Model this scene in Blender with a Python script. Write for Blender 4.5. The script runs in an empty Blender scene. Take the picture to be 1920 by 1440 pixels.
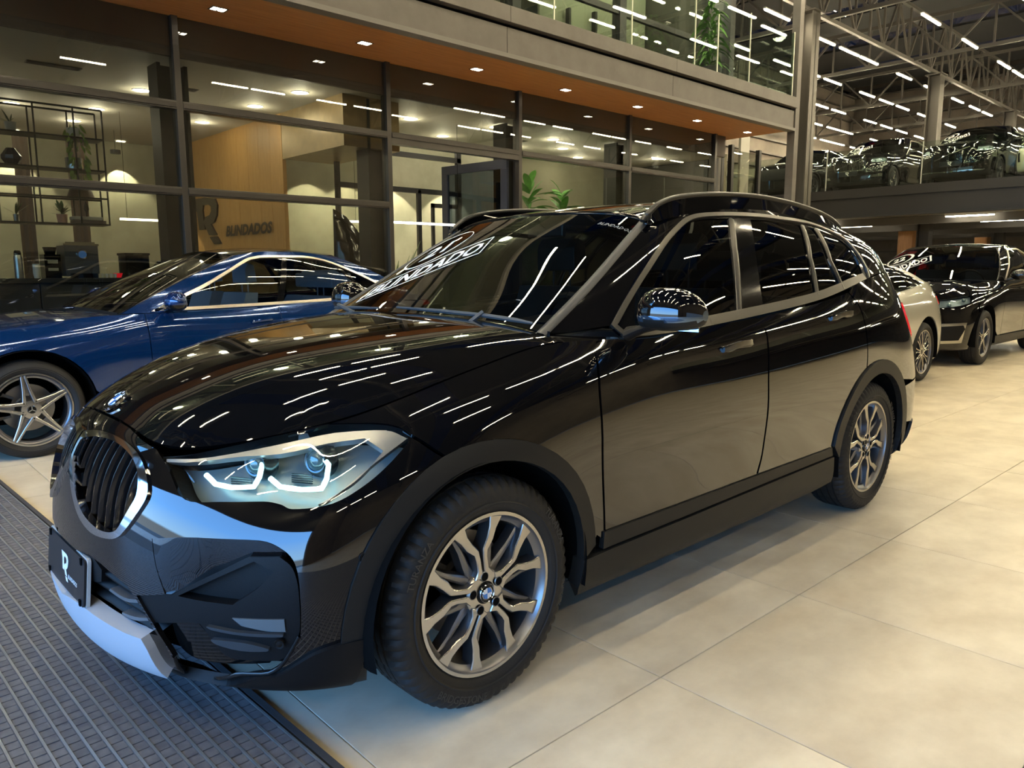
import bpy, math, random
import numpy as np
from mathutils import Vector, Matrix
from mathutils.geometry import delaunay_2d_cdt
random.seed(4)
SC=bpy.context.scene; COL=SC.collection
PI=math.pi
# ---------- camera, world, exposure ----------
cam=bpy.data.cameras.new('camera'); CAM=bpy.data.objects.new('camera',cam); COL.objects.link(CAM)
CP=(-1.36858825,-2.44411976,1.26512505); YAW,PITCH,ROLL=.753223495,.149547081,-.00279952573
def _cam():
    f=np.array([math.sin(YAW)*math.cos(PITCH),math.cos(YAW)*math.cos(PITCH),-math.sin(PITCH)])
    r=np.cross(f,[0,0,1.]);r/=np.linalg.norm(r);u=np.cross(r,f);c,s=math.cos(ROLL),math.sin(ROLL)
    r,u=c*r+s*u,-s*r+c*u
    M=Matrix(((r[0],u[0],-f[0],CP[0]),(r[1],u[1],-f[1],CP[1]),(r[2],u[2],-f[2],CP[2]),(0,0,0,1)))
    CAM.matrix_world=M
_cam()
cam.sensor_width=36; cam.lens=36*1419.71536/1920; cam.clip_start=.05; cam.clip_end=300
SC.camera=CAM
SC.view_settings.view_transform='Standard'; SC.view_settings.look='None'; SC.view_settings.gamma=1
SC.view_settings.use_curve_mapping=False
SC.view_settings.exposure=0.0
w=bpy.data.worlds.new('sky'); SC.world=w; w.use_nodes=True
nt=w.node_tree; bg=nt.nodes['Background']
tc=nt.nodes.new('ShaderNodeTexCoord'); sp=nt.nodes.new('ShaderNodeSeparateXYZ'); cr=nt.nodes.new('ShaderNodeValToRGB')
nt.links.new(tc.outputs['Generated'],sp.inputs[0]); nt.links.new(sp.outputs[2],cr.inputs[0]); nt.links.new(cr.outputs[0],bg.inputs[0])
e=cr.color_ramp.elements; e[0].position=0; e[0].color=(.10,.13,.16,1); e[1].position=1; e[1].color=(.10,.26,.62,1)
for pos,c in ((.02,(.26,.50,.80,1)),(.25,(.14,.40,.92,1))): q=e.new(pos); q.color=c
bg.inputs[1].default_value=11.5
SC.cycles.max_bounces=10; SC.cycles.diffuse_bounces=3; SC.cycles.glossy_bounces=4; SC.cycles.transparent_max_bounces=16; SC.cycles.transmission_bounces=4
SC.cycles.sample_clamp_indirect=6; SC.cycles.use_light_tree=True
SC.cycles.caustics_reflective=False; SC.cycles.caustics_refractive=False
SC.cycles.use_denoising=True
# ---------- materials ----------
MATS={}
def mat(name,col=(.5,.5,.5),rough=.5,metal=0,spec=.5,coat=0,emit=None,es=1,noise=None,bump=None,alpha=1,trans=0,ior=1.45):
    if name in MATS: return MATS[name]
    m=bpy.data.materials.new(name); m.use_nodes=True; nt=m.node_tree; b=nt.nodes['Principled BSDF']
    b.inputs['Base Color'].default_value=(*col,1); b.inputs['Roughness'].default_value=rough; b.inputs['Metallic'].default_value=metal
    b.inputs['Specular IOR Level'].default_value=spec; b.inputs['Coat Weight'].default_value=coat; b.inputs['Coat Roughness'].default_value=.02
    b.inputs['IOR'].default_value=ior
    if trans: b.inputs['Transmission Weight'].default_value=trans
    if emit: b.inputs['Emission Color'].default_value=(*emit,1); b.inputs['Emission Strength'].default_value=es
    if noise or bump:
        tc=nt.nodes.new('ShaderNodeTexCoord'); mp=nt.nodes.new('ShaderNodeMapping'); nt.links.new(tc.outputs['Object'],mp.inputs[0])
        n=nt.nodes.new('ShaderNodeTexNoise'); nt.links.new(mp.outputs[0],n.inputs['Vector'])
        if noise:
            sc,c2,scale3=noise; mp.inputs['Scale'].default_value=scale3; n.inputs['Scale'].default_value=sc; n.inputs['Detail'].default_value=8; n.inputs['Roughness'].default_value=.6
            r=nt.nodes.new('ShaderNodeValToRGB'); r.color_ramp.elements[0].position=.35; r.color_ramp.elements[1].position=.68
            r.color_ramp.elements[0].color=(*col,1); r.color_ramp.elements[1].color=(*c2,1)
            nt.links.new(n.outputs['Fac'],r.inputs[0]); nt.links.new(r.outputs[0],b.inputs['Base Color'])
        if bump:
            n2=nt.nodes.new('ShaderNodeTexNoise'); n2.inputs['Scale'].default_value=bump[0]; nt.links.new(tc.outputs['Object'],n2.inputs['Vector'])
            bp=nt.nodes.new('ShaderNodeBump'); bp.inputs['Strength'].default_value=bump[1]; bp.inputs['Distance'].default_value=.01
            nt.links.new(n2.outputs['Fac'],bp.inputs['Height']); nt.links.new(bp.outputs[0],b.inputs['Normal'])
    MATS[name]=m; return m
def glassmat(name,tint=(.9,.9,.9),ior=1.5,rough=0.0,boost=1.0):
    if name in MATS: return MATS[name]
    m=bpy.data.materials.new(name); m.use_nodes=True; nt=m.node_tree; nt.nodes.clear()
    o=nt.nodes.new('ShaderNodeOutputMaterial'); mx=nt.nodes.new('ShaderNodeMixShader'); t=nt.nodes.new('ShaderNodeBsdfTransparent')
    g=nt.nodes.new('ShaderNodeBsdfGlossy'); f=nt.nodes.new('ShaderNodeFresnel'); mu=nt.nodes.new('ShaderNodeMath'); mu.operation='MULTIPLY'; mu.use_clamp=True
    geo=nt.nodes.new('ShaderNodeNewGeometry'); mi=nt.nodes.new('ShaderNodeMix'); mi.data_type='FLOAT'
    f.inputs['IOR'].default_value=ior; mi.inputs[2].default_value=ior; mi.inputs[3].default_value=1/ior
    nt.links.new(geo.outputs['Backfacing'],mi.inputs[0]); nt.links.new(mi.outputs[0],f.inputs['IOR'])
    mu.inputs[1].default_value=boost
    t.inputs[0].default_value=(*tint,1); g.inputs['Color'].default_value=(1,1,1,1); g.inputs['Roughness'].default_value=rough
    nt.links.new(f.outputs[0],mu.inputs[0]); nt.links.new(mu.outputs[0],mx.inputs[0]); nt.links.new(t.outputs[0],mx.inputs[1]); nt.links.new(g.outputs[0],mx.inputs[2]); nt.links.new(mx.outputs[0],o.inputs[0])
    MATS[name]=m; return m
# ---------- objects ----------
def tag(o,label=None,cat=None,group=None,kind=None):
    if label: o['label']=label
    if cat: o['category']=cat
    if group: o['group']=group
    if kind: o['kind']=kind
    return o
def empty(name,loc=(0,0,0),rz=0,label=None,cat=None,group=None,parent=None):
    o=bpy.data.objects.new(name,None); COL.objects.link(o); o.location=loc; o.rotation_euler=(0,0,rz); o.empty_display_size=.1
    if parent: o.parent=parent
    return tag(o,label,cat,group)
class MB:
    """collects faces and links them as one mesh object"""
    def __init__(s): s.v=[];s.f=[];s.m=[];s.n=[];s.hasn=False
    def add(s,V,F,mi=0,N=None):
        b=len(s.v); V=[tuple(map(float,q)) for q in V]; s.v+=V
        s.n+=[tuple(map(float,q)) for q in N] if N is not None else [(0,0,0)]*len(V)
        if N is not None: s.hasn=True
        s.f+=[tuple(int(i)+b for i in f) for f in F]; s.m+=[mi]*len(F); return s
    def box(s,x0,x1,y0,y1,z0,z1,mi=0):
        V=[(x,y,z) for x in (x0,x1) for y in (y0,y1) for z in (z0,z1)]
        return s.add(V,[(0,1,3,2),(4,6,7,5),(0,4,5,1),(2,3,7,6),(0,2,6,4),(1,5,7,3)],mi)
    def obox(s,c,ax,ay,az,mi=0):
        c,ax,ay,az=map(np.array,(c,ax,ay,az)); V=[c+i*ax+j*ay+k*az for i in (-1,1) for j in (-1,1) for k in (-1,1)]
        return s.add(V,[(0,1,3,2),(4,6,7,5),(0,4,5,1),(2,3,7,6),(0,2,6,4),(1,5,7,3)],mi)
    def bar(s,a,b,w,h=None,mi=0,up=(0,0,1)):
        a,b=np.array(a,float),np.array(b,float); d=b-a; L=np.linalg.norm(d); d/=L; h=h or w
        u=np.array(up,float)
        if abs(d@u)>.99: u=np.array([1.,0,0])
        r=np.cross(d,u); r/=np.linalg.norm(r); u=np.cross(r,d)
        return s.obox((a+b)/2,d*L/2,r*w/2,u*h/2,mi)
    def prism(s,poly,axis,a,b,mi=0):
        """polygon in the plane across axis ('x','y','z'), drawn from a to b"""
        n=len(poly)
        def P(q,t): return {'x':(t,q[0],q[1]),'y':(q[0],t,q[1]),'z':(q[0],q[1],t)}[axis]
        V=[P(q,a) for q in poly]+[P(q,b) for q in poly]
        return s.add(V,[tuple(range(n))[::-1],tuple(range(n,2*n))]+[(i,(i+1)%n,n+(i+1)%n,n+i) for i in range(n)],mi)
    def tube(s,path,r,n=8,mi=0,cap=True,flat=1):
        path=[np.array(q,float) for q in path]; K=len(path); V=[]; up=None
        rs=r if hasattr(r,'__len__') else [r]*K
        for i,q in enumerate(path):
            d=path[min(i+1,K-1)]-path[max(i-1,0)]; d/=np.linalg.norm(d)+1e-9
            if up is None: up=np.array([0,0,1.]) if abs(d[2])<.9 else np.array([1.,0,0])
            a=np.cross(d,up); a/=np.linalg.norm(a); up=np.cross(a,d)
            for k in range(n):
                t=2*PI*k/n; V.append(q+rs[i]*(math.cos(t)*a+flat*math.sin(t)*up))
        F=[(i*n+k,i*n+(k+1)%n,(i+1)*n+(k+1)%n,(i+1)*n+k) for i in range(K-1) for k in range(n)]
        if cap: F+=[tuple(range(n))[::-1],tuple(range((K-1)*n,K*n))]
        return s.add(V,F,mi)
    def lathe(s,prof,c=(0,0,0),axis='z',n=24,mi=0,mod=None):
        """profile of (radius, height) turned about the axis through c"""
        V=[]
        for i in range(n):
            t=2*PI*i/n
            for j,(r,h) in enumerate(prof):
                if mod: r=mod(i,j,r)
                a,b=r*math.cos(t),r*math.sin(t)
                q={'z':(a,b,h),'y':(a,h,b),'x':(h,a,b)}[axis]; V.append((q[0]+c[0],q[1]+c[1],q[2]+c[2]))
        m=len(prof); F=[(i*m+j,i*m+j+1,((i+1)%n)*m+j+1,((i+1)%n)*m+j) for i in range(n) for j in range(m-1)]
        return s.add(V,F,mi)
    def disc(s,c,r,axis='z',n=20,mi=0,r2=None):
        V=[]
        for i in range(n):
            t=2*PI*i/n; a,b=r*math.cos(t),(r2 or r)*math.sin(t)
            q={'z':(a,b,0),'y':(a,0,b),'x':(0,a,b)}[axis]; V.append(tuple(np.add(q,c)))
        return s.add(V,[tuple(range(n))],mi)
    def sphere(s,c,r,n=12,m=8,mi=0):
        rx,ry,rz=r if hasattr(r,'__len__') else (r,r,r)
        V=[(c[0]+rx*math.sin(PI*j/m)*math.cos(2*PI*i/n),c[1]+ry*math.sin(PI*j/m)*math.sin(2*PI*i/n),c[2]+rz*math.cos(PI*j/m)) for i in range(n) for j in range(m+1)]
        F=[(i*(m+1)+j,i*(m+1)+j+1,((i+1)%n)*(m+1)+j+1,((i+1)%n)*(m+1)+j) for i in range(n) for j in range(m)]
        return s.add(V,F,mi)
    def build(s,name,mats,parent=None,smooth=False,bevel=0,sharp=40,loc=None):
        me=bpy.data.meshes.new(name); me.from_pydata(s.v,[],s.f); me.update()
        mats=mats if isinstance(mats,(list,tuple)) else [mats]
        for m in mats: me.materials.append(m)
        if len(mats)>1: me.polygons.foreach_set('material_index',s.m)
        if smooth or s.hasn:
            me.polygons.foreach_set('use_smooth',[True]*len(me.polygons))
            if s.hasn: me.normals_split_custom_set_from_vertices(s.n)
            else: me.set_sharp_from_angle(angle=math.radians(sharp))
        o=bpy.data.objects.new(name,me); COL.objects.link(o)
        if loc: o.location=loc
        if parent: o.parent=parent
        if bevel:
            b=o.modifiers.new('bevel','BEVEL'); b.width=bevel; b.segments=2; b.limit_method='ANGLE'; b.harden_normals=False
        return o
def cp(src,name=None,loc=None,rot=None,parent=None,deep=True):
    o=src.copy(); COL.objects.link(o)
    if parent is not None: o.parent=parent
    if loc is not None: o.location=loc
    if rot is not None: o.rotation_euler=rot
    if deep:
        for ch in src.children: cp(ch,parent=o)
    return o
def textmesh(txt,shear=0,bold=0,res=3):
    """flat letter outlines, cap height about 0.7, centred on the origin: verts, faces"""
    cu=bpy.data.curves.new('t','FONT'); cu.body=txt; cu.shear=shear; cu.offset=bold; cu.resolution_u=res; cu.align_x='CENTER'; cu.align_y='CENTER'
    o=bpy.data.objects.new('t',cu); COL.objects.link(o); bpy.context.view_layer.update()
    dg=bpy.context.evaluated_depsgraph_get(); me=o.evaluated_get(dg).to_mesh()
    V=np.array([v.co[:2] for v in me.vertices]); F=[tuple(p.vertices) for p in me.polygons]
    o.evaluated_get(dg).to_mesh_clear(); bpy.data.objects.remove(o); bpy.data.curves.remove(cu)
    return V,F
# ---------- panels cut from a body surface ----------
def _inside(pt,poly):
    x,y=pt[:,0][:,None],pt[:,1][:,None]; a=poly; b=np.roll(poly,-1,0)
    c=((a[:,1]>y)!=(b[:,1]>y))&(x<(b[:,0]-a[:,0])*(y-a[:,1])/(b[:,1]-a[:,1]+1e-15)+a[:,0])
    return c.sum(1)%2==1
def resample(S,uv,step,closed=True):
    out=[]; N=len(uv)
    P=S.P(uv[:,0],uv[:,1])
    for i in range(N if closed else N-1):
        j=(i+1)%N; k=max(1,int(np.linalg.norm(P[j]-P[i])/step))
        for t in range(k): out.append(uv[i]+(uv[j]-uv[i])*t/k)
    if not closed: out.append(uv[-1])
    return np.array(out)
def panel(mb,S,out,holes=(),off=0,skirt=.014,step=.03,du=.1,dv=.25,gap=0,mir=False,mi=0,post=None,both=False,dent=None):
    """skin a region of surface S bounded by out (uv), with a folded rim; mir: on the far side; both: on both sides"""
    loops=[resample(S,np.array(l,float),step) for l in [out,*holes]]
    if gap: loops[0]=shrink(S,loops[0],gap)
    for i in range(1,len(loops)):
        if gap: loops[i]=shrink(S,loops[i],-gap)
    lo,hi=loops[0].min(0),loops[0].max(0)
    gu,gv=np.meshgrid(np.arange(lo[0]+du/2,hi[0],du),np.arange(lo[1]+dv/2,hi[1],dv),indexing='ij')
    g=np.stack([gu.ravel(),gv.ravel()],-1)
    if len(g):
        k=_inside(g,loops[0])
        for l in loops[1:]: k&=~_inside(g,l)
        g=g[k]
        if len(g):
            sc=np.array([1/du,1/dv]); A=np.concatenate(loops)*sc
            dd=np.array([np.min(((A-q*sc)**2).sum(1)) for q in g]); g=g[dd>.12]
    pts=list(map(tuple,np.concatenate(loops+([g] if len(g) else []))))
    ed=[];b=0
    for l in loops:
        n=len(l); ed+=[(b+i,b+(i+1)%n) for i in range(n)]; b+=n
    V2,E2,F2,_,_,_=delaunay_2d_cdt([Vector(q) for q in pts],ed,[],0,1e-7)
    V2=np.array([tuple(q) for q in V2]); F2=np.array([tuple(f) for f in F2 if len(f)==3])
    c=V2[F2].mean(1); k=_inside(c,loops[0])
    for l in loops[1:]: k&=~_inside(c,l)
    F2=F2[k]; P,N=S.PN(V2[:,0],V2[:,1])
    flip=(N*(P-[1.3,0,.7])).sum(1).mean()<0
    N=-N if flip else N
    if off is not None: P=P+N*(off(P) if callable(off) else off)[:,None] if callable(off) else P+N*off
    if dent: P=P+N*dent(P)[:,None]
    if post: P,N=post(P,N)
    e=np.cross(P[F2[:,1]]-P[F2[:,0]],P[F2[:,2]]-P[F2[:,0]])
    fl=(e*N[F2[:,0]]).sum(1)<0; F2[fl]=F2[fl][:,::-1]
    if dent or post:
        e=np.cross(P[F2[:,1]]-P[F2[:,0]],P[F2[:,2]]-P[F2[:,0]]); N=np.zeros_like(P)
        for i in range(3): np.add.at(N,F2[:,i],e)
        N/=np.linalg.norm(N,axis=1)[:,None]+1e-12
    cnt={}
    for f in F2:
        for i in range(3):
            a,b_=f[i],f[(i+1)%3]; cnt[(a,b_)]=1
    bd=[(a,b_) for (a,b_) in cnt if (b_,a) not in cnt]
    for s in ((1,-1) if both else ((-1,) if mir else (1,))):
        M=np.array([1,s,1.]); Q,R=P*M,N*M; F=F2 if s==1 else F2[:,::-1]
        mb.add(Q,F,mi,R)
        if skirt:
            vs=[];ns=[];fs=[]
            for a,b_ in bd:
                if both and abs(Q[a][1])<1e-4 and abs(Q[b_][1])<1e-4: continue
                k=len(vs); a2,b2=(a,b_) if s==1 else (b_,a)
                t=Q[b2]-Q[a2]; sn=np.cross(t,R[a2]); sn/=np.linalg.norm(sn)+1e-9
                vs+=[Q[a2],Q[b2],Q[b2]-R[b2]*skirt,Q[a2]-R[a2]*skirt]; ns+=[sn]*4; fs.append((k+1,k,k+3,k+2))
            mb.add(vs,fs,mi,ns)
    return P
def shrink(S,l,g):
    P,N=S.PN(l[:,0],l[:,1]); e=1e-3; n=len(l)
    if True:
        area=np.sum(l[:,0]*np.roll(l[:,1],-1)-np.roll(l[:,0],-1)*l[:,1])
    du=(S.P(np.minimum(l[:,0]+e,S.nu-1),l[:,1])-S.P(np.maximum(l[:,0]-e,0),l[:,1]))/(2*e); dv=(S.P(l[:,0],np.minimum(l[:,1]+e,S.nv-1))-S.P(l[:,0],np.maximum(l[:,1]-e,0)))/(2*e)
    T=np.roll(P,-1,0)-np.roll(P,1,0); T/=np.linalg.norm(T,axis=1)[:,None]+1e-12
    I=np.cross(N,T)*(1 if area>0 else -1)
    a=(du*du).sum(1);b=(du*dv).sum(1);c=(dv*dv).sum(1);p=(du*I).sum(1);q=(dv*I).sum(1);D=a*c-b*b+1e-12
    d=np.stack([(p*c-q*b)/D,(q*a-p*b)/D],-1)*g
    o=l+np.clip(d,-.3,.3); o[:,0]=np.clip(o[:,0],0,S.nu-1); o[:,1]=np.clip(o[:,1],0,S.nv-1)
    # keep points on the centre line on it
    if S.sym[0]: o[l[:,0]<1e-6,0]=0
    if S.sym[1]: o[l[:,0]>S.nu-1-1e-6,0]=S.nu-1
    return o
def strip(mb,S,a,width,off=.003,depth=.006,mi=0,closed=False,mir=False,both=False,step=.02):
    """raised moulding of given width along a uv line on S"""
    l=resample(S,np.array(a,float),step,closed); P,N=S.PN(l[:,0],l[:,1])
    if (N*(P-[1.3,0,.7])).sum(1).mean()<0: N=-N
    T=np.empty_like(P)
    if closed: T=np.roll(P,-1,0)-np.roll(P,1,0)
    else: T[1:-1]=P[2:]-P[:-2];T[0]=P[1]-P[0];T[-1]=P[-1]-P[-2]
    T/=np.linalg.norm(T,axis=1)[:,None]+1e-12; B=np.cross(N,T)
    prof=[(-.5,-1),(-.5,.4),(-.3,1),(.3,1),(.5,.4),(.5,-1)]; m=len(prof)
    for s in ((1,-1) if both else ((-1,) if mir else (1,))):
        M=np.array([1,s,1.]); V=[];NN=[]
        for i in range(len(P)):
            for (x,h) in prof:
                V.append((P[i]+B[i]*width*x+N[i]*(off+depth*h))*M); NN.append((N[i]*(.3 if h<0 else 1)+B[i]*x*1.6)*M)
        F=[]
        n=len(P)
        for i in range(n if closed else n-1):
            for j in range(m-1):
                f=(i*m+j,((i+1)%n)*m+j,((i+1)%n)*m+j+1,i*m+j+1); F.append(f)
        # orient
        v0=np.array(V); e=np.cross(v0[F[2][1]]-v0[F[2][0]],v0[F[2][2]]-v0[F[2][0]])
        if e@np.array(NN[2])<0: F=[f[::-1] for f in F]
        mb.add(V,F,mi,[q/(np.linalg.norm(q)+1e-9) for q in NN])
# ---------- surface tools ----------
def _bs(t):
    return np.stack([(1-t)**3,3*t**3-6*t**2+4,-3*t**3+3*t**2+3*t+1,t**3],-1)/6
class Surf:
    """smooth bicubic skin through a net of body stations; v runs upward, u runs along"""
    def __init__(s,net,sym0=False,sym1=False,corr=1.0):
        C=np.array(net,float); s.nu,s.nv=C.shape[:2]; s.sym=(sym0,sym1)
        s.C=s._pad(C)
        U,V=np.meshgrid(np.arange(s.nu),np.arange(s.nv),indexing='ij')
        D=C.copy()
        for _ in range(2):
            E=s.P(U.ravel().astype(float),V.ravel().astype(float)).reshape(C.shape)
            D=D+(C-E)*corr; s.C=s._pad(D)
        s.grid=None
    def _pad(s,C):
        m=np.array([1,-1,1.])
        a=C[1:2]*m if s.sym[0] else 2*C[:1]-C[1:2]
        b=C[-2:-1]*m if s.sym[1] else 2*C[-1:]-C[-2:-1]
        C=np.concatenate([a,C,b],0)
        return np.concatenate([2*C[:,:1]-C[:,1:2],C,2*C[:,-1:]-C[:,-2:-1]],1)
    def P(s,u,v):
        u=np.clip(u,0,s.nu-1);v=np.clip(v,0,s.nv-1)
        i=np.minimum(u.astype(int),s.nu-2);j=np.minimum(v.astype(int),s.nv-2)
        bu=_bs(u-i);bv=_bs(v-j); o=0
        for a in range(4):
            for b in range(4):
                o=o+(bu[:,a]*bv[:,b])[:,None]*s.C[i+a,j+b]
        return o
    def PN(s,u,v):
        u=np.asarray(u,float);v=np.asarray(v,float);e=2e-3
        p=s.P(u,v)
        du=s.P(np.minimum(u+e,s.nu-1),v)-s.P(np.maximum(u-e,0),v)
        dv=s.P(u,np.minimum(v+e,s.nv-1))-s.P(u,np.maximum(v-e,0))
        n=np.cross(du,dv); n/=np.linalg.norm(n,axis=1)[:,None]+1e-12
        return p,n
    def inv(s,fn,T,urange=None):
        """uv of the points whose fn(P) equals the 2-D targets T"""
        T=np.atleast_2d(np.array(T,float))
        if s.grid is None:
            U,V=np.meshgrid(np.linspace(0,s.nu-1,(s.nu-1)*10+1),np.linspace(0,s.nv-1,(s.nv-1)*8+1),indexing='ij')
            s.grid=(U.ravel(),V.ravel(),s.P(U.ravel(),V.ravel()))
        U,V,Pg=s.grid; F=fn(Pg); ok=np.ones(len(U),bool)
        if urange: ok=(U>=urange[0])&(U<=urange[1])
        U,V,F=U[ok],V[ok],F[ok]; out=[]
        lo,hi=urange or (0,s.nu-1)
        for t in T:
            k=np.argmin(((F-t)**2).sum(1)); x=np.array([U[k],V[k]])
            for _ in range(12):
                q=np.array([x,x+[1e-3,0],x+[0,1e-3]]); q[:,0]=np.where(q[:,0]>hi,2*hi-q[:,0],q[:,0])
                f=fn(s.P(q[:,0],q[:,1])); J=np.stack([(f[1]-f[0])/1e-3,(f[2]-f[0])/1e-3],-1)
                try: d=np.linalg.solve(J.T@J+1e-9*np.trace(J.T@J)*np.eye(2),J.T@(t-f[0]))
                except Exception: break
                x=x+np.clip(d,-.3,.3); x=np.clip(x,[lo,0],[hi,s.nv-1])
            out.append(x)
        return np.array(out)
XZ=lambda P:P[:,[0,2]]
YZ=lambda P:P[:,[1,2]]
XY=lambda P:P[:,[0,1]]
def smooth(pts,closed=True,n=6):
    """Catmull-Rom through the points; a third entry 1 keeps a point sharp"""
    p=np.array([q[:2] for q in pts],float); c=[len(q)>2 and q[2] for q in pts]; N=len(p); out=[]
    for i in range(N if closed else N-1):
        a,b=p[i],p[(i+1)%N]
        m0=(b-p[i-1])/2 if not c[i] and (closed or i>0) else (b-a)
        j=(i+1)%N
        m1=(p[(j+1)%N]-a)/2 if not c[j] and (closed or j<N-1) else (b-a)
        L=np.linalg.norm(b-a)
        for m in (m0,m1):
            l=np.linalg.norm(m)
            if l>L: m*=L/l
        for t in np.arange(n)/n:
            out.append((2*t**3-3*t**2+1)*a+(t**3-2*t**2+t)*m0+(-2*t**3+3*t**2)*b+(t**3-t**2)*m1)
    if not closed: out.append(p[-1])
    return np.array(out)
X1_NET=[
 [(-.76,0,.19),(-.83,0,.22),(-.865,0,.33),(-.872,0,.47),(-.862,0,.60),(-.842,0,.70),(-.812,0,.77),(-.778,0,.815),(-.738,0,.848)],
 [(-.745,-.22,.19),(-.815,-.22,.22),(-.848,-.22,.33),(-.855,-.22,.47),(-.843,-.22,.60),(-.822,-.22,.70),(-.79,-.22,.765),(-.76,-.22,.81),(-.73,-.22,.838)],
 [(-.69,-.42,.19),(-.755,-.43,.22),(-.79,-.44,.33),(-.797,-.44,.47),(-.785,-.44,.6),(-.765,-.43,.69),(-.733,-.43,.74),(-.712,-.43,.775),(-.69,-.42,.805)],
 [(-.60,-.58,.19),(-.66,-.61,.22),(-.69,-.625,.33),(-.70,-.63,.47),(-.69,-.62,.59),(-.665,-.61,.67),(-.625,-.60,.735),(-.57,-.59,.79),(-.52,-.575,.83)],
 [(-.50,-.70,.19),(-.545,-.745,.22),(-.57,-.765,.33),(-.575,-.775,.47),(-.56,-.765,.59),(-.525,-.75,.67),(-.47,-.725,.745),(-.40,-.695,.81),(-.34,-.66,.865)],
 [(-.38,-.78,.19),(-.41,-.82,.22),(-.43,-.845,.33),(-.43,-.855,.47),(-.41,-.85,.6),(-.375,-.84,.69),(-.32,-.81,.77),(-.25,-.77,.845),(-.19,-.705,.905)],
 [(-.2,-.82,.19),(-.2,-.87,.22),(-.2,-.89,.33),(-.2,-.90,.47),(-.18,-.90,.61),(-.15,-.888,.72),(-.1,-.86,.80),(-.05,-.81,.885),(0,-.725,.955)],
 [(.1,-.82,.19),(.1,-.875,.22),(.1,-.90,.33),(.1,-.91,.47),(.1,-.91,.62),(.12,-.90,.74),(.14,-.878,.84),(.17,-.83,.925),(.20,-.735,.998)],
 [(.42,-.80,.19),(.42,-.86,.22),(.42,-.885,.33),(.42,-.895,.48),(.42,-.905,.62),(.42,-.91,.75),(.42,-.895,.86),(.42,-.855,.95),(.42,-.76,1.035)],
 [(.75,-.79,.19),(.75,-.865,.22),(.75,-.888,.33),(.75,-.893,.48),(.75,-.906,.62),(.75,-.913,.75),(.75,-.903,.87),(.75,-.88,.965),(.75,-.835,1.034)],
 [(1.2,-.79,.19),(1.2,-.865,.22),(1.2,-.888,.33),(1.2,-.893,.48),(1.2,-.907,.62),(1.2,-.915,.75),(1.2,-.905,.88),(1.2,-.88,.98),(1.2,-.842,1.053)],
 [(1.7,-.79,.19),(1.7,-.865,.22),(1.7,-.888,.33),(1.7,-.893,.48),(1.7,-.907,.62),(1.7,-.915,.75),(1.7,-.905,.89),(1.7,-.882,1.0),(1.7,-.842,1.088)],
 [(2.15,-.79,.19),(2.15,-.87,.23),(2.15,-.89,.33),(2.15,-.898,.48),(2.15,-.91,.62),(2.15,-.916,.76),(2.15,-.908,.90),(2.15,-.885,1.02),(2.15,-.84,1.13)],
 [(2.5,-.80,.19),(2.5,-.875,.23),(2.5,-.90,.34),(2.5,-.905,.48),(2.5,-.915,.62),(2.5,-.918,.76),(2.5,-.912,.91),(2.5,-.885,1.045),(2.5,-.832,1.19)],
 [(2.85,-.80,.20),(2.85,-.87,.24),(2.85,-.895,.34),(2.85,-.905,.48),(2.85,-.912,.62),(2.85,-.913,.77),(2.85,-.90,.93),(2.84,-.868,1.075),(2.83,-.80,1.235)],
 [(3.15,-.80,.22),(3.16,-.86,.25),(3.18,-.885,.35),(3.18,-.893,.5),(3.18,-.897,.64),(3.17,-.89,.78),(3.15,-.87,.93),(3.12,-.83,1.08),(3.08,-.755,1.25)],
 [(3.36,-.70,.24),(3.40,-.77,.27),(3.43,-.81,.37),(3.44,-.82,.5),(3.43,-.815,.65),(3.41,-.80,.79),(3.37,-.77,.93),(3.31,-.73,1.08),(3.23,-.68,1.25)],
 [(3.47,-.5,.24),(3.52,-.55,.27),(3.555,-.58,.37),(3.56,-.6,.5),(3.545,-.6,.65),(3.51,-.59,.79),(3.46,-.57,.93),(3.39,-.55,1.08),(3.30,-.52,1.23)],
 [(3.50,-.25,.24),(3.56,-.27,.27),(3.595,-.28,.37),(3.60,-.28,.5),(3.585,-.28,.65),(3.54,-.28,.79),(3.49,-.27,.93),(3.42,-.26,1.08),(3.33,-.25,1.23)],
 [(3.51,0,.24),(3.57,0,.27),(3.60,0,.37),(3.605,0,.5),(3.59,0,.65),(3.545,0,.79),(3.495,0,.93),(3.425,0,1.08),(3.335,0,1.23)]]
X1_SIDE=[
 [(.40,-.70,1.055),(.66,-.672,1.20),(.90,-.632,1.34),(1.12,-.585,1.462)],
 [(.74,-.828,1.034),(.89,-.76,1.20),(1.07,-.69,1.36),(1.24,-.602,1.492)],
 [(1.2,-.842,1.053),(1.28,-.785,1.22),(1.36,-.71,1.38),(1.44,-.615,1.517)],
 [(1.7,-.842,1.088),(1.7,-.79,1.245),(1.72,-.715,1.40),(1.77,-.62,1.537)],
 [(2.15,-.84,1.13),(2.15,-.79,1.28),(2.15,-.715,1.41),(2.15,-.618,1.531)],
 [(2.5,-.832,1.19),(2.5,-.785,1.305),(2.5,-.71,1.42),(2.5,-.605,1.512)],
 [(2.83,-.80,1.235),(2.82,-.755,1.335),(2.82,-.69,1.42),(2.82,-.59,1.485)],
 [(3.08,-.755,1.25),(3.06,-.72,1.33),(3.05,-.665,1.40),(3.04,-.57,1.455)],
 [(3.23,-.68,1.25),(3.20,-.655,1.32),(3.17,-.61,1.385),(3.15,-.54,1.43)]]
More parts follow.
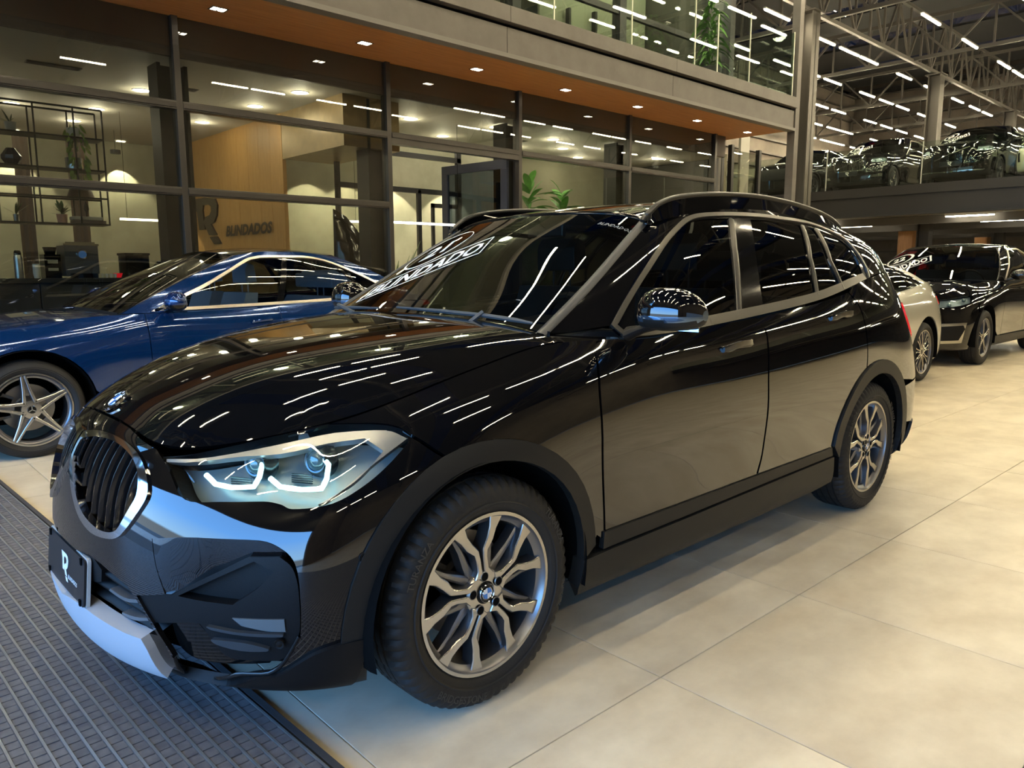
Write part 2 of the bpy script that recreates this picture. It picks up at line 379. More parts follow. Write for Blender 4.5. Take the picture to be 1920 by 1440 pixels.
X1_WS=[
 [(.34,0,1.085),(.61,0,1.245),(.86,0,1.40),(1.09,0,1.515)],
 [(.355,-.38,1.08),(.625,-.36,1.236),(.873,-.34,1.388),(1.10,-.32,1.505)],
 [(.375,-.58,1.07),(.64,-.555,1.222),(.885,-.52,1.368),(1.11,-.49,1.487)],
 [(.40,-.70,1.055),(.66,-.672,1.20),(.90,-.632,1.34),(1.12,-.585,1.462)]]
X1_ROOF=[
 [(1.09,0,1.515),(1.4,0,1.562),(1.8,0,1.583),(2.3,0,1.573),(2.8,0,1.535),(3.1,0,1.495),(3.25,0,1.465)],
 [(1.10,-.32,1.505),(1.4,-.33,1.554),(1.8,-.34,1.576),(2.3,-.33,1.565),(2.8,-.32,1.526),(3.1,-.30,1.486),(3.24,-.29,1.458)],
 [(1.11,-.49,1.487),(1.41,-.51,1.539),(1.78,-.52,1.560),(2.3,-.515,1.548),(2.81,-.49,1.508),(3.08,-.47,1.472),(3.21,-.45,1.447)],
 [(1.12,-.585,1.462),(1.44,-.615,1.517),(1.77,-.62,1.537),(2.3,-.613,1.525),(2.82,-.59,1.485),(3.04,-.57,1.455),(3.15,-.54,1.43)]]
UV={'kid_o':[(0.0,6.193),(0.0,6.537),(0.506,6.926),(1.164,7.047),(1.521,6.803),(1.828,5.922),(2.009,5.086),(1.897,4.437),(1.649,3.864),(1.445,3.708),(1.013,3.694),(0.623,3.952),(0.286,4.554),(0.0,5.455)],
'kid_i':[(0.0,5.817),(0.143,6.252),(0.614,6.642),(1.119,6.728),(1.454,6.457),(1.7,5.791),(1.838,4.981),(1.709,4.36),(1.566,3.956),(1.414,3.841),(1.15,3.837),(0.76,4.05),(0.458,4.492),(0.211,5.087)],
'light':[(1.905,7.118,1),(2.611,7.725),(3.38,8.0),(3.767,7.937),(4.522,7.463),(4.957,7.123),(5.41,6.591,1),(5.159,5.887),(4.912,5.46),(4.535,5.149),(3.974,5.142),(3.791,5.308),(3.562,5.417),(3.029,5.378),(2.557,5.275),(2.267,5.896)],
'recess':[(1.878,2.724,1),(2.454,2.91,1),(2.352,2.89,1),(2.218,3.426),(2.148,3.94,1),(2.839,4.184),(3.653,4.229),(3.985,3.978),(4.168,3.65),(4.248,3.134),(4.24,2.283),(3.977,1.764),(3.684,1.393),(2.27,0.239),(2.304,1.516),(2.101,2.245,1)],
'skid':[(0.0,2.087),(0.0,2.046),(0.167,2.088),(0.855,2.22),(1.514,2.002),(1.807,1.952),(2.136,2.019,1),(2.222,1.9,1),(1.649,0.0,1),(1.791,0.623,1),(1.137,0.752),(0.388,0.778),(0.0,1.286),(0.0,1.753)],
'intake':[(0.904,3.179),(1.175,3.145),(1.545,3.039),(1.738,2.847),(1.917,2.7),(1.999,2.415),(2.116,2.027),(1.817,2.001),(1.528,2.067),(0.872,2.285)],
'lowlip':[(5.216,2.078,1),(4.844,2.042),(4.44,1.917),(4.139,1.701),(3.812,1.418),(3.393,1.265),(2.278,0.061),(1.645,0.0,1),(1.871,0.405,1),(2.7,0.75),(3.7,0.625),(4.752,0.5),(4.919,0.5,1)],
'fendcut':[(5.346,6.602),(5.541,6.304),(5.8,5.831),(6.05,5.382)],
'sensor':[(3.921,2.138),(5.117,3.588)],
'fdoor':[(8.483,7.906),(8.304,7.187),(8.176,6.079),(8.177,4.444),(8.275,2.954),(8.312,2.295,1),(8.7,2.337),(9.286,2.409),(9.875,2.474),(10.589,2.548,1),(10.649,3.094),(10.645,4.316),(10.628,5.433),(10.659,6.348),(10.688,7.27),(10.635,7.924,1),(9.991,8.0,1),(9.194,7.888,1)],
'rdoor':[(10.655,7.882),(10.704,7.261),(10.676,6.341),(10.645,5.426),(10.664,4.306),(10.667,3.083),(10.615,2.546,1),(11.171,2.545),(12.169,2.545,1),(12.211,3.042),(12.396,3.729),(12.706,4.317),(12.92,4.589),(12.976,5.096),(12.975,5.937),(12.9,7.23),(12.68,7.863,1),(11.895,7.894,1)],
'bracket':[(1.876,2.71,1),(2.461,2.903,1),(3.019,3.367),(3.506,3.804,1),(3.93,3.81,1),(4.121,3.557),(4.22,3.114),(4.218,2.285),(3.981,1.802),(3.844,1.69,1),(3.143,1.698),(2.965,1.992),(2.793,2.373),(2.623,2.371,1),(2.098,2.229,1)],
'brk_hole':[(2.511,2.86,1),(3.586,3.709,1),(3.859,3.498,1),(3.65,3.171),(3.287,2.817,1),(2.833,2.835)],
'facet':[(2.148,3.925,1),(2.841,4.142),(3.626,4.179),(3.923,3.955),(4.002,3.805,1),(3.505,3.831,1),(3.019,3.391),(2.455,2.928,1),(2.352,2.89,1),(2.218,3.426)],
'foglamp':[(3.271,2.573,1),(4.004,2.579,1),(4.014,2.341,1),(3.747,2.35),(3.39,2.435,1)],
'dark1':[(2.253,2.253,1),(2.637,2.342,1),(2.875,1.949),(3.137,1.655,1),(3.751,1.646,1),(3.638,1.442,1),(2.597,1.204),(2.312,1.553)],
'fin1':[(2.929,2.398),(3.35,2.338),(3.985,2.318),(3.965,2.272),(3.443,2.277),(2.989,2.338)],
'fin2':[(2.967,2.143),(3.43,2.131),(3.757,2.027),(3.718,1.975),(3.345,1.962),(3.023,2.053)],
'lipline':[(2.312,1.553),(2.253,0.198),(3.174,1.259),(3.684,1.393),(3.955,1.724),(4.224,2.261)],
'slat1':[(1.318,2.641,1),(1.612,2.568),(1.862,2.618,1),(1.867,2.554,1),(1.603,2.499),(1.281,2.586,1)],
'slat2':[(1.507,2.229,1),(1.764,2.236),(2.029,2.304,1),(2.032,2.251,1),(1.724,2.151),(1.498,2.183,1)],
'plinth':[(0.973,3.096,1),(1.543,2.987,1),(1.412,2.704,1),(0.943,2.759,1)],
'eyebrow':[(4.596,7.031,1),(4.952,7.054),(5.324,6.574,1),(5.085,6.258),(4.796,5.828),(4.583,5.443),(4.416,5.21,1),(4.306,5.188,1),(4.55,5.419),(4.738,5.635),(4.888,5.932),(5.015,6.396,1)],
'upper':[(1.93,7.136,1),(2.556,7.417),(3.3,7.572),(4.01,7.575),(4.95,7.068),(4.598,7.021,1),(3.99,7.175),(3.398,7.069),(2.737,7.24),(1.953,6.933,1)],
'joint':[(8.404,8.0),(8.579,8.0)],
'h_drl1':[(2.508,6.559),(2.718,6.121),(2.973,5.997),(3.257,6.037),(3.249,6.398),(3.171,6.924),(2.981,7.428)],
'h_drl2':[(3.398,6.343),(3.605,5.995),(3.927,5.829),(4.236,5.765),(4.234,6.075),(4.142,6.559),(3.886,7.039)],
'h_lens':[(3.036,6.974),(3.862,6.771)],
'h_blade':[(2.035,7.23),(2.214,6.616),(2.43,6.096)],
'w_dlo':[(0.657,0.235,1),(0.692,0.732),(0.778,1.354),(0.989,2.169),(1.406,2.676),(1.855,2.829),(2.856,2.817),(3.67,2.799),(4.667,2.741),(5.307,2.253),(5.529,1.392),(5.652,0.473),(5.606,0.002),(5.372,0.0),(4.641,0.0),(3.866,0.0),(2.658,0.0),(1.959,0.0),(1.332,0.0),(0.865,0.0,1)],
'w_g1':[(0.819,0.891,1),(0.924,1.547),(1.196,2.24),(1.585,2.582),(1.992,2.656),(2.64,2.644,1),(2.525,1.828),(2.457,0.919),(2.416,0.098,1),(1.991,0.094),(1.323,0.108),(0.973,0.115,1)],
'w_g2':[(3.041,2.598,1),(3.598,2.618),(4.206,2.538,1),(3.919,1.42),(3.799,0.086,1),(3.309,0.106),(2.783,0.103,1),(2.809,0.848),(2.904,1.732)],
'w_g3':[(4.342,2.511,1),(4.568,2.452,1),(4.415,1.189),(4.512,0.068,1),(3.908,0.085,1),(4.004,1.254)],
'w_g4':[(4.688,2.349,1),(5.163,2.046),(5.379,1.304),(5.41,0.557),(5.352,0.249),(5.097,0.109),(4.617,0.065,1),(4.467,0.932)],
'w_tri':[(0.747,0.244,1),(0.798,0.916,1),(0.951,0.226,1)]}
BLACK=mat('black paint',(.0025,.0025,.003),.035,spec=.6,coat=1)
BLACKB=mat('black paint distant',(.004,.004,.0045),.05,spec=.6,coat=.6)
PIANO=mat('gloss black trim',(.004,.004,.004),.08)
CLAD=mat('dark textured cladding',(.011,.011,.0105),.45,spec=.3,bump=(900,.12))
MATTE=mat('matte black plastic',(.005,.005,.0055),.5,spec=.25,bump=(500,.1))
VOID=mat('deep black',(.002,.002,.002),.9,spec=.1)
CHROME=mat('chrome',(.78,.79,.8),.06,metal=1)
SATIN=mat('satin aluminium trim',(.36,.335,.30),.28,metal=1)
DSATIN=mat('dark satin trim',(.10,.095,.085),.32,metal=.8)
SILVER=mat('silver skid plate',(.58,.62,.68),.42,metal=.35)
RIMF=mat('machined alloy face',(.66,.63,.58),.24,metal=1)
RIMG=mat('grey alloy',(.20,.20,.21),.33,metal=.9)
RUBBER=mat('tyre rubber',(.014,.0135,.013),.62,spec=.4,bump=(160,.05))
RUBL=mat('tyre lettering',(.035,.034,.033),.6)
STEEL=mat('brake disc steel',(.32,.31,.30),.35,metal=1)
CARGL=glassmat('tinted car glass',(.16,.17,.16),1.52,boost=1.25)
WSGL=glassmat('windshield glass',(.34,.36,.34),1.52,boost=1.35)
LAMPGL=glassmat('lamp cover glass',(.93,.97,.98),1.5,boost=1.2)
DRL=mat('running light',(.8,.95,1),.3,emit=(.50,.95,.98),es=3.6)
RED=mat('tail light red',(.5,.006,.008),.12,emit=(1,.02,.03),es=.5,coat=1)
DARKINT=mat('dark cabin trim',(.02,.02,.021),.6)
LEATHER=mat('black seat leather',(.022,.021,.02),.45)
WHITE=mat('white print',(.78,.78,.76),.6)
CREAMPR=mat('faded print',(.5,.5,.47),.6)
BLUEP=mat('roundel blue',(.02,.15,.50),.25,coat=1)
DASHB=mat('plate face',(.012,.014,.017),.35)
# ---------- wheels (built around the origin, outer face towards -y, centre at hub) ----------
def rot2(p,a): return (p[0]*math.cos(a)-p[1]*math.sin(a),p[0]*math.sin(a)+p[1]*math.cos(a))
def tyre(R=.341,rim=.236,w=.225,seg=186,detail=True):
    b=MB(); h=w/2; sh=R-.012
    prof=[(rim-.006,-h*.72),(rim+.006,-h*.86),(rim+.022,-h*.97),((R+rim)/2,-h*1.02),(R-.035,-h*.985),(sh-.010,-h*.93),(sh,-h*.86),(R-.006,-h*.76)]
    gr=[-.46,-.17,.17,.46]; x=-.70
    for g in gr:
        prof+=[(R-.0015 if abs(x)>.6 else R,h*x),(R,h*(g-.05)),(R-.008,h*(g-.035)),(R-.008,h*(g+.035)),(R,h*(g+.05))]; x=g+.06
    prof+=[(R-.006,h*.76),(sh,h*.86),(R-.035,h*.985),((R+rim)/2,h),(rim+.02,h*.9),(rim,h*.7)]
    K=len(prof)
    def mod(i,j,r):
        if detail and i%3==0 and (4<=j<=8 or K-7<=j<=K-5): return r-.0075
        if detail and i%6==3 and 12<=j<=K-10 and r>R-.003: return r-.003
        return r
    b.lathe(prof,axis='y',n=seg,mod=mod if detail else None)
    b.lathe([(rim+.030,-h*1.005),(rim+.034,-h*1.03),(rim+.038,-h*1.005)],axis='y',n=72)
    return b
def barrel(b,rim,w,mi=1,mf=0):
    h=w/2
    b.lathe([(rim+.006,-h*.83),(rim+.004,-h*.90),(rim-.006,-h*.90)],axis='y',n=72,mi=mf)
    b.lathe([(rim-.006,-h*.90),(rim-.012,-h*.78),(rim-.026,-h*.70),(rim-.030,h*.2),(rim-.016,h*.8)],axis='y',n=72,mi=mi)
def spoke(b,poly,y0,y1,bev=.003,mf=0,ms=1):
    """prism with a chamfered machined face at y0 and grey flanks back to y1"""
    n=len(poly); c=np.mean(poly,0)
    A=np.array(poly,float); nx=np.roll(A,-1,0)-np.roll(A,1,0); nn=np.stack([nx[:,1],-nx[:,0]],-1); nn/=np.linalg.norm(nn,axis=1)[:,None]+1e-9
    ar=np.sum(A[:,0]*np.roll(A[:,1],-1)-np.roll(A[:,0],-1)*A[:,1])
    if ar<0: A=A[::-1]; nn=nn[::-1]; nn=-nn
    I=A-nn*bev
    V=[(q[0],y0,q[1]) for q in I]+[(q[0],y0+bev*.8,q[1]) for q in A]+[((q[0]-k[0]*-.003),y1,(q[1]-k[1]*-.003)) for q,k in zip(A,nn)]
    b.add(V,[tuple(range(n))],mf); b.add(V,[(i,n+i,n+(i+1)%n,(i+1)%n) for i in range(n)],mf if bev<.004 else ms)
    b.add(V,[(n+i,2*n+i,2*n+(i+1)%n,n+(i+1)%n) for i in range(n)],ms)
def pathpoly(pts,ws):
    L=[];R_=[]
    for i,p in enumerate(pts):
        a=np.array(pts[max(i-1,0)]);c=np.array(pts[min(i+1,len(pts)-1)]);d=c-a;d=d/np.linalg.norm(d);n=np.array([-d[1],d[0]])
        L.append(tuple(np.array(p)+n*ws[i]/2));R_.append(tuple(np.array(p)-n*ws[i]/2))
    return L+R_[::-1]
def add_tyre_text(parent,words,R,rim,y,matr):
    rc=(R+rim)/2+.012; b=MB()
    for txt,a0,s,flip in words:
        V,F=textmesh(txt,bold=.01)
        for q in V[:1]: pass
        x=V[:,0]*s; z=V[:,1]*s
        rr=rc+(z if not flip else -z); th=a0+(-x/rc if not flip else x/rc)
        P=np.stack([rr*np.cos(th),np.full(len(x),y),rr*np.sin(th)],-1); b.add(P,F)
    return b.build('lettering',matr,parent)
def disc_brake(parent,rim,y=.03):
    b=MB(); b.lathe([(0,y-.02),(.075,y-.02),(.08,y),(rim*.66,y),(rim*.66,y+.02),(.05,y+.02)],axis='y',n=48)
    b.build('brake_disc',STEEL,parent,smooth=True)
    c=MB(); a0=math.radians(150)
    for k in range(7):
        t=a0+k*.12; c.obox(((rim*.60)*math.cos(t),y,(rim*.60)*math.sin(t)),(.035*math.cos(t),0,.035*math.sin(t)),(0,.035,0),(-.03*math.sin(t),0,.03*math.cos(t)))
    c.build('brake_caliper',mat('caliper grey',(.12,.12,.12),.5,metal=.5),parent)
def wheel_y(parent,loc,rot=0.0,R=.341,rim=.238,w=.225,face=-1,seed=0,text=False):
    """ten-tip twin-spoke alloy"""
    root=MB(); h=w/2; yf=-h*.80
    barrel(root,rim,w)
    # hub
    root.lathe([(0,yf+.010),(.030,yf+.010),(.034,yf+.006),(.062,yf+.004),(.068,yf+.010),(.066,yf+.055)],axis='y',n=40,mi=0)
    for k in range(5):
        a=rot+k*2*PI/5
        for s in (-1,1):
            tip=s*PI/10
            # face spoke: out of the hub, bending outward to the rim
            pts=[(.050,s*.019),(.074,s*.0125),(.110,s*.0130),(.132,s*.0165),(.158,s*.0385),(.186,s*.0535)]
            pts.append(((rim-.003)*math.cos(PI/10),s*(rim-.003)*math.sin(PI/10))); ws=[.030,.0175,.0165,.0195,.026,.028,.050]
            spoke(root,[rot2(q,a) for q in pathpoly(pts,ws)],yf,yf+.045)
            # recessed grey branch, from the gap between the pairs out to the same tip
            a2=a+s*PI/5
            p2=[rot2((.056,-s*.006),a2),rot2((.10,-s*.020),a2),rot2((.15,-s*.040),a2),rot2((.195,-s*.052),a2),rot2((.228,-s*.060),a2)]
            spoke(root,pathpoly(p2,[.034,.024,.018,.016,.02]),yf+.022,yf+.06,bev=.006,mf=1,ms=1)
        for q in (.052,):
            t=a; c=(q*math.cos(t),yf-.0006,q*math.sin(t)); root.lathe([(0,.0),(.0125,.0)],c=c,axis='y',n=16,mi=2); root.lathe([(.0125,0),(.0142,-.0006),(.0158,.002)],c=c,axis='y',n=16,mi=1)  # black discs on the hub face, painted as the shade in lug holes
    o=root.build('wheel',[RIMF,RIMG,VOID],parent,smooth=True,sharp=35)
    ty=tyre(R,rim,w).build('tyre',RUBBER,o,smooth=True,sharp=28)
    cap=MB(); cap.lathe([(0,yf-.002),(.026,yf-.001),(.029,yf+.003),(.031,yf+.012)],axis='y',n=32,mi=0)
    for k in range(4):
        t0=k*PI/2; V=[(0,yf-.0035,0)]+[(.0165*math.cos(t0+i*PI/16),yf-.0035,.0165*math.sin(t0+i*PI/16)) for i in range(9)]
        cap.add(V,[tuple(range(10))],1 if k%2 else 2)
    cap.lathe([(.0165,yf-.003),(.018,yf-.0045),(.0195,yf-.003)],axis='y',n=32,mi=3); cap.lathe([(.0255,yf-.002),(.0265,yf-.0035),(.0275,yf-.002)],axis='y',n=32,mi=3)
    cap.build('centre_cap',[PIANO,WHITE,BLUEP,CHROME],o,smooth=True)
    disc_brake(o,rim)
    if text: add_tyre_text(o,[('BRIDGESTONE',math.radians(247),.030,True),('TURANZA',math.radians(30),.030,False),('TURANZA',math.radians(148),.030,False),('225/50R18',math.radians(-15),.02,True)],R,rim,-h*1.015-.0012,RUBL)
    o.location=loc
    if face==1: o.rotation_euler=(0,0,PI)
    return o
def wheel_star(parent,loc,rot=0,R=.335,rim=.245,w=.235,n=5,style='star',face=-1,col=None,name='wheel'):
    """five double-spoke star, or n slim spokes"""
    root=MB(); h=w/2; yf=-h*.80; barrel(root,rim,w,mi=1,mf=0 if style!='dark' else 1)
    root.lathe([(0,yf+.004),(.040,yf+.002),(.062,yf+.004),(.066,yf+.05)],axis='y',n=32,mi=0 if style!='dark' else 1)
    for k in range(n):
        a=rot+k*2*PI/n
        if style=='star':
            for s in (-1,1):
                pts=[rot2((.045,s*.034),a),rot2((.13,s*.020),a),rot2((rim-.006,s*.010),a)]
                spoke(root,pathpoly(pts,[.024,.017,.014]),yf,yf+.04)
            pl=[rot2(q,a) for q in ((.10,.020),(.10,-.020),(rim-.005,-.007),(rim-.005,.007))]
            spoke(root,pl,yf+.012,yf+.04,mf=1,ms=1)
            t=a+PI/n
            root.lathe([(0,.02),(.012,.02),(.012,0)],c=(.05*math.cos(t),yf,.05*math.sin(t)),axis='y',n=12,mi=2)
        else:
            for s in (-1,1):
                pts=[rot2((.05,s*.014),a),rot2((.13,s*.012),a),rot2((rim-.006,s*.036),a)]
                spoke(root,pathpoly(pts,[.015,.011,.016]),yf,yf+.035,mf=0 if style=='slim' else 1)
    if style=='star': root.lathe([(rim-.03,yf+.010),(rim-.006,yf+.004),(rim-.006,yf+.03)],axis='y',n=64,mi=1)
    o=root.build(name,[RIMF,RIMG,VOID],parent,smooth=True,sharp=35)
    tyre(R,rim,w,seg=96,detail=False).build('tyre',RUBBER,o,smooth=True,sharp=28)
    cap=MB(); cap.lathe([(0,yf-.002),(.026,yf-.001),(.030,yf+.004)],axis='y',n=24,mi=0)
    if style=='star':
        cap.lathe([(.024,yf-.002),(.026,yf-.0045),(.028,yf-.002)],axis='y',n=24,mi=1)
        for q in range(3):
            t=PI/2+q*2*PI/3; cap.bar((0,yf-.004,0),(.024*math.cos(t),yf-.004,.024*math.sin(t)),.005,.003,mi=1,up=(0,1,0))
    cap.build('centre_cap',[PIANO,CHROME],o,smooth=True)
    disc_brake(o,rim); o.location=loc
    if face==1: o.rotation_euler=(0,0,PI)
    return o
# ---------- the hall ----------
def struct(name,o): o['kind']='structure'; return o
TILE=mat('porcelain floor tile',(.54,.46,.335),.34,spec=.35,noise=(2.6,(.72,.64,.49),(1,1.3,1)),bump=(60,.03))
def tile_variation(m):
    nt=m.node_tree; b=nt.nodes['Principled BSDF']; r=b.inputs['Base Color'].links[0].from_node
    oi=nt.nodes.new('ShaderNodeObjectInfo'); mp=[n for n in nt.nodes if n.type=='MAPPING'][0]; va=nt.nodes.new('ShaderNodeVectorMath'); va.operation='SCALE'; co=nt.nodes.new('ShaderNodeCombineXYZ')
    nt.links.new(oi.outputs['Random'],co.inputs[0]); nt.links.new(oi.outputs['Random'],co.inputs[1]); va.inputs[3].default_value=40; nt.links.new(co.outputs[0],va.inputs[0]); nt.links.new(va.outputs[0],mp.inputs['Location'])
    hs=nt.nodes.new('ShaderNodeHueSaturation'); mr=nt.nodes.new('ShaderNodeMapRange'); mr.inputs[3].default_value=.95; mr.inputs[4].default_value=1.05; nt.links.new(oi.outputs['Random'],mr.inputs[0]); nt.links.new(mr.outputs[0],hs.inputs['Value']); nt.links.new(r.outputs[0],hs.inputs['Color']); nt.links.new(hs.outputs[0],b.inputs['Base Color'])
tile_variation(TILE)
CONC=mat('screed',(.22,.20,.17),.7)
STEELD=mat('dark painted steel',(.028,.027,.026),.45,metal=.3,spec=.4)
STEELM=mat('grey painted steel',(.085,.078,.068),.5,metal=.3)
FRAME=mat('anodised window frame',(.055,.050,.044),.35,metal=.6)
FASC=mat('grey facade panel',(.078,.070,.062),.55,noise=(3,(.10,.09,.08),(1,1,1)))
WOODS=mat('timber soffit',(.33,.125,.035),.42,noise=(5,(.50,.22,.075),(.35,9,9)))
WALLI=mat('grey green plaster',(.30,.29,.205),.75,noise=(2.2,(.38,.36,.26),(1,1,1)))
WOODI=mat('tan slatted wood',(.40,.215,.065),.5,noise=(4,(.48,.27,.09),(1,6,.6)))
CEIL=mat('office ceiling',(.44,.41,.35),.7)
ROOFM=mat('dark roof sheet',(.03,.032,.036),.5,metal=.3)
WALLH=mat('brown wall sheet',(.10,.085,.068),.7,noise=(1.5,(.15,.125,.10),(1,1,1)))
DECKM=mat('galvanised deck',(.48,.44,.37),.4,metal=.25)
TUBE=mat('led tube',(1,1,1),.4,emit=(1,.85,.56),es=165)
SPOTE=mat('downlight disc',(1,1,1),.4,emit=(1,.93,.72),es=16)
CLEAR=glassmat('clear glazing',(.74,.75,.70),1.5,boost=1.6)
BALG=glassmat('balustrade glazing',(.84,.90,.86),1.5,boost=1.3)
# floor of large square tiles, turned very slightly against the cars as laid
fl=MB(); fl.box(-9,40,-15,15.5,-.12,-.012); FLO=fl.build('floor',CONC); struct('floor',FLO)
TS_=.8949; PH=-.0115; X0,Y0=.4833,-1.1474
tb=MB(); g=.0016; tb.box(g,TS_-g,g,TS_-g,-.012,0); t0=None
me=None; cnt=0
cell=[]
for i in range(-8,46):
    for j in range(-14,19):
        c,s_=math.cos(PH),math.sin(PH); a,b_=i*TS_,j*TS_; x=X0+c*a-s_*b_; y=Y0+s_*a+c*b_
        if -8.8<x<39 and -14.8<y<14.6: cell.append((math.hypot(x+.4-CP[0],y+.4-CP[1]),x,y,i,j))
cell.sort(); far=MB(); 
def vis(x,y):
    d=np.array([x+.45-CP[0],y+.45-CP[1]]); return (d@[math.sin(YAW),math.cos(YAW)])/np.linalg.norm(d)>.72
k=0
for d,x,y,i,j in cell:
    if x<-.42-.9: 
        pass
    if vis(x,y) and k<290 and y<7 :
        if t0 is None: t0=tb.build('tile',TILE,FLO,bevel=.0015); t0.location=(x,y,0); t0.rotation_euler=(0,0,PH)
        else: cp(t0,loc=(x,y,0))
        k+=1
    else:
        c,s_=math.cos(PH),math.sin(PH); V=[(x+c*a-s_*b_,y+s_*a+c*b_,0) for a,b_ in ((g,g),(TS_-g,g),(TS_-g,TS_-g),(g,TS_-g))]; far.add(V,[(0,1,2,3)])
o=far.build('distant_tiles',TILE,FLO); o['kind']='stuff'
# entrance mat: aluminium rails with grey inserts
mt=empty('entrance_mat',(-.43,-2.5,0),rz=math.radians(1.6),label='dark grey ribbed entrance mat with pale metal rails, under the foreground crossover nose',cat='mat')
b=MB(); b.box(-4.2,0,-1.5,8.75,0,.004); b.build('backing',mat('mat rubber',(.035,.036,.04),.6),mt)
b=MB(); b.box(-.020,0,-1.5,8.75,.004,.012); b.build('edge_trim',mat('mat edge',(.06,.06,.062),.5),mt)
b=MB(); 
PITCH_=.0405
for i in range(100): b.box(-.028-PITCH_*i-.007,-.028-PITCH_*i,-1.5,8.75,.004,.0135)
o=b.build('rail',mat('mat rail aluminium',(.46,.47,.47),.42,metal=.75),mt); o['kind']='stuff'
b=MB()
for i in range(100):
    for j in range(int((10.2)/.0402)):
        y=-1.5+.0402*j; x=-.028-PITCH_*i
        if x<-2.9 and y>3: continue
        h=.0118+.0012*random.random(); b.add([(x-PITCH_+.001,y+.002,h),(x-.0085,y+.002,h),(x-.0085,y+.0375,h),(x-PITCH_+.001,y+.0375,h),(x-PITCH_+.001,y+.0375,.004),(x-.0085,y+.0375,.004),(x-PITCH_+.001,y+.002,.004),(x-.0085,y+.002,.004)],[(0,1,2,3),(3,2,5,4),(1,0,6,7)])
o=b.build('insert',mat('mat insert',(.10,.098,.105),.6,noise=(30,(.16,.155,.16),(1,1,1))),mt); o['kind']='stuff'
# hall walls
H_=11.0
def wall(name,x0,x1,y0,y1,z0,z1,m=WALLH):
    b=MB(); b.box(x0,x1,y0,y1,z0,z1); return struct(name,b.build(name,m))
wall('wall_right',-9,40,-15.2,-15,0,H_); wall('wall_back',39.5,39.7,-15,15.5,0,H_); wall('wall_left',13.4,40,15.2,15.4,0,H_); wall('wall_front',-6.8,-6.6,-15.0,-7.6,0,H_); 
b=MB(); b.box(-6.8,-6.6,-7.6,5.1,3.9,H_); struct('trim_1',b.build('wall_front_lintel',STEELD))
# horizontal ribs on the far walls
b=MB()
for k in range(18): b.box(39.35,39.5,-15,15.2,.6*k+.3,.6*k+.36); b.box(13.5,39.5,15.05,15.2,.6*k+.3,.6*k+.36)
struct('trim_2',b.build('wall_girts',STEELM))
# roof: dark sheets with open strips to the sky between
b=MB(); 
zr=10.0
for k in range(13):
    x=-9+3.95*k; b.box(x,x+2.9,-15,15.3,zr,zr+.1)
b.box(-9,15.3,6.6,15.3,zr-.1,zr)
struct('ceiling',b.build('ceiling',ROOFM))
sg=MB()
for k in range(13):
    x=-9+3.95*k; sg.box(x+2.9,x+3.95,-15,15.3,zr+.02,zr+.05)
struct('window_1',sg.build('roof_light_glazing',glassmat('milky skylight',(.03,.04,.052),1.45)))
# columns and girders
def column(x,y,h,w=.38,label=None,grp=None):
    t=empty('steel_column',(x,y,0),label=label,cat='column',group=grp)
    b=MB(); b.box(-w/2,w/2,-w/2,-w/2+.03,0,h); b.box(-w/2,w/2,w/2-.03,w/2,0,h); b.box(-.015,.015,-w/2,w/2,0,h); b.build('shaft',STEELM,t)
    b=MB(); b.box(-w*.8,w*.8,-w*.8,w*.8,0,.03); b.build('base_plate',STEELM,t); b=MB(); b.box(-w*.7,w*.7,-w*.7,w*.7,h-.03,h); b.build('cap_plate',STEELM,t); return t
column(17.35,6.87,7.45,label='dark steel column standing at the right end of the office building, nearest of the hall columns')
column(26.2,6.87,7.45,label='dark steel column rising behind the upstairs cars, middle of the three in the row')
column(34.6,6.87,7.45,label='dark steel column rising behind the pale upstairs car, furthest right of the row')
def truss(name,a,b_,h,n,label,cat,grp=None,w=.09,mt_=STEELM):
    """lattice girder from a to b (bottom chord), depth h, n bays"""
    a,b_=np.array(a,float),np.array(b_,float); t=empty(name,tuple(a),label=label,cat=cat,group=grp); d=(b_-a); L=np.linalg.norm(d); e=d/L
    sub=[]
    for nm,z in (('bottom_chord',0),('top_chord',h)):
        q=MB(); q.bar((0,0,z),d+np.array([0,0,z]),w*1.1,w*1.1); q.build(nm,mt_,t)
    p=L/n; q=MB(); q.bar((0,0,0),(0,0,h),w*.6); v0=q.build('web_post',mt_,t)
    q=MB(); q.bar((0,0,0),e*p+np.array([0,0,h]),w*.6); d0=q.build('web_brace',mt_,t)
    for k in range(1,n):
        cp(v0,loc=tuple(e*p*k)); 
        if k%2==0: cp(d0,loc=tuple(e*p*k))
    q=MB(); q.bar((0,0,h),e*p,w*.6); d1=q.build('web_brace',mt_,t); d1.location=tuple(e*p)
    for k in range(3,n,2): cp(d1,loc=tuple(e*p*k))
    cp(v0,loc=tuple(e*L)); return t
for k,x in enumerate((18.4,24.1,30.0,35.2,39.0)):
    truss('roof_truss',(x,-14.9,7.55),(x,15.1,7.55),1.15,26,'steel lattice roof truss across the far hall, %s counted from the camera'%('first','second','third','fourth','fifth')[k],'truss','cross trusses of the far hall roof')
for k,x in enumerate((-5,.5,6,11.5)):
    truss('roof_truss',(x,-14.9,7.75),(x,6.0,7.75),1.15,16,'steel lattice roof truss above the near cars, %s from the hall entrance'%('first','second','third','fourth')[k],'truss','cross trusses of the near hall roof')
truss('roof_girder',(14.2,6.87,7.5),(39,6.87,7.5),1.5,26,'long steel lattice girder running over the columns along the office building','girder')
truss('roof_girder',(-8.5,-1.8,7.2),(39,-1.8,7.2),1.5,40,'long steel lattice girder with dense bracing high over the middle of the hall','girder')
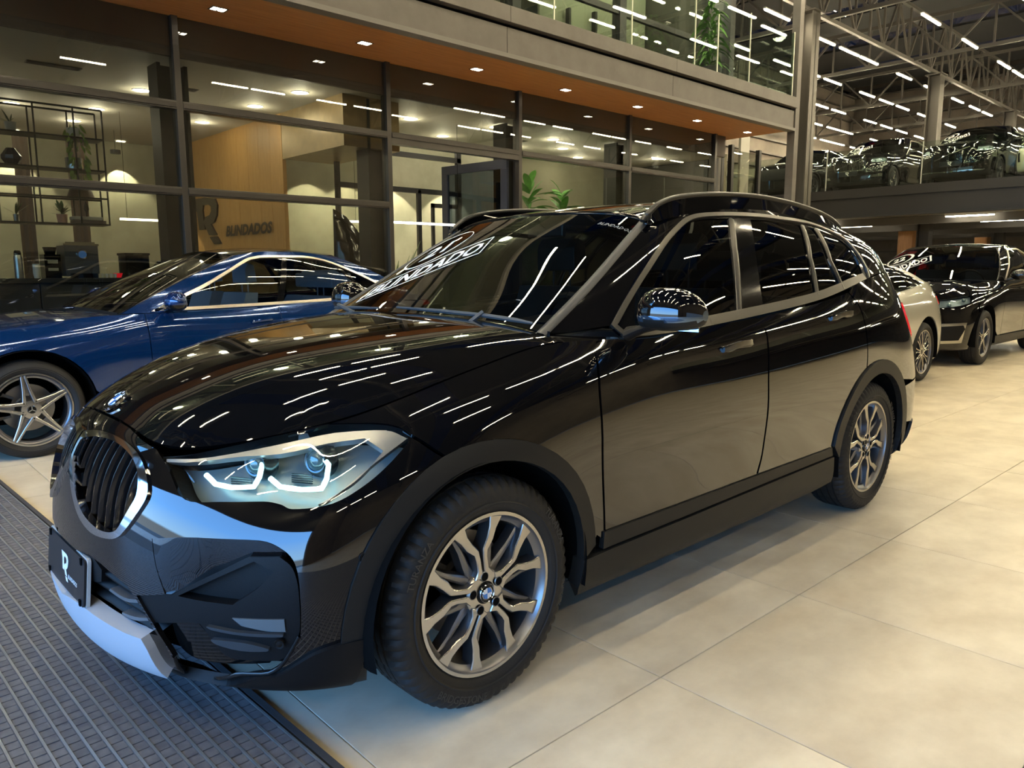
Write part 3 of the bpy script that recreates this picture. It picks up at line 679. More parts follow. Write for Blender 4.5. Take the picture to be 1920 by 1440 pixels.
# LED tubes
tb=MB(); tb.box(0,1.2,-.03,.03,0,.035); 
def led(x,y,z,first=[None]):
    if first[0] is None:
        t=empty('led_tube_light',(x,y,z)); q=MB(); q.box(0,1.18,-.022,.022,0,.03); q.build('tube',TUBE,t); q=MB(); q.box(-.01,1.19,-.035,.035,.03,.06); q.build('housing',mat('white housing',(.6,.6,.58),.5),t); first[0]=t
    else: t=cp(first[0],loc=(x,y,z))
    tag(t,'white LED tube light hung under the dark hall roof','light','LED tubes under the hall roof'); return t
random.seed(11); nled=0
for r,y in enumerate((-9.8,-7.2,-5.0,-2.6,-.7,1.0,2.8,4.7,7.2,9.0,10.9,12.6,14.2)):
    x=-6.2 if y<5.9 else 15.8
    if y==-7.2: x=17.0
    while x<38:
        n=random.choice((1,1,2,3) if x<17 else (1,2,3))
        for k in range(n):
            if x<38: led(x,y,7.25 if x<16 else 7.15); nled+=1
            x+=1.22+random.choice((.1,.3,.45))
        x+=random.choice((1.1,1.6,2.3,3.0) if x<17 else (.6,1.0,1.6))+(4.2 if x<15 and y==-5.0 else 1.6 if x<15 and y==-2.6 else 0)
print('leds',nled)
# ---------- mezzanine ----------
XM=20.3; ZM=3.42
b=MB(); b.box(XM,39.4,-15,15,3.0,ZM); struct('trim_3',b.build('mezzanine_slab',STEELD))
mb_=empty('mezzanine_edge_beam',(XM,0,2.69),label='deep dark edge beam of the raised parking deck at the right',cat='beam')
b=MB(); b.box(-.25,-.2,-15,15,0,.50); b.build('web',STEELD,mb_); b=MB(); b.box(-.36,0,-15,15,-.03,.0); b.box(-.30,0,-15,15,.50,.74); b.build('flange',STEELD,mb_)
dk=MB()
for k in range(47):
    x=XM+.1+.4*k; dk.prism([(x,2.93),(x+.08,2.80),(x+.2,2.80),(x+.28,2.93),(x+.4,2.93),(x+.4,2.99),(x,2.99)],'y',-15,15)
struct('trim_4',dk.build('deck_underside',DECKM))
for k in range(4):
    b=MB(); x=XM+2.5+4*k; b.box(x,x+.12,-15,15,2.56,2.79); struct('trim_%d'%(5+k),b.build('deck_joist',STEELM))
for x,y,lb in ((27.9,8.0,'wooden clad post under the raised deck, left one with the taller visible shaft'),(36.2,7.9,'short wooden clad post seen above the roof of the black car at the right')):
    t=empty('timber_post',(x,y,0),label=lb,cat='post'); b=MB(); b.box(-.24,.24,-.24,.24,0,2.78); b.build('cladding',mat('orange timber',(.42,.20,.07),.5,noise=(4,(.55,.28,.11),(8,8,.5))),t); b=MB(); b.box(-.28,.28,-.28,.28,0,.08); b.build('plinth',STEELD,t)
# glass guard of the mezzanine
gg=empty('glass_guard',(XM-.2,0,3.435),label='clear glass guard along the edge of the raised deck, in front of the upstairs cars',cat='guard')
for k in range(12):
    b=MB(); b.box(0,.012,-15+2.5*k+.01,-15+2.5*(k+1)-.01,0,1.05); b.build('glass_pane',BALG,gg)
b=MB(); 
for k in range(13): b.box(-.003,.015,-15+2.5*k-.012,-15+2.5*k+.012,0,1.06)
b.build('pane_joint',mat('pane joint',(.35,.36,.33),.4),gg)

for i,(x,y) in enumerate([(x,y) for x in (22.5,25.7,28.9,32.1,35.3) for y in (-9,-4.5,0,4.5,9,13)]):  # unseen tubes added to brighten the deck underside
    if i==0:
        ul=empty('deck_fill_tube',(x,y,2.70)); b=MB(); b.box(-.02,.02,-.6,.6,0,.03); b.build('tube',mat('deck fill tube',(1,1,1),.4,emit=(1,.90,.68),es=48),ul); b=MB(); b.box(-.035,.035,-.62,.62,.03,.10); b.build('housing',mat('white housing'),ul); t=ul
    else: t=cp(ul,loc=(x,y,2.70))
    tag(t,'added white tube light brightening the underside of the raised parking deck','light','added tube lights under the raised deck')
# ---------- office building with glass front ----------
YG=6.5; ZS=4.02; XE=13.25
def bx(name,x0,x1,y0,y1,z0,z1,m,parent=None,bevel=0,loc=None):
    b=MB(); b.box(x0,x1,y0,y1,z0,z1); return b.build(name,m,parent,bevel=bevel)
# timber soffit and layered fascia
struct('trim_20',bx('soffit',-8.9,XE,5.26,YG+.05,ZS,ZS+.06,WOODS))
struct('trim_21',bx('soffit_end',XE-.0,XE+.32,5.26,7.1,ZS,ZS+.06,WOODS))
fa=empty('balcony_fascia',(0,5.24,0),label='long grey layered fascia of the office balcony above the timber soffit',cat='fascia')
xs=[-8.9,-5.2,-1.55,2.1,5.75,9.45,XE+.35]
for a,c in zip(xs[:-1],xs[1:]):
    b=MB(); b.box(a+.004,c-.004,-.02,.06,ZS+.05,4.40); b.build('lower_panel',FASC,fa,bevel=.004)
    b=MB(); b.box(a+.003,c-.003,-.09,.06,4.445,4.645); b.build('upper_panel',FASC,fa,bevel=.004)
b=MB(); b.box(-8.9,XE+.36,-.06,.1,ZS-.01,ZS+.045); b.build('drip_edge',mat('fascia edge',(.12,.11,.10),.5),fa)
b=MB(); b.box(-8.9,XE+.3,.02,.1,4.39,4.46); b.build('shadow_gap',VOID,fa)
b=MB(); b.box(XE+.25,XE+.35,.06,1.4,ZS+.05,4.64); b.build('end_panel',FASC,fa)
struct('trim_22',bx('balcony_slab',-8.9,XE+.25,5.3,15,4.12,4.6,STEELM))
# recessed twin downlights of the soffit
first=None
ORD=['first','second','third','fourth','fifth','sixth','seventh','eighth','ninth','tenth','eleventh','twelfth']
for k in range(4,12):
    x=2.22+1.81*(k-5)
    if x>XE+.2: break
    if first is None:
        first=empty('soffit_downlight',(x,5.94,ZS-.001)); b=MB(); b.box(-.07,-.008,-.05,.05,-.002,.0); b.box(.008,.07,-.05,.05,-.002,.0); b.build('lens',mat('soffit lens',(1,1,1),.4,emit=(1,.9,.68),es=30),first)
        b=MB(); b.box(-.09,.09,-.07,.07,-.0015,.004); b.build('bezel',mat('downlight bezel',(.05,.045,.04),.5),first); t=first
    else: t=cp(first,loc=(x,5.94,ZS-.001))
    tag(t,('%s twin recessed downlight from the left in the timber soffit'%ORD[k-5] if k>4 else 'twin recessed soffit downlight just past the left edge of the picture'),'light','downlights in the timber soffit')
    ld=bpy.data.lights.new('soffit_spot','SPOT'); ld.energy=22; ld.color=(1,.86,.62); ld.spot_size=1.5; ld.spot_blend=.6; ld.shadow_soft_size=.05
    lo=bpy.data.objects.new('soffit_lamp',ld); COL.objects.link(lo); lo.location=(0,0,-.03); lo.parent=t
# curtain wall
cw=empty('storefront',(0,YG,0),label='dark framed glass curtain wall of the ground floor office behind the blue car',cat='curtain wall')
mx=[-6.45,-3.65,-.85,1.94,4.71,7.17,9.94,12.76]; rz=[3.08,2.15]
for k,x in enumerate(mx):
    b=MB(); b.box(x-.035,x+.035,-.05,.09,0,ZS); b.build('mullion',FRAME,cw,bevel=.003)
for i,(a,c) in enumerate(zip(mx[:-1],mx[1:])):
    door=abs(a-4.71)<.01
    for z in ([3.08] if door else rz): b=MB(); b.box(a+.035,c-.035,-.05,.07,z-.045,z+.045); b.box(a+.035,c-.035,-.062,-.05,z-.03,z+.03); b.build('transom',FRAME,cw,bevel=.003)
    zz=[(3.12,ZS)]+([] if door else [(2.20,3.03),(0.05,2.10)])
    for z0,z1 in zz: 
        b=MB(); b.box(a+.03,c-.03,.0,.012,z0,z1); b.build('glass_pane',CLEAR,cw)
    if not door: b=MB(); b.box(a,c,-.05,.07,0,.06); b.build('sill_rail',FRAME,cw)
# steel stanchions just inside the glass
for x,lb in ((2.0,'behind the first mullion at the left'),(4.74,'between the wordmark wall and the open doorway'),(7.32,'right of the open glass door'),(10.1,'behind the mullion with the reflected cars')):
    t=empty('office_column',(x,YG+.42,0),label='dark steel office column '+lb,cat='column'); b=MB(); b.box(-.17,-.13,-.15,.15,0,3.58); b.box(.13,.17,-.15,.15,0,3.58); b.box(-.13,.13,-.02,.02,0,3.58); b.build('shaft',STEELD,t); b=MB(); b.box(-.2,.2,-.2,.2,0,.02); b.build('foot_plate',STEELD,t)
# open glass door
dr=empty('glass_door',(7.06,YG+.13,0),label='dark framed glass door standing open in the glass front',cat='door')
dr.rotation_euler=(0,0,math.radians(97))
b=MB(); b.box(.0,1.45,-.03,.03,2.86,3.0); b.box(0,1.45,-.03,.03,0,.14); b.box(0,.13,-.03,.03,.14,2.86); b.box(1.32,1.45,-.03,.03,.14,2.86); b.build('door_frame',mat('door frame blue grey',(.05,.055,.075),.35,metal=.4),dr,bevel=.003)
b=MB(); b.box(.13,1.32,-.006,.006,.14,2.86); b.build('glass_pane',glassmat('door glazing',(.35,.40,.46),1.5,boost=1.5),dr); b=MB(); b.tube([(1.36,-.06,.9),(1.36,-.06,1.6)],.014,8); b.build('pull_handle',CHROME,dr)
b=MB(); b.box(4.745,7.135,-.05,.07,2.97,3.04); o=b.build('door_head',FRAME,cw)
# rooms behind the glass
struct('floor_2',bx('office_floor',-8.8,13.3,YG+.1,15,0,.01,mat('office floor',(.30,.26,.2),.25)))
struct('ceiling_2',bx('office_ceiling',-8.8,13.2,YG+.05,15,3.6,3.66,CEIL))
b=MB(); b.box(-8.8,13.2,YG+.01,YG+.06,3.6,4.02); struct('trim_23',b.build('ceiling_upstand',mat('upstand brown',(.05,.035,.025),.6)))
struct('wall_office',bx('wall_office_back',-8.8,4.2,13.0,13.1,0,3.6,WALLI))
struct('wall_office_end',bx('wall_office_side',-8.9,-8.8,6.5,15,0,3.6,WALLI))
struct('wall_office_right',bx('wall_office_rear',4.3,13.2,9.3,9.4,0,3.6,WALLI)) 
# timber wall with wordmark, and header beam to the glass
ww=empty('timber_wall',(4.2,0,0),label='tan timber feature wall carrying the dark R mark and wordmark',cat='wall')
for k in range(11): b=MB(); b.box(0,.06,8.56+.4*k+.003,8.56+.4*(k+1)-.003,0,3.6); b.build('plank',WOODI,ww)
b=MB(); b.box(0,.9,6.78,8.55,2.93,3.6); b.build('header',mat('bronzed header',(.22,.15,.07),.35,metal=.3,noise=(6,(.30,.21,.10),(1,1,1))),ww)

def rlogo2(fn,mb,s=1):
    top=[(-.50,.5),(.22,.5),(.42,.44),(.5,.30),(.46,.08),(.34,-.06),(.20,-.10),(.40,-.34),(.10,-.34),(-.10,-.04),(-.02,.07),(.16,.10),(.24,.18),(.24,.28),(.14,.34),(-.08,.34),(-.12,.22),(-.06,-.20),(-.30,-.20),(-.36,.20),(-.44,.34)]
    leg=[(.12,-.38),(.42,-.38),(.56,-.54),(.28,-.54)]
    for poly in (top,leg):
        n=len(poly); V=[fn(x*s,z*s,0) for x,z in poly]+[fn(x*s,z*s,1) for x,z in poly]; mb.add(V,[tuple(range(n)),tuple(range(n,2*n))[::-1]]+[(i,(i+1)%n,n+(i+1)%n,n+i) for i in range(n)])
DK=mat('dark bronze lettering',(.035,.022,.014),.4,metal=.5)
b=MB(); rlogo2(lambda x,z,d:(-.035+.03*d,11.55-x*1.35,2.17+z),b,.80); b.build('wall_mark',DK,ww)
V,F=textmesh('BLINDADOS',shear=.25,bold=.05); b=MB(); w_=V[:,0].max()-V[:,0].min(); sc=1.78/w_
b.add([(-.03,9.85-q[0]*sc,1.93+q[1]*.23) for q in V],F); b.build('wall_wordmark',DK,ww)
for y in (12.75,): 
    b=MB()
    for k in range(16): b.box(-.02,.0,12.1+.055*k,12.1+.055*k+.03,0,3.6)
    b.build('batten_field',WOODI,ww)
# downlights in the office ceiling
disc=None
spots=[(2.19,8.41,3.6),(1.1,10.45,3.6),(2.07,11.27,3.6),(2.09,10.07,3.6),(3.77,7.13,3.6),(3.71,8.34,3.6),(3.61,10.04,3.6),(-.6,8.4,3.6),(-2.4,9.5,3.6),(-4.5,8.4,3.6),(7.21,8.47,3.6),(7.33,7.21,3.6),(5.9,7.6,3.6),(8.9,7.4,3.6),(9.0,8.5,3.6),(10.6,7.4,3.6),(10.9,8.6,3.6),(12.3,7.6,3.6),(9.8,8.0,3.6)]
SPL=['nearest the glass at the first mullion','above the right end of the shelf','deepest in the row over the shelf','behind the first mullion, mid depth','nearest the glass before the timber wall','second from the glass before the timber wall','deepest before the timber wall','left of the photo edge, near the glass','left of the photo edge, deep in the room','far left near the glass','over the doorway, deeper one','over the doorway, nearest the glass','just right of the timber header','above the open glass door','behind the open glass door','above the leafy plants near the glass','above the leafy plants, deeper one','in the last bay near the glass','between the two leafy plants']
for x,y,z in spots:
    if disc is None:
        disc=empty('ceiling_downlight',(x,y,z-.006)); b=MB(); b.lathe([(0,0),(.095,0),(.10,.004)],n=20); b.build('lens',SPOTE,disc); b=MB(); b.lathe([(.10,.004),(.115,-.002),(.12,.005)],n=20); b.build('trim_ring',mat('white housing'),disc); t=disc
    else: t=cp(disc,loc=(x,y,z-.006))
    tag(t,'round white office downlight '+SPL[spots.index((x,y,z))],'light','round office ceiling lights')
    ld=bpy.data.lights.new('office_spot','POINT'); ld.energy=11; ld.color=(1,.92,.70); ld.shadow_soft_size=.08; lo=bpy.data.objects.new('office_lamp',ld); COL.objects.link(lo); lo.location=(0,0,-.12); lo.parent=t
# wall washers throwing scallops on the plaster
for i,(x,y,z) in enumerate(((-4.6,12.78,3.35),(-2.3,12.78,3.35),(.1,12.78,3.35),(1.55,12.78,3.35),(3.2,12.78,3.35),(5.0,8.80,3.25),(5.72,8.80,3.25),(6.6,8.80,3.25),(7.9,8.8,3.25))):
    t=empty('wall_washer',(x,y,3.59),label='small wall washer throwing a light scallop, %s from the left'%ORD[i],cat='light',group='wall washers in the office')
    b=MB(); b.box(-.07,.07,-.035,.035,-.01,0); b.build('lens',mat('washer lens',(1,1,1),.4,emit=(1,.93,.7),es=8),t)
    ld=bpy.data.lights.new('washer','SPOT'); ld.energy=170; ld.color=(1,.93,.66); ld.spot_size=math.radians(84); ld.spot_blend=.12; ld.shadow_soft_size=.01; lo=bpy.data.objects.new('washer_lamp',ld); COL.objects.link(lo); lo.location=(0,0,-(3.59-z)); lo.parent=t
# glazed partition behind the doorway
pt=empty('glass_partition',(0,8.2,0),label='dark framed glass partition seen through the open doorway',cat='partition')
for x0,x1,z0,z1 in ((4.9,4.97,0,3.2),(5.55,5.62,0,2.6),(6.45,6.52,0,2.6),(7.3,7.40,0,3.3),(4.9,7.4,3.12,3.2),(4.9,7.4,2.55,2.63),(8.6,8.68,0,3.3)):
    b=MB(); b.box(x0,x1,0,.06,z0,z1); b.build('frame_bar',STEELD,pt)
b=MB(); b.box(6.75,6.80,0,.05,0,2.4); b.box(6.75,7.3,0,.05,2.33,2.4); b.build('door_leaf_frame',STEELD,pt)
# pendant linear lights
for x,y,z,L in ((2.75,10.0,2.02,.95),(6.05,7.45,1.98,1.5),(5.3,8.0,2.0,.6)):
    t=empty('linear_pendant',(x,y,z),label={2.75:'slim lit pendant bar in front of the plaster wall left of the timber wall',6.05:'long slim lit pendant bar seen through the doorway',5.3:'short slim lit pendant bar beside the dark office column'}[x],cat='light')
    b=MB(); b.box(-L/2,L/2,-.02,.02,0,.03); b.build('light_bar',mat('pendant glow',(1,1,1),.4,emit=(1,.95,.82),es=9),t); b=MB(); b.tube([(-L/2+.1,0,.03),(-L/2+.1,0,3.59-z)],.003,5); b.tube([(L/2-.1,0,.03),(L/2-.1,0,3.59-z)],.003,5); b.build('cable',VOID,t)
# slots and vents in the ceiling
for x,y,lb in ((1.05,7.8,'left of the first downlight'),(2.45,7.95,'beside the first mullion'),(3.0,8.9,'near the timber wall'),(8.4,7.9,'over the doorway')):
    t=MB(); t.box(-.28,.28,-.07,.07,-.006,0); 
    for k in range(4): t.box(-.26,.26,-.05+.03*k,-.04+.03*k,-.012,-.006)
    o=t.build('ceiling_vent',mat('vent bronze',(.06,.045,.035),.5),loc=(x,y,3.598)); tag(o,'slim dark ceiling vent '+lb,'vent')
# bar counter with machines
ct=empty('bar_counter',(-1.0,7.05,0),label='long dark bar counter with a thin top behind the glass at the left',cat='counter')
b=MB(); b.box(-4.5,2.5,0,.65,1.14,1.19); b.build('countertop',mat('counter top dark',(.03,.03,.032),.2),ct,bevel=.004)
for k in range(8): b=MB(); b.box(-4.45+.86*k,-4.45+.86*k+.85,.05,.60,.1,1.14); b.build('cabinet_panel',mat('counter front',(.035,.033,.035),.4),ct,bevel=.003)
b=MB(); b.box(-4.4,2.4,.1,.55,0,.1); b.build('plinth',VOID,ct)
def item(name,loc,label,cat,parts,group=None):
    t=empty(name,loc,label=label,cat=cat,group=group)
    for nm,fn,m in parts:
        b=MB(); fn(b); b.build(nm,m,t,smooth=nm in('bottle_body','knob','globe','pot','cap','lens','vase'),bevel=0)
    return t
Zc=1.19
item('coffee_machine',(1.02,7.35,Zc),'dark espresso machine with a round chrome dial on the counter','coffee machine',[('body',lambda b:b.box(-.17,.17,-.16,.2,.02,.36),mat('machine graphite',(.10,.11,.13),.35,metal=.6)),('top_tray',lambda b:(b.box(-.18,.18,-.17,.2,.36,.38),b.box(-.15,.15,-.13,.15,.38,.40)),CHROME),('knob',lambda b:(b.lathe([(0,-.19),(.05,-.19),(.062,-.165)],c=(0,0,.26),axis='y',n=24)),CHROME),('display',lambda b:b.lathe([(0,-.195),(.042,-.193)],c=(0,0,.26),axis='y',n=24),mat('dial blue black',(.01,.02,.05),.1,emit=(.1,.25,.6),es=.4)),('drip_tray',lambda b:b.box(-.13,.13,-.24,-.16,.0,.05),PIANO)])
item('coffee_grinder',(.74,7.35,Zc),'squat black coffee grinder left of the espresso machine','coffee grinder',[('body',lambda b:b.box(-.08,.08,-.1,.12,0,.26),PIANO),('panel_buttons',lambda b:(b.box(-.05,.05,-.105,-.1,.16,.2),b.box(-.05,.05,-.105,-.1,.08,.11)),mat('beige buttons',(.35,.32,.25),.5)),('hopper',lambda b:b.lathe([(.05,.26),(.07,.34),(.0,.345)],n=16),PIANO)])
item('steel_flask',(.42,7.3,Zc),'tall brushed steel flask with a black cap at the left end of the counter','flask',[('bottle_body',lambda b:b.lathe([(0,0),(.04,0),(.042,.02),(.042,.22),(.034,.25)],n=20),mat('brushed steel',(.45,.47,.5),.3,metal=1)),('cap',lambda b:b.lathe([(.034,.25),(.036,.28),(.025,.30),(0,.30)],n=20),PIANO)])
item('paper_cup_stack',(.58,7.28,Zc),'pale stack of cups beside the steel flask','cups',[('cup',lambda b:b.lathe([(.025,0),(.034,.05),(.034,.15),(.03,.155),(0,.155)],n=16),mat('cup white',(.6,.62,.65),.5))])
item('toaster_box',(1.62,7.35,Zc),'black box shaped appliance at the right end of the counter','appliance',[('body',lambda b:b.box(-.13,.13,-.12,.16,.0,.26),PIANO),('lid',lambda b:b.box(-.14,.14,-.13,.17,.26,.285),VOID),('lid_handle',lambda b:b.box(-.05,.05,-.15,-.12,.262,.275),CHROME)])
item('red_capsule_dish',(1.40,7.25,Zc),'small glowing red dish beside the black appliance','dish',[('bowl',lambda b:b.lathe([(0,0),(.03,.0),(.05,.05),(.045,.05),(.0,.02)],n=16),mat('bright red',(.8,.01,.02),.3,emit=(1,.02,.04),es=.6))])
for k in range(5): item('glass_cup',(1.25-.0+.045*k-.08,7.18,Zc),'tiny glass cup, %s from the left in the row on the counter'%ORD[k],'cup',[('bowl',lambda b:b.lathe([(.012,0),(.018,.045),(.016,.045),(.010,.006)],n=12),mat('tiny cup glass',(.6,.6,.58),.1))],group='tiny cups in a row on the counter')
# hanging metal shelf
SHX=(-2.6,1.45); sf=empty('hanging_shelf',(0,7.6,0),label='open black metal shelf hung from the ceiling above the counter, holding plants and books',cat='shelf')
for z in (1.80,2.10,2.42,2.78,3.11):
    b=MB(); x0=SHX[0]; 
    b.box(x0,1.45,-.02,.28,z,z+.018) if z in (1.80,2.42,2.78) else (b.box(x0,1.45,-.02,0,z,z+.02),b.box(x0,1.45,.26,.28,z,z+.02)); b.build('shelf_board',STEELD,sf)
for x in (-2.6,-2.0,-1.4,-.8,-.2,.35,.75,1.15,1.45):
    for y in (-.01,.27): b=MB(); b.box(x-.008,x+.008,y-.008,y+.008,1.8,3.12 if x not in(.35,-1.4) else 3.6); b.build('shelf_rod',STEELD,sf)
def leafplant(name,loc,label,nl,L,up,col,potr=.07,pot=None,droop=0,parent=None,w=.25,seed=1,cat='plant',poth=.12,group=None,rz=0):
    rnd=random.Random(seed); t=empty(name,loc,rz=rz,label=label,cat=cat,group=group); lm=mat('leaf '+name+str(seed),col,.45,noise=(8,tuple(min(1,c*1.8) for c in col),(1,1,1)))
    if pot: b=MB(); b.lathe([(0,0),(potr*.8,0),(potr,poth),(potr*.9,poth),(potr*.85,poth*.85),(0,poth*.85)],n=18); b.build('pot',pot,t,smooth=True)
    for k in range(nl):
        a=rnd.uniform(0,2*PI); l=L*rnd.uniform(.6,1.1); e=rnd.uniform(.2,1.2) if up else rnd.uniform(-.2,.5); z0=poth*.85+(rnd.random()*up); b=MB(); V=[];n=6
        for i in range(n+1):
            s=i/n; r=l*s*math.cos(e); z=z0+l*s*math.sin(e)-droop*l*s*s; wd=w*l*math.sin(PI*min(1,s*.9+.08))**.8*.5
            c=(r*math.cos(a),r*math.sin(a)); V+=[(c[0]-wd*math.sin(a),c[1]+wd*math.cos(a),z+wd*.25),(c[0],c[1],z),(c[0]+wd*math.sin(a),c[1]-wd*math.cos(a),z+wd*.25)]
        b.add(V,[(3*i+j,3*i+j+1,3*i+j+4,3*i+j+3) for i in range(n) for j in range(2)]); b.build('leaf',lm,t,smooth=True)
    return t
def cascade(name,loc,label,nl,drop,col,seed):
    rnd=random.Random(seed); t=empty(name,loc,label=label,cat='plant'); lm=mat('leaf '+name+str(seed),col,.45,noise=(9,tuple(c*2 for c in col),(1,1,1)))
    b=MB(); b.lathe([(0,0),(.06,0),(.075,.11),(.065,.11),(.06,.02),(0,.02)],n=16); b.build('pot',mat('white pot',(.5,.5,.47),.5),t,smooth=True)
    for k in range(nl):
        s_=rnd.random(); z=.16-drop*s_; a=rnd.uniform(0,2*PI); r=.10*(1-.35*s_)*rnd.uniform(.75,1.1) if z<.12 else rnd.uniform(0,.08); c=np.array([r*math.cos(a),-.13*(1 if z<.05 else 0)+.5*r*math.sin(a),z]); l=rnd.uniform(.07,.12); w_=.018
        d=np.array([math.cos(a)*.5,math.sin(a)*.5-.1,-.85]); d/=np.linalg.norm(d); q=np.cross(d,[math.sin(a),-math.cos(a),.2]); q/=np.linalg.norm(q); n_=np.cross(d,q); V=[]
        for i_ in range(5):
            u=i_/4; wd=w_*math.sin(PI*(u*.85+.12)); m=c+d*l*u+n_*.015*math.sin(PI*u); V+=[m-q*wd,m+n_*.004,m+q*wd]
        b=MB(); b.add(V,[(3*i_+j,3*i_+j+1,3*i_+j+4,3*i_+j+3) for i_ in range(4) for j in range(2)]); b.build('leaf',lm,t,smooth=True)
    return t
cascade('trailing_plant',(1.18,7.74,2.80),'long trailing green plant hanging down the right part of the shelf',70,.66,(.13,.20,.035),3)
b=MB(); b.lathe([(0,0),(.09,0),(.095,.13),(.085,.13),(.08,.02),(0,.02)],n=20); tag(b.build('metal_planter',mat('metal planter',(.35,.38,.4),.25,metal=.9),loc=(1.16,7.74,2.44),smooth=True),'shiny metal planter on the middle shelf under the trailing plant','planter')
cascade('trailing_plant',(.12,7.74,2.80),'faint thinner trailing plant further left on the hanging shelf',40,.55,(.09,.13,.04),4)
leafplant('small_potted_plant',(.98,7.72,1.82),'small leafy plant in a pinkish pot on the bottom shelf',18,.16,.05,(.05,.10,.03),pot=mat('pink pot',(.42,.25,.2),.6),potr=.06,poth=.10,seed=5)
leafplant('small_potted_plant',(.52,7.72,1.82),'thin upright sprig in a glass holder on the bottom shelf',6,.20,.02,(.09,.12,.05),pot=mat('metal planter'),potr=.03,poth=.08,w=.1,seed=6)
leafplant('small_potted_plant',(.55,7.72,2.80),'spiky little plant in a pale pot on the upper shelf',9,.16,.03,(.08,.10,.06),pot=mat('pale pot',(.32,.31,.28),.6),potr=.06,poth=.1,w=.12,seed=7)
for i,(x,w_,z) in enumerate(((1.25,.34,1.82),(1.23,.31,1.862))):
    t=MB(); t.box(-w_/2,w_/2,-.10,.10,0,.038); o=t.build('shelf_book',[mat('book cover dark',(.10,.08,.07),.5),mat('book cover grey',(.30,.29,.26),.5)][i],loc=(x,7.71,z),bevel=.003); tag(o,('dark thick book lying flat on the bottom shelf','grey book lying on top of the dark one')[i],'book'); q=MB(); q.box(-w_/2+.004,w_/2-.01,-.098,.09,.004,.034); q.build('pages',mat('page paper',(.6,.58,.5),.8),o)
b=MB(); b.lathe([(0,0),(.008,.0),(.010,.05),(.03,.09),(.022,.14),(0,.19)],n=14); tag(b.build('ornament',STEELD,loc=(1.24,7.71,1.90),smooth=True),'slender dark leaf ornament standing on the stacked books','ornament')
b=MB(); b.lathe([(0,.15),(.10,.13),(.15,.0),(.14,0),(.09,.11),(0,.13)],n=24); tag(b.build('bowl',mat('brown bowl',(.06,.035,.025),.4),loc=(1.20,7.74,2.12),smooth=True),'dark brown bowl upturned on the middle shelf','bowl')
for x,z,lb in ((.53,2.44,'faceted black ornament on the middle shelf'),(-.02,2.44,'round glass vase on the middle shelf left of the black ornament')):
    b=MB(); b.lathe([(0,0),(.06,.0),(.10,.06),(.10,.10),(.05,.17),(.045,.18),(0,.18)],n=8 if z and x>.3 else 20); tag(b.build('vase',mat('navy glass',(.015,.018,.03),.12) if x>.3 else glassmat('vase glass',(.7,.72,.66)),loc=(x,7.72,z),smooth=x<.3),lb,'vase')
for x in (-.35,-.12,.12): b=MB(); b.lathe([(0,0),(.035,0),(.035,.14),(.02,.16),(.02,.19),(0,.19)],n=14); tag(b.build('glass_bottle',glassmat('bottle smoke',(.5,.48,.42)),loc=(x,7.72,2.80),smooth=True),'small glass bottle on the upper shelf, %s from the left'%ORD[[-.35,-.12,.12].index(x)],'bottle','bottles on the upper shelf')
b=MB(); b.box(-.04,.04,-.01,.01,0,.16); tag(b.build('framed_letter',mat('pale sign',(.5,.5,.48),.6),loc=(.12,7.72,1.82)),'small pale sign with a dark letter on the bottom shelf','sign')
V,F=textmesh('A',bold=.05); b=MB(); b.add([(q[0]*.08,0,q[1]*.1) for q in V],F); tmp=b.build('letter',VOID,bpy.data.objects['framed_letter'],loc=(0,-.012,.08))
# curtains / curtains behind the shelf
for k,(x,w_) in enumerate(((-3.2,.5),(-1.9,.45),(-.9,.5),(.2,.35),(.62,.18),(1.15,.2),(1.85,.30))):
    b=MB(); n=int(w_/.05); V=[]
    for i in range(n+1): V+=[(x+i*.05,10.9+.03*(i%2),0),(x+i*.05,10.9+.03*(i%2),3.3)]
    b.add(V,[(2*i,2*i+2,2*i+3,2*i+1) for i in range(n)]); tag(b.build('brown_curtain',mat('brown curtain',(.07,.048,.035),.8)),'dark brown curtain behind the hanging shelf, %s from the left'%ORD[k],'curtain','brown curtains behind the shelf')
# round pendant lamps, bonnet display, people behind desks are left as chairs
for x,y,lb in ((2.75,11.6,'small dark pendant fixture near the ceiling, left of the pair'),(3.25,11.0,'small dark pendant fixture near the ceiling, right of the pair')):
    b=MB(); b.lathe([(0,0),(.08,0),(.08,.06),(0,.06)],n=16); t=b.build('ceiling_fixture',STEELD,loc=(x,y,3.2)); tag(t,lb,'light fixture'); b=MB(); b.tube([(0,0,.06),(0,0,.38)],.004,5); b.build('cord',VOID,t)
for x,y,lb in ((2.95,10.2,'dark rounded chair back showing above the blue car roof, below the wordmark'),(3.95,7.9,'dark rounded chair back showing above the blue car roof, further right')):
    t=empty('office_chair',(x,y,0),label=lb,cat='chair'); b=MB(); V=[]
    b.prism([(-.24,.5),(-.26,1.0),(-.22,1.3),(-.12,1.42),(.12,1.42),(.22,1.3),(.26,1.0),(.24,.5)],'y',-.03,.03); b.build('backrest',MATTE,t,bevel=.02); b=MB(); b.box(-.25,.25,-.5,-.02,.46,.54); b.build('seat',MATTE,t,bevel=.02); b=MB(); b.tube([(0,-.25,.06),(0,-.25,.46)],.03,8); b.build('pedestal',STEELD,t)
    for k in range(5): b=MB(); b.tube([(0,-.25,.07),(.3*math.cos(k*1.2566),-.25+.3*math.sin(k*1.2566),.03)],.018,6); b.build('leg',STEELD,t)
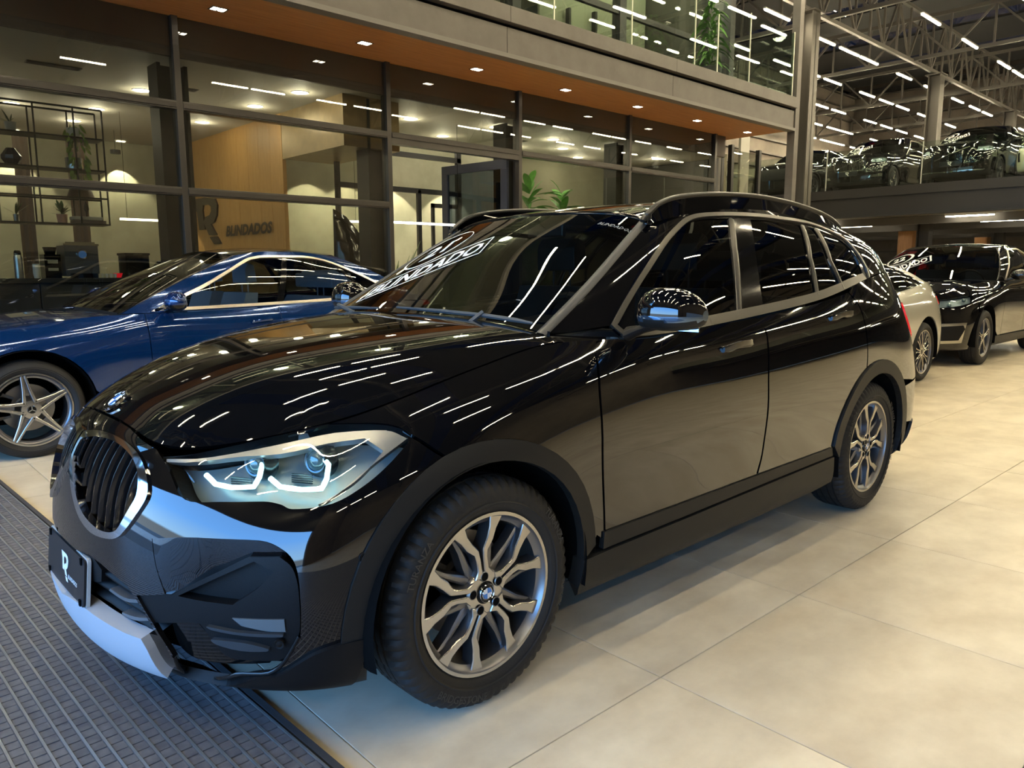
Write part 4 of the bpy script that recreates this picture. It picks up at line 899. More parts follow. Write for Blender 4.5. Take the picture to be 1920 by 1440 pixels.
# leaning dark body panel on display
t=empty('display_panel',(4.75,7.55,0),label='glossy dark curved car body panel standing upright on display by the office column',cat='display'); b=MB(); V=[]
for i in range(9):
    s=i/8; V+=[(-.32+.02*s+.0*s,0,.9+1.25*s),(.36-.45*s**2.2,-.10*math.sin(PI*s),.9+1.15*s)]
b.add(V,[(2*i,2*i+1,2*i+3,2*i+2) for i in range(8)]); o=b.build('panel_skin',PIANO,t,smooth=True); sd=o.modifiers.new('t','SOLIDIFY'); sd.thickness=.02
b=MB(); b.box(-.3,.3,-.2,.2,0,.04); b.box(-.03,.03,-.03,.03,.04,1.0); b.build('display_stand',STEELD,t)
# spiky grass by the doorway and green wall plants
leafplant('floor_plant',(4.98,7.1,0),'tall grass like plant in a pot just inside the doorway',26,1.5,.15,(.06,.09,.03),pot=mat('dark pot',(.03,.03,.03),.5),potr=.2,poth=.45,w=.035,seed=9)
for i,(x,y,z,n,s) in enumerate(((8.35,7.45,.0,80,12),(9.5,7.75,0,60,13))):
    leafplant('leafy_plant',(x,y,z),('bright green leafy plant behind the glass right of the open door','second bright green leafy plant, further right behind the glass')[i],n,.55,2.3,(.09,.30,.04),pot=mat('dark pot'),potr=.22,poth=.5,w=.30,seed=s,droop=.3)
# ---------- upper floor ----------
UZ=4.63; UY=6.62
uw=empty('upper_storefront',(0,UY,0),label='dark framed glazing of the upper office floor behind the balcony',cat='curtain wall')
for x in (-6.5,-3.5,-.6,2.1,4.6,7.2,9.8,12.6,13.4): b=MB(); b.box(x-.09,x+.09,-.06,.12,UZ,7.88); b.build('mullion',STEELD,uw)
for a,c in ((-6.5,-3.5),(-3.5,-.6),(-.6,2.1),(2.1,4.6),(4.6,7.2),(7.2,9.8),(9.8,12.6)):
    b=MB(); b.box(a+.09,c-.09,-.04,.04,5.72,5.82); b.build('transom',STEELD,uw)
    b=MB(); b.box(a+.08,c-.08,0,.012,UZ,7.88); b.build('glass_pane',CLEAR,uw)
struct('wall_upper_left',bx('wall_upper_left',-8.9,-6.6,4.98,5.12,4.7,10.9,STEELM)); struct('wall_upper',bx('wall_upper_back',-8.8,13.2,10.5,10.6,UZ,8,WALLI)); struct('ceiling_3',bx('upper_ceiling',-8.9,13.5,6.55,15,7.9,8.05,CEIL)); struct('wall_upper_end',bx('wall_upper_side',13.35,13.45,6.75,15,0,9.9,STEELM))
for i,(x,w_,z0,z1) in enumerate(((7.9,.08,UZ,7.2),(8.8,.3,UZ,8),(10.6,.06,UZ,6.5),(11.4,.07,UZ,6.6))):
    struct('trim_%d'%(30+i),bx('upper_partition_post',x,x+w_,8.6,8.7,z0,z1,STEELD))
struct('wall_upper_mid',bx('wall_upper_partition',9.9,13.3,8.75,8.8,UZ,7.9,mat('pale office wall',(.42,.43,.33),.7)))
b=MB(); b.box(8.3,9.6,7.6,8.3,5.3,5.36); b.box(8.35,8.42,7.7,7.8,UZ,5.3); b.box(9.5,9.57,7.7,7.8,UZ,5.3); tag(b.build('upper_desk',mat('desk grey',(.25,.25,.22),.5)),'pale desk seen through the balcony glass upstairs','desk')
for x,y in ((2,8),(5,8),(7.8,8.6),(10.8,7.6),(12.4,7.6),(-2,8)):
    ld=bpy.data.lights.new('upper','POINT'); ld.energy=110; ld.color=(1,.95,.68); ld.shadow_soft_size=.2
    t=empty('upper_ceiling_light',(x,y,7.88),label='round ceiling light of the upper office floor, %s from the left'%ORD[sorted([2,5,7.8,10.8,12.4,-2]).index(x)],cat='light',group='upper office ceiling lights'); b=MB(); b.lathe([(0,0),(.14,0),(.15,.02)],n=20); b.build('lens',SPOTE,t); lo=bpy.data.objects.new('upper_lamp',ld); COL.objects.link(lo); lo.location=(0,0,-.2); lo.parent=t
leafplant('potted_tree',(11.6,5.92,UZ-.02),'large leafy potted plant upstairs behind the balcony glass',90,.50,1.25,(.12,.24,.06),pot=mat('dark pot'),potr=.22,poth=.4,w=.16,seed=21,droop=.75)
bl=empty('balcony_glass',(0,5.24,UZ),label='frameless glass balustrade along the office balcony',cat='balustrade')
px=[-8.6,-6.9,-5.2,-3.5,-1.8,-.1,1.6,3.3,4.95,6.65,8.37,10.07,10.77,11.84,13.5]
for a,c in zip(px[:-1],px[1:]): b=MB(); b.box(a+.008,c-.008,-.006,.006,.0,1.22); b.build('glass_pane',BALG,bl)
b=MB(); b.box(13.46,13.472,0,1.3,0,1.22); b.build('glass_return',BALG,bl)
for a in px[1:]: b=MB(); b.box(a-.012,a+.012,-.008,.008,0,1.25 if a not in(10.77,) else 1.0); b.build('pane_edge',mat('pale pane edge',(.42,.44,.34),.3),bl)  # flat pale colour on the pane edges
b=MB(); b.box(13.62,13.78,5.2,5.36,0,8.8); tag(b.build('corner_post',FASC),'slim grey post at the right end of the balcony glass','post')
# corner bay under the soffit end
cb=empty('corner_glass_bay',(13.3,7.0,0),label='narrow glazed bay with pale curtains under the right end of the soffit',cat='glazing')
for x in (0,.55,.95,2.15): b=MB(); b.box(x-.05,x+.05,-.05,.05,0,ZS); b.build('post',STEELD,cb)
b=MB(); b.box(1.0,2.1,-.006,.006,.3,ZS-.1); b.build('glass_pane',CLEAR,cb); b=MB(); b.box(.55,2.2,-.06,.06,2.05,2.15); b.build('rail',FRAME,cb)
b=MB(); V=[]
for i in range(27): V+=[(1.0+i*.042,.8+.05*(i%2),0),(1.0+i*.042,.8+.05*(i%2),ZS)]
b.add(V,[(2*i,2*i+2,2*i+3,2*i+1) for i in range(26)]); b.build('curtain',mat('pale curtain',(.34,.32,.24),.8),cb)
b=MB(); b.box(2.2,2.6,.5,.56,3.0,5.2); b.build('white_panel',mat('white panel',(.5,.49,.45),.6),cb)
ld=bpy.data.lights.new('bay','POINT'); ld.energy=22; ld.color=(1,.94,.7); lo=bpy.data.objects.new('bay_lamp',ld); COL.objects.link(lo); lo.location=(14.9,8.4,2.9)
# ---------- the black crossover in front ----------
def sm(k,n=5): 
    return smooth(UV[k],True,n)
def offs(S,d,a=False,b=False):
    U,V=np.meshgrid(np.arange(S.nu),np.arange(S.nv),indexing='ij'); Pp,N=S.PN(U.ravel().astype(float),V.ravel().astype(float))
    s=np.sign((N*(Pp-[1.3,0,.7])).sum(1))[:,None]; net=(Pp-N*s*d).reshape(S.nu,S.nv,3)
    if a: net[0,:,1]=0
    if b: net[-1,:,1]=0
    return Surf(net,a,b)
def line(S,pts,ur=None,n=8,closed=False):
    return smooth([tuple(q) for q in pts],closed,n)
def arch_uv(S,cx,R_,a0,a1,ur,cz=.335,n=28):
    t=np.radians(np.linspace(a0,a1,n)); return S.inv(XZ,np.stack([cx+R_*np.cos(t),cz+R_*np.sin(t)],-1),ur)
HERO=empty('crossover_car',(0,0,0),label='large glossy black crossover with twin kidney grille, parked in the foreground',cat='car')
S=Surf(X1_NET,True,True); G=Surf(X1_SIDE); WS=Surf(X1_WS,True); RF=Surf(X1_ROOF,True)
S12=offs(S,.012,True,True); S35=offs(S,.035,True,True); S60=offs(S,.06,True,True)
aF=arch_uv(S,0,.457,5,208,(4.0,9.0)); aR=arch_uv(S,2.67,.467,170,-28,(12,15.8))   # outer edges of the cladding
aFi=arch_uv(S,0,.398,0,207,(4.0,9.0)); aRi=arch_uv(S,2.67,.398,178,-24,(12,15.8))
aF=arch_uv(S,0,.457,5,206,(4.0,9.0))
def xz(pts,ur): return S.inv(XZ,pts,ur)
fd=sm('fdoor',4); rd=sm('rdoor',4)
# front door / rear door; arch part of the rear door follows the cladding
def both_sides(name,fn,m,parent=HERO,**k):
    for side in (1,-1):
        b=MB(); fn(b,side==-1); b.build(name,m,parent,**k)
both_sides('front_door',lambda b,m:panel(b,S,fd,gap=.002,mir=m),BLACK)
ip=[i for i in range(len(rd))]
both_sides('rear_door',lambda b,m:panel(b,S,rd,gap=.002,mir=m),BLACK)
# fender: from bumper joint over the arch to the door
fc=smooth([q[:2] for q in UV['fendcut']],False,4)
top=np.stack([np.linspace(8.75,3.9,26),np.full(26,8.0)],-1)
fdfront=np.array([q for q in fd if q[0]<8.56 or (q[0]<8.6)]); 
door_front=smooth([q[:2] for q in UV['fdoor'][:6]],False,4)      # top to bottom
aFf=aF[aF[:,0]>fc[-1][0]]                                         # from the rear of the arch forward
aFf=np.array(aFf); 
lh=sm('light',5)
tip=np.array(UV['light'][6][:2])
ltop=np.array([q for q in lh if q[1]>6.9 and q[0]>3.3 and q[0]<=tip[0]])
ltop=ltop[np.argsort(ltop[:,0])]
fend=np.concatenate([[door_front[0]+[.25,0]],door_front+[-.02,0],S.inv(XZ,[(.47,.40),(.445,.36)],(7.5,9)),aFf[1:],fc[::-1]+[.02,0],ltop[::-1]+[0,.05],[[3.32,8.0]],top[::-1][ (top[::-1][:,0]>3.4)]])
both_sides('front_fender',lambda b,m:panel(b,S,fend,gap=.002,mir=m),BLACK)
# quarter panel, rear bumper and tail lights
rdr=np.array([q[:2] for q in UV['rdoor'][8:17]]); rdr=smooth([tuple(q) for q in rdr],False,4)   # bottom up the rear cut
aRr=aR
tl=S.inv(XZ,[(3.16,1.06),(3.30,1.07),(3.36,1.02),(3.42,.93),(3.40,.865),(3.33,.87),(3.22,.93)],(13,17))
tl=smooth([tuple(q) for q in tl],True,5)
q1=S.inv(XZ,[(3.10,.55),(3.38,.55)],(13,17))
quar=np.concatenate([rdr[8:]+[.02,0],[[12.95,8.0]],np.stack([np.linspace(13.1,16.2,12),np.full(12,8.0)],-1),[[16.2,4.0]],[[15.1,4.0]],aRr[::-1][(aRr[::-1][:,1]>4.0)&(aRr[::-1][:,0]>rdr[8][0]+.05)]])
both_sides('quarter_panel',lambda b,m:panel(b,S,quar,[tl],gap=.002,mir=m),BLACK)
both_sides('tail_lamp',lambda b,m:panel(b,S,tl,gap=.003,mir=m,off=.006),RED)
rb=MB(); panel(rb,S,np.concatenate([[[15.12,3.95]],[[16.2,3.95]],[[19,3.95]],[[19,2.2]],[[15.5,2.2]],aRr[::-1][(aRr[::-1][:,1]<3.95)&(aRr[::-1][:,1]>2.2)&(aRr[::-1][:,0]>14)]]),gap=.002,both=True); rb.build('rear_bumper',BLACK,HERO)
rb=MB(); panel(rb,S,np.array([(15.45,2.18),(19,2.18),(19,0),(15.2,0)]),both=True,off=.008); rb.build('rear_lower_cladding',CLAD,HERO)
tg=MB(); panel(tg,S,np.array([(16.25,4.0),(16.25,8),(19,8),(19,4.0)]),both=True,gap=.002)
TGN=[[(3.33-.008*k*k,.0-.0 if k==0 else -[0,.25,.52,.68][k],1.235+.0*k),(3.315-.02*k,-[0,.24,.5,.635][k],1.34),(3.26-.03*k,-[0,.23,.45,.56][k],1.455-.006*k)] for k in range(4)]
TS=Surf(TGN,True); panel(tg,TS,np.array([(0,0),(3,0),(3,2),(0,2)]),both=True,dv=.2); tg.build('tailgate',BLACK,HERO)
# cladding around the arches and along the sill
def ring(b,m,o,i,off=.010):
    panel(b,S,np.concatenate([o,i[::-1]]),mir=m,off=off,skirt=.03,du=.06,dv=.15)
both_sides('front_arch_cladding',lambda b,m:ring(b,m,aF,aFi),CLAD)
both_sides('rear_arch_cladding',lambda b,m:ring(b,m,aR,aRi),CLAD)
trim=S.inv(XZ,[(.50,.405),(1.0,.408),(1.5,.41),(1.9,.412),(2.19,.415),(2.205,.372),(1.9,.366),(1.5,.36),(1.0,.352),(.50,.345)],(8,13.5))
both_sides('door_lower_trim',lambda b,m:panel(b,S,trim,mir=m,off=.007,skirt=.02,du=.15,dv=.12,gap=.001),CLAD)
sill=S.inv(XZ,[(.40,.335),(1.0,.345),(1.5,.353),(1.9,.36),(2.21,.366),(2.235,.24),(1.9,.205),(1.0,.20),(.42,.20),(.39,.24)],(7.5,13.5))
both_sides('sill_cladding',lambda b,m:panel(b,S,sill,mir=m,off=.012,skirt=.05,du=.15,dv=.2),CLAD)
# bumper skin
kid=sm('kid_o',4); kid[:,0]=np.clip(kid[:,0],.03,None)
rec=sm('recess',4)
ft=np.array([(0,7.85),(1.0,7.9),(1.75,7.55),(1.86,7.2)])
lbot=np.concatenate([[lh[0]],lh[::-1][:-1]]); 
k0=0; k6=6*5
lower_edge=lh[k6:]      # tip -> along the bottom -> back towards the inner corner
lowlip=sm('lowlip',3); 
ll=smooth([q for q in UV['lowlip'][:8]],False,4)
aFb=aF[(aF[:,0]<fc[-1][0])]
aFb=aFb[aFb[:,1]>2.05]
skid_top=[(0,2.75),(.5,2.80),(.9,2.5),(1.5,2.05),(1.85,1.75),(2.1,1.45)]
bump=np.concatenate([ft[:-1],lower_edge[::-1][:-1]+np.array([0,-.04]),fc+[-.03,0],aFb,ll[1:],[[2.05,0.02],[0,0.02]]])
intake=np.array([(0,3.15),(.55,3.12),(.904,3.179),(1.2,3.1),(1.5,2.97),(1.738,2.847),(1.95,2.5),(2.14,2.0),(1.9,2.0),(1.5,2.0),(.9,1.95),(0,1.9)])
intake_b=np.array([(-.001,3.15)]) 
bm=MB()
kidh=kid.copy()
# lower intake opens through the centre line, so the skin is cut in two bands joined at its outer end
out2=np.concatenate([[[0,3.15]],intake[1:-1],[[0,1.9],[0,.02]],bump[::-1][1:-1],[[0,7.85]]])
panel(bm,S,out2,[kidh,rec],both=True,gap=0,step=.02,du=.08,dv=.2)
bm.build('front_bumper',BLACK,HERO)
# black sheets painted as the shade behind the openings
bk=MB(); panel(bk,S60,np.array([(0,7.4),(1.8,7.0),(1.9,5.2),(2.3,5.0),(2.3,.3),(0,.3)]),both=True,skirt=0); panel(bk,S60,np.array([(2.3,4.1),(4.4,4.1),(4.4,.3),(2.3,.3)]),both=True,skirt=0); bk.build('opening_shade',VOID,HERO)
# kidneys
for s in (1,-1):
    M=s==-1
    b=MB(); ki=sm('kid_i',4); ko=kid.copy(); ki[:,0]=np.clip(ki[:,0],.10,None)
    panel(b,S,ko,[ki],off=.008,mir=M,skirt=.022,step=.012,du=.05,dv=.1); 
    rg=b.build('grille_surround',CHROME,HERO,bevel=0)
    b=MB(); lo,hi=ki.min(0),ki.max(0); 
    # upright fins inside the opening
    Pk=S.P(ki[:,0],ki[:,1]); y0,y1=Pk[:,1].min(),Pk[:,1].max()
    poly=Pk[:,1:]
    for k in range(9):
        y=y0+(y1-y0)*(k+.5)/9; zs=[]
        for i in range(len(poly)):
            a,c=poly[i],poly[(i+1)%len(poly)]
            if (a[0]-y)*(c[0]-y)<0: zs.append(a[1]+(c[1]-a[1])*(y-a[0])/(c[0]-a[0]))
        if len(zs)<2: continue
        z0,z1=min(zs)-.008,max(zs)+.008
        uvk=S12.inv(YZ,[(y,z0+(z1-z0)*t) for t in np.linspace(0,1,9)],(0,2.8)); Q=S12.P(uvk[:,0],uvk[:,1])
        V=[];W=.0125
        for j,q in enumerate(Q):
            e=1-abs(j/4-1)**6*.3
            V+=[(q[0]+.050,s*q[1]-W*.5,q[2]),(q[0]+.014,s*q[1]-W*.5,q[2]),(q[0]+.002*e,s*q[1]-W*.2,q[2]),(q[0]+.002*e,s*q[1]+W*.2,q[2]),(q[0]+.014,s*q[1]+W*.5,q[2]),(q[0]+.050,s*q[1]+W*.5,q[2])]
        b.add(V,[(j*6+i,j*6+i+1,(j+1)*6+i+1,(j+1)*6+i) for j in range(8) for i in range(5)]+[tuple(range(6)),tuple(range(48,54))[::-1]])
        f=b.build('grille_fin',mat('grille fin black',(.006,.006,.007),.25,coat=.6),HERO,smooth=True,sharp=30); b=MB()
# emblem on the nose
def roundel(parent,c,n,up,r,name='emblem'):
    c,n,up=map(lambda q:np.array(q,float),(c,n,up)); n/=np.linalg.norm(n); x=np.cross(up,n); x/=np.linalg.norm(x); z=np.cross(n,x); b=MB()
    def ringf(r0,h0,r1,h1,mi,N=36):
        V=[];
        for i in range(N):
            t=2*PI*i/N; d=x*math.cos(t)+z*math.sin(t); V+=[c+d*r0+n*h0,c+d*r1+n*h1]
        b.add(V,[(2*i,2*((i+1)%N),2*((i+1)%N)+1,2*i+1) for i in range(N)],mi)
    ringf(r,-.002,r*.985,.005,3); ringf(r*.985,.005,r*.93,.005,3); ringf(r*.93,.005,r*.92,.004,3); ringf(r*.92,.004,r*.60,.004,0); ringf(r*.60,.004,r*.58,.006,3); ringf(r*.58,.006,r*.54,.005,3)
    for k in range(4):
        V=[c+n*.0052]+[c+n*.0052+(x*math.cos(k*PI/2+i*PI/16)+z*math.sin(k*PI/2+i*PI/16))*r*.55 for i in range(9)]
        b.add(V,[tuple(range(10))],1 if k%2==0 else 2)
    o=b.build(name,[PIANO,WHITE,BLUEP,CHROME],parent)
    t=MB()
    for ch,a in (('B',125),('M',90),('W',55)):
        V,F=textmesh(ch,bold=.02); s_=r*.30; aa=math.radians(a)
        P=[c+n*.0058+(x*math.cos(aa)+z*math.sin(aa))*r*.76+ (x*math.sin(aa)-z*math.cos(aa))*q[0]*s_+(x*math.cos(aa)+z*math.sin(aa))*q[1]*s_ for q in V]
        t.add(P,F)
    t.build('emblem_letters',WHITE,o)
    return o
# hood
HX=[-.80,-.74,-.68,-.60,-.45,-.27,-.05,.2,.44]; HY=[0,-.22,-.40,-.54,-.64,-.72,-.80]
HH=[[.80,.842,.885,.925,.982,1.027,1.062,1.09,1.108],
    [.79,.832,.877,.919,.978,1.024,1.060,1.088,1.105],
    [.75,.792,.838,.890,.957,1.009,1.049,1.079,1.098],
    [.71,.745,.785,.838,.918,.982,1.030,1.064,1.086],
    [.66,.695,.735,.785,.866,.936,.998,1.041,1.068],
    [.60,.64,.68,.73,.80,.865,.940,.998,1.038],
    [.52,.56,.60,.65,.71,.77,.85,.93,.98]]
HS=Surf([[(HX[i],HY[j],HH[j][i]) for i in range(len(HX))] for j in range(len(HY))],True)
edge=np.stack([np.linspace(0,8.05,60),np.full(60,7.93)],-1)
front_e=S.P(np.linspace(0,8.05,80),np.full(80,8.0))
front_e[:,2]+=0
uvE=HS.inv(XY,front_e[:,:2])
rear_e=HS.inv(XY,[(.425,-.745),(.405,-.70),(.385,-.58),(.365,-.38),(.35,-.2),(.345,0)])
hood_o=np.concatenate([uvE,smooth([tuple(q) for q in rear_e],False,5)[1:]])
def hood_post(P,N):
    E=front_e
    H0=HS.P(uvE[:,0],uvE[:,1])[:,2]; dz=E[:,2]-H0
    for i in range(len(P)):
        d=np.hypot(E[:,0]-P[i,0],E[:,1]-P[i,1]); w_=1/(d+1e-4)**3; P[i,2]+=(w_*dz).sum()/w_.sum()*math.exp(-d.min()/.09)
    return P,N
hb=MB(); panel(hb,HS,hood_o,both=True,post=hood_post,step=.02,du=.16,dv=.16,gap=.002); hb.build('hood',BLACK,HERO)
eu=HS.inv(XY,[(-.700,-.0005)])[0]; eP,eN=HS.PN(eu[:1],eu[1:]); eN=eN[0] if eN[0][2]>0 else -eN[0]; eP=hood_post(eP,eN)[0][0]; roundel(HERO,tuple(eP*[1,0,1]+eN*.0075),tuple(eN*[1,0,1]),(eN[2],0,-eN[0]),.041)
# head lamps
for s in (1,-1):
    M=s==-1
    b=MB(); panel(b,S,lh,mir=M,off=-.001,skirt=.0); lens=b.build('headlamp',LAMPGL,HERO)
    b=MB(); panel(b,S,lh,mir=M,off=-.085,skirt=0); panel(b,S,lh,mir=M,off=-.004,skirt=.085,gap=.0015) if False else None
    b.build('lamp_bowl',mat('lamp bowl',(.30,.36,.37),.32,metal=.55),lens)
    b=MB(); l2=shrink(S,resample(S,lh,.02),-.004); P,N=S.PN(l2[:,0],l2[:,1]); N=-N if (N*(P-[1.3,0,.7])).sum()<0 else N; m_=np.array([1,s,1.]); n=len(P)
    V=np.concatenate([(P-N*.002)*m_,(P-N*.10)*m_]); b.add(V,[(i,(i+1)%n,n+(i+1)%n,n+i) for i in range(n)]); b.build('lamp_seal',MATTE,lens)
    b=MB(); panel(b,S,sm('eyebrow',4),mir=M,off=-.010,skirt=.02,du=.06,dv=.15); panel(b,S,sm('upper',3),mir=M,off=-.010,skirt=.02,du=.08,dv=.12); b.build('lamp_bezel',mat('lamp bezel silver',(.52,.49,.46),.3,metal=.8),lens)
    for k in ('h_drl1','h_drl2'):
        q=smooth([t+(1,) for t in UV[k]],False,3); b=MB(); P=S35.P(q[:,0],q[:,1])*m_; b.tube(P,.0068,8); b.build('running_light',DRL,lens,smooth=True)
    q=np.array(UV['h_blade']); b=MB(); b.tube(S35.P(q[:,0],q[:,1])*m_,[.003,.006,.004],6); b.build('light_blade',LAMPGL,lens,smooth=True)
    for q in UV['h_lens']:
        b=MB(); P,N=S35.PN(np.array([q[0]]),np.array([q[1]])); c=P[0]+[.012,.006,0]; ax=np.array([-.9,-.42,.08]); ax/=np.linalg.norm(ax)
        xx=np.cross(ax,[0,0,1.]);xx/=np.linalg.norm(xx);zz=np.cross(xx,ax)
        prof=[(0,.016),(.012,.0145),(.021,.010),(.026,.002),(.029,.004),(.033,.004),(.036,-.005),(.046,-.012),(.052,-.03)]
        V=[];K=24
        for i in range(K):
            t=2*PI*i/K
            for (r,h) in prof: V.append((c+(xx*math.cos(t)+zz*math.sin(t))*r+ax*h)*m_)
        m=len(prof); b.add(V,[(i*m+j,i*m+j+1,((i+1)%K)*m+j+1,((i+1)%K)*m+j) for i in range(K) for j in range(3)],0)
        b.add(V,[(i*m+j,i*m+j+1,((i+1)%K)*m+j+1,((i+1)%K)*m+j) for i in range(K) for j in range(3,m-1)],1)
        b.build('projector',[mat('projector lens',(.10,.16,.17),.03,coat=1,metal=.3),mat('projector housing',(.10,.13,.14),.2,metal=.9)],lens,smooth=True)
        # ribbed reflector below each projector
        b=MB()
        for k in range(5):
            a=np.array([c[0]-.022+k*.0,c[1]-.02,c[2]-.032-.0055*k]); b.bar(a*m_,(a+np.array([-.03,.055,0]))*m_,.004,.0022)
        b.build('reflector_rib',mat('projector housing'),lens)
# side air intakes
for s in (1,-1):
    M=s==-1
    b=MB(); panel(b,S,sm('facet',4),mir=M,off=-.001,skirt=.02,du=.08,dv=.15,gap=-.003,dent=lambda P:-.045*np.clip((.66-P[:,2])/.17,0,1)*np.clip((np.abs(P[:,1])-.50)/.13,0,1)); b.build('intake_facet',BLACK,HERO)
    b=MB(); panel(b,S,sm('bracket',4),[sm('brk_hole',4)],mir=M,off=-.008,skirt=.045,du=.08,dv=.15); br=b.build('intake_bezel',MATTE,HERO)
    b=MB(); panel(b,S,sm('brk_hole',4),mir=M,off=-.040,skirt=0); b.build('bezel_pocket',MATTE,br)
    b=MB(); panel(b,S,sm('foglamp',4),mir=M,off=-.004,skirt=.02,du=.05,dv=.1); b.build('fog_lamp',mat('fog lens',(.10,.12,.13),.08,coat=1),br)
    for k in ('fin1','fin2'):
        b=MB(); panel(b,S,sm(k,3),mir=M,off=.004,skirt=.02,du=.06,dv=.06); b.build('intake_fin',mat('fin grey',(.035,.04,.045),.35),br)
    b=MB(); panel(b,S,sm('dark1',4),mir=M,off=-.030,skirt=0); b.build('intake_floor',PIANO,HERO)
    b=MB(); q=smooth([t[:2] for t in UV['lipline']],False,4); strip(b,S,q,.009,off=.0,depth=.004,mir=M); b.build('intake_lip',PIANO,HERO)
    for q in UV['sensor']:
        P,N=S.PN(np.array([q[0]]),np.array([q[1]])); nn=N[0] if N[0]@(P[0]-[1.3,0,.7])>0 else -N[0]; b=MB(); m_=np.array([1,s,1.])
        x=np.cross(nn,[0,0,1.]);x/=np.linalg.norm(x);z=np.cross(nn,x)
        for (r0,h0,r1,h1,mi) in ((.0135,.0,.0125,.007,0),(.0125,.007,.008,.006,0),(.008,.006,.0,.0075,1)):
            V=[]
            for i in range(16):
                t=2*PI*i/16; d=x*math.cos(t)+z*math.sin(t); V+=[(P[0]+d*r0+nn*h0)*m_,(P[0]+d*r1+nn*h1)*m_]
            b.add(V,[(2*i,2*((i+1)%16),2*((i+1)%16)+1,2*i+1) for i in range(16)],mi)
        b.build('parking_sensor',[MATTE,PIANO],HERO,smooth=True)
# lower lip, skid plate, centre grille
l3=sm('lowlip',4); l3[:,1]=np.clip(l3[:,1],.0,None)
for s in (1,-1): b=MB(); panel(b,S,l3,mir=s==-1,off=.014,skirt=.03,du=.1,dv=.12); b.build('lower_lip',MATTE,HERO)
sk=np.array([(0,2.02),(.35,2.12),(.75,2.16),(1.2,2.10),(1.7,2.02),(2.0,2.0),(2.06,1.75),(2.12,.95),(2.04,.82),(1.72,.85),(1.2,.95),(.6,1.05),(0,1.12)])
b=MB(); panel(b,S,smooth([tuple(q)+((1,) if i in(0,5,7,8,12) else ()) for i,q in enumerate(sk)],True,4),both=True,off=.026,skirt=.045,du=.08,dv=.12); b.build('skid_plate',SILVER,HERO)
for k in ('slat1','slat2'):
    for s in (1,-1):
        b=MB(); panel(b,S,sm(k,3),mir=s==-1,off=-.006,skirt=.03,du=.06,dv=.06); b.build('grille_slat',mat('slat satin',(.16,.17,.18),.3,metal=.4),HERO)
b=MB()
for k,v in enumerate((2.35,2.62,2.9)): strip(b,S35,[(0.0,v),(.6,v),(1.2,v-.06),(1.8,v-.25),(2.1,v-.4)],.012,off=0,depth=.02,both=True)
b.build('centre_grille',MATTE,HERO)
b=MB(); panel(b,S,np.array([(0,3.12),(.95,3.12),(1.15,2.95),(1.12,2.7),(.95,2.62),(0,2.62)]),both=True,off=-.006,skirt=.02,du=.1,dv=.1); b.build('plate_plinth',MATTE,HERO)
# cover plate in the place of the licence plate
pl=empty('licence_plate',(0,0,0),parent=HERO)
pc=np.array([-.877,0,.412]); tl_=math.radians(6)
def PL(y,z,d=0): return (pc[0]+z*math.sin(tl_)*-1*-.0+z*.10-d,y,pc[2]+z)
b=MB(); w2,h2=.20,.066
def rr(w,h,r=.012,n=4):
    o=[]
    for cx,cz,a in ((w-r,h-r,0),(-w+r,h-r,90),(-w+r,-h+r,180),(w-r,-h+r,270)):
        for i in range(n+1): t=math.radians(a+90*i/n); o.append((cx+r*math.cos(t),cz+r*math.sin(t)))
    return o
o_=rr(w2,h2); n=len(o_); b.add([PL(*q) for q in o_]+[PL(q[0],q[1],-.006) for q in o_],[tuple(range(n))[::-1]]+[(i,(i+1)%n,n+(i+1)%n,n+i) for i in range(n)])
b.build('plate_face',DASHB,pl)
b=MB(); o_=rr(w2+.004,h2+.004); b.add([PL(q[0],q[1],-.007) for q in o_]+[PL(q[0],q[1],-.016) for q in o_],[tuple(range(n))[::-1]]+[(i,(i+1)%n,n+(i+1)%n,n+i) for i in range(n)]); b.build('plate_frame',mat('pale plate edge',(.5,.5,.48),.4),pl)
for yy in (-.17,.17):
    for zz in (-.058,.058):
        b=MB(); b.obox(PL(yy,zz,.001),(.003,0,0),(0,.006,0),(0,0,.009)); b.build('plate_clip',VOID,pl)
def rlogo(fn,mb,s=1,thick=None):
    """the dealer's R mark: slanted bowl with a cut leg; fn maps (x,z) in logo units to a point"""
    top=[(-.52,.50),(.20,.50),(.40,.46),(.50,.34),(.50,.10),(.42,-.04),(.26,-.10),(.44,-.36),(.20,-.36),(-.02,-.06),(.06,.06),(.24,.08),(.29,.14),(.29,.26),(.22,.32),(-.02,.32),(-.28,-.02),(-.28,-.22),(-.52,-.22),(-.44,0),(-.20,.32),(-.40,.32)]
    top=[(-.50,.5),(.22,.5),(.42,.44),(.5,.30),(.46,.08),(.34,-.06),(.20,-.10),(.40,-.34),(.10,-.34),(-.10,-.04),(-.02,.07),(.16,.10),(.24,.18),(.24,.28),(.14,.34),(-.08,.34),(-.12,.22),(-.06,-.20),(-.30,-.20),(-.36,.20),(-.44,.34)]
    leg=[(.12,-.38),(.42,-.38),(.56,-.54),(.28,-.54)]
    for poly in (top,leg): mb.add([fn(x*s,z*s) for x,z in poly],[tuple(range(len(poly)))])
b=MB(); rlogo(lambda x,z:PL(-x-.0,z,.0006+.0006),b,.075); 
V,F=textmesh('BLINDADOS',shear=.25,bold=.012); b.add([PL(-(q[0]*.017)-.085,q[1]*.017-.022,.0012) for q in V],F); b.build('plate_logo',WHITE,pl)
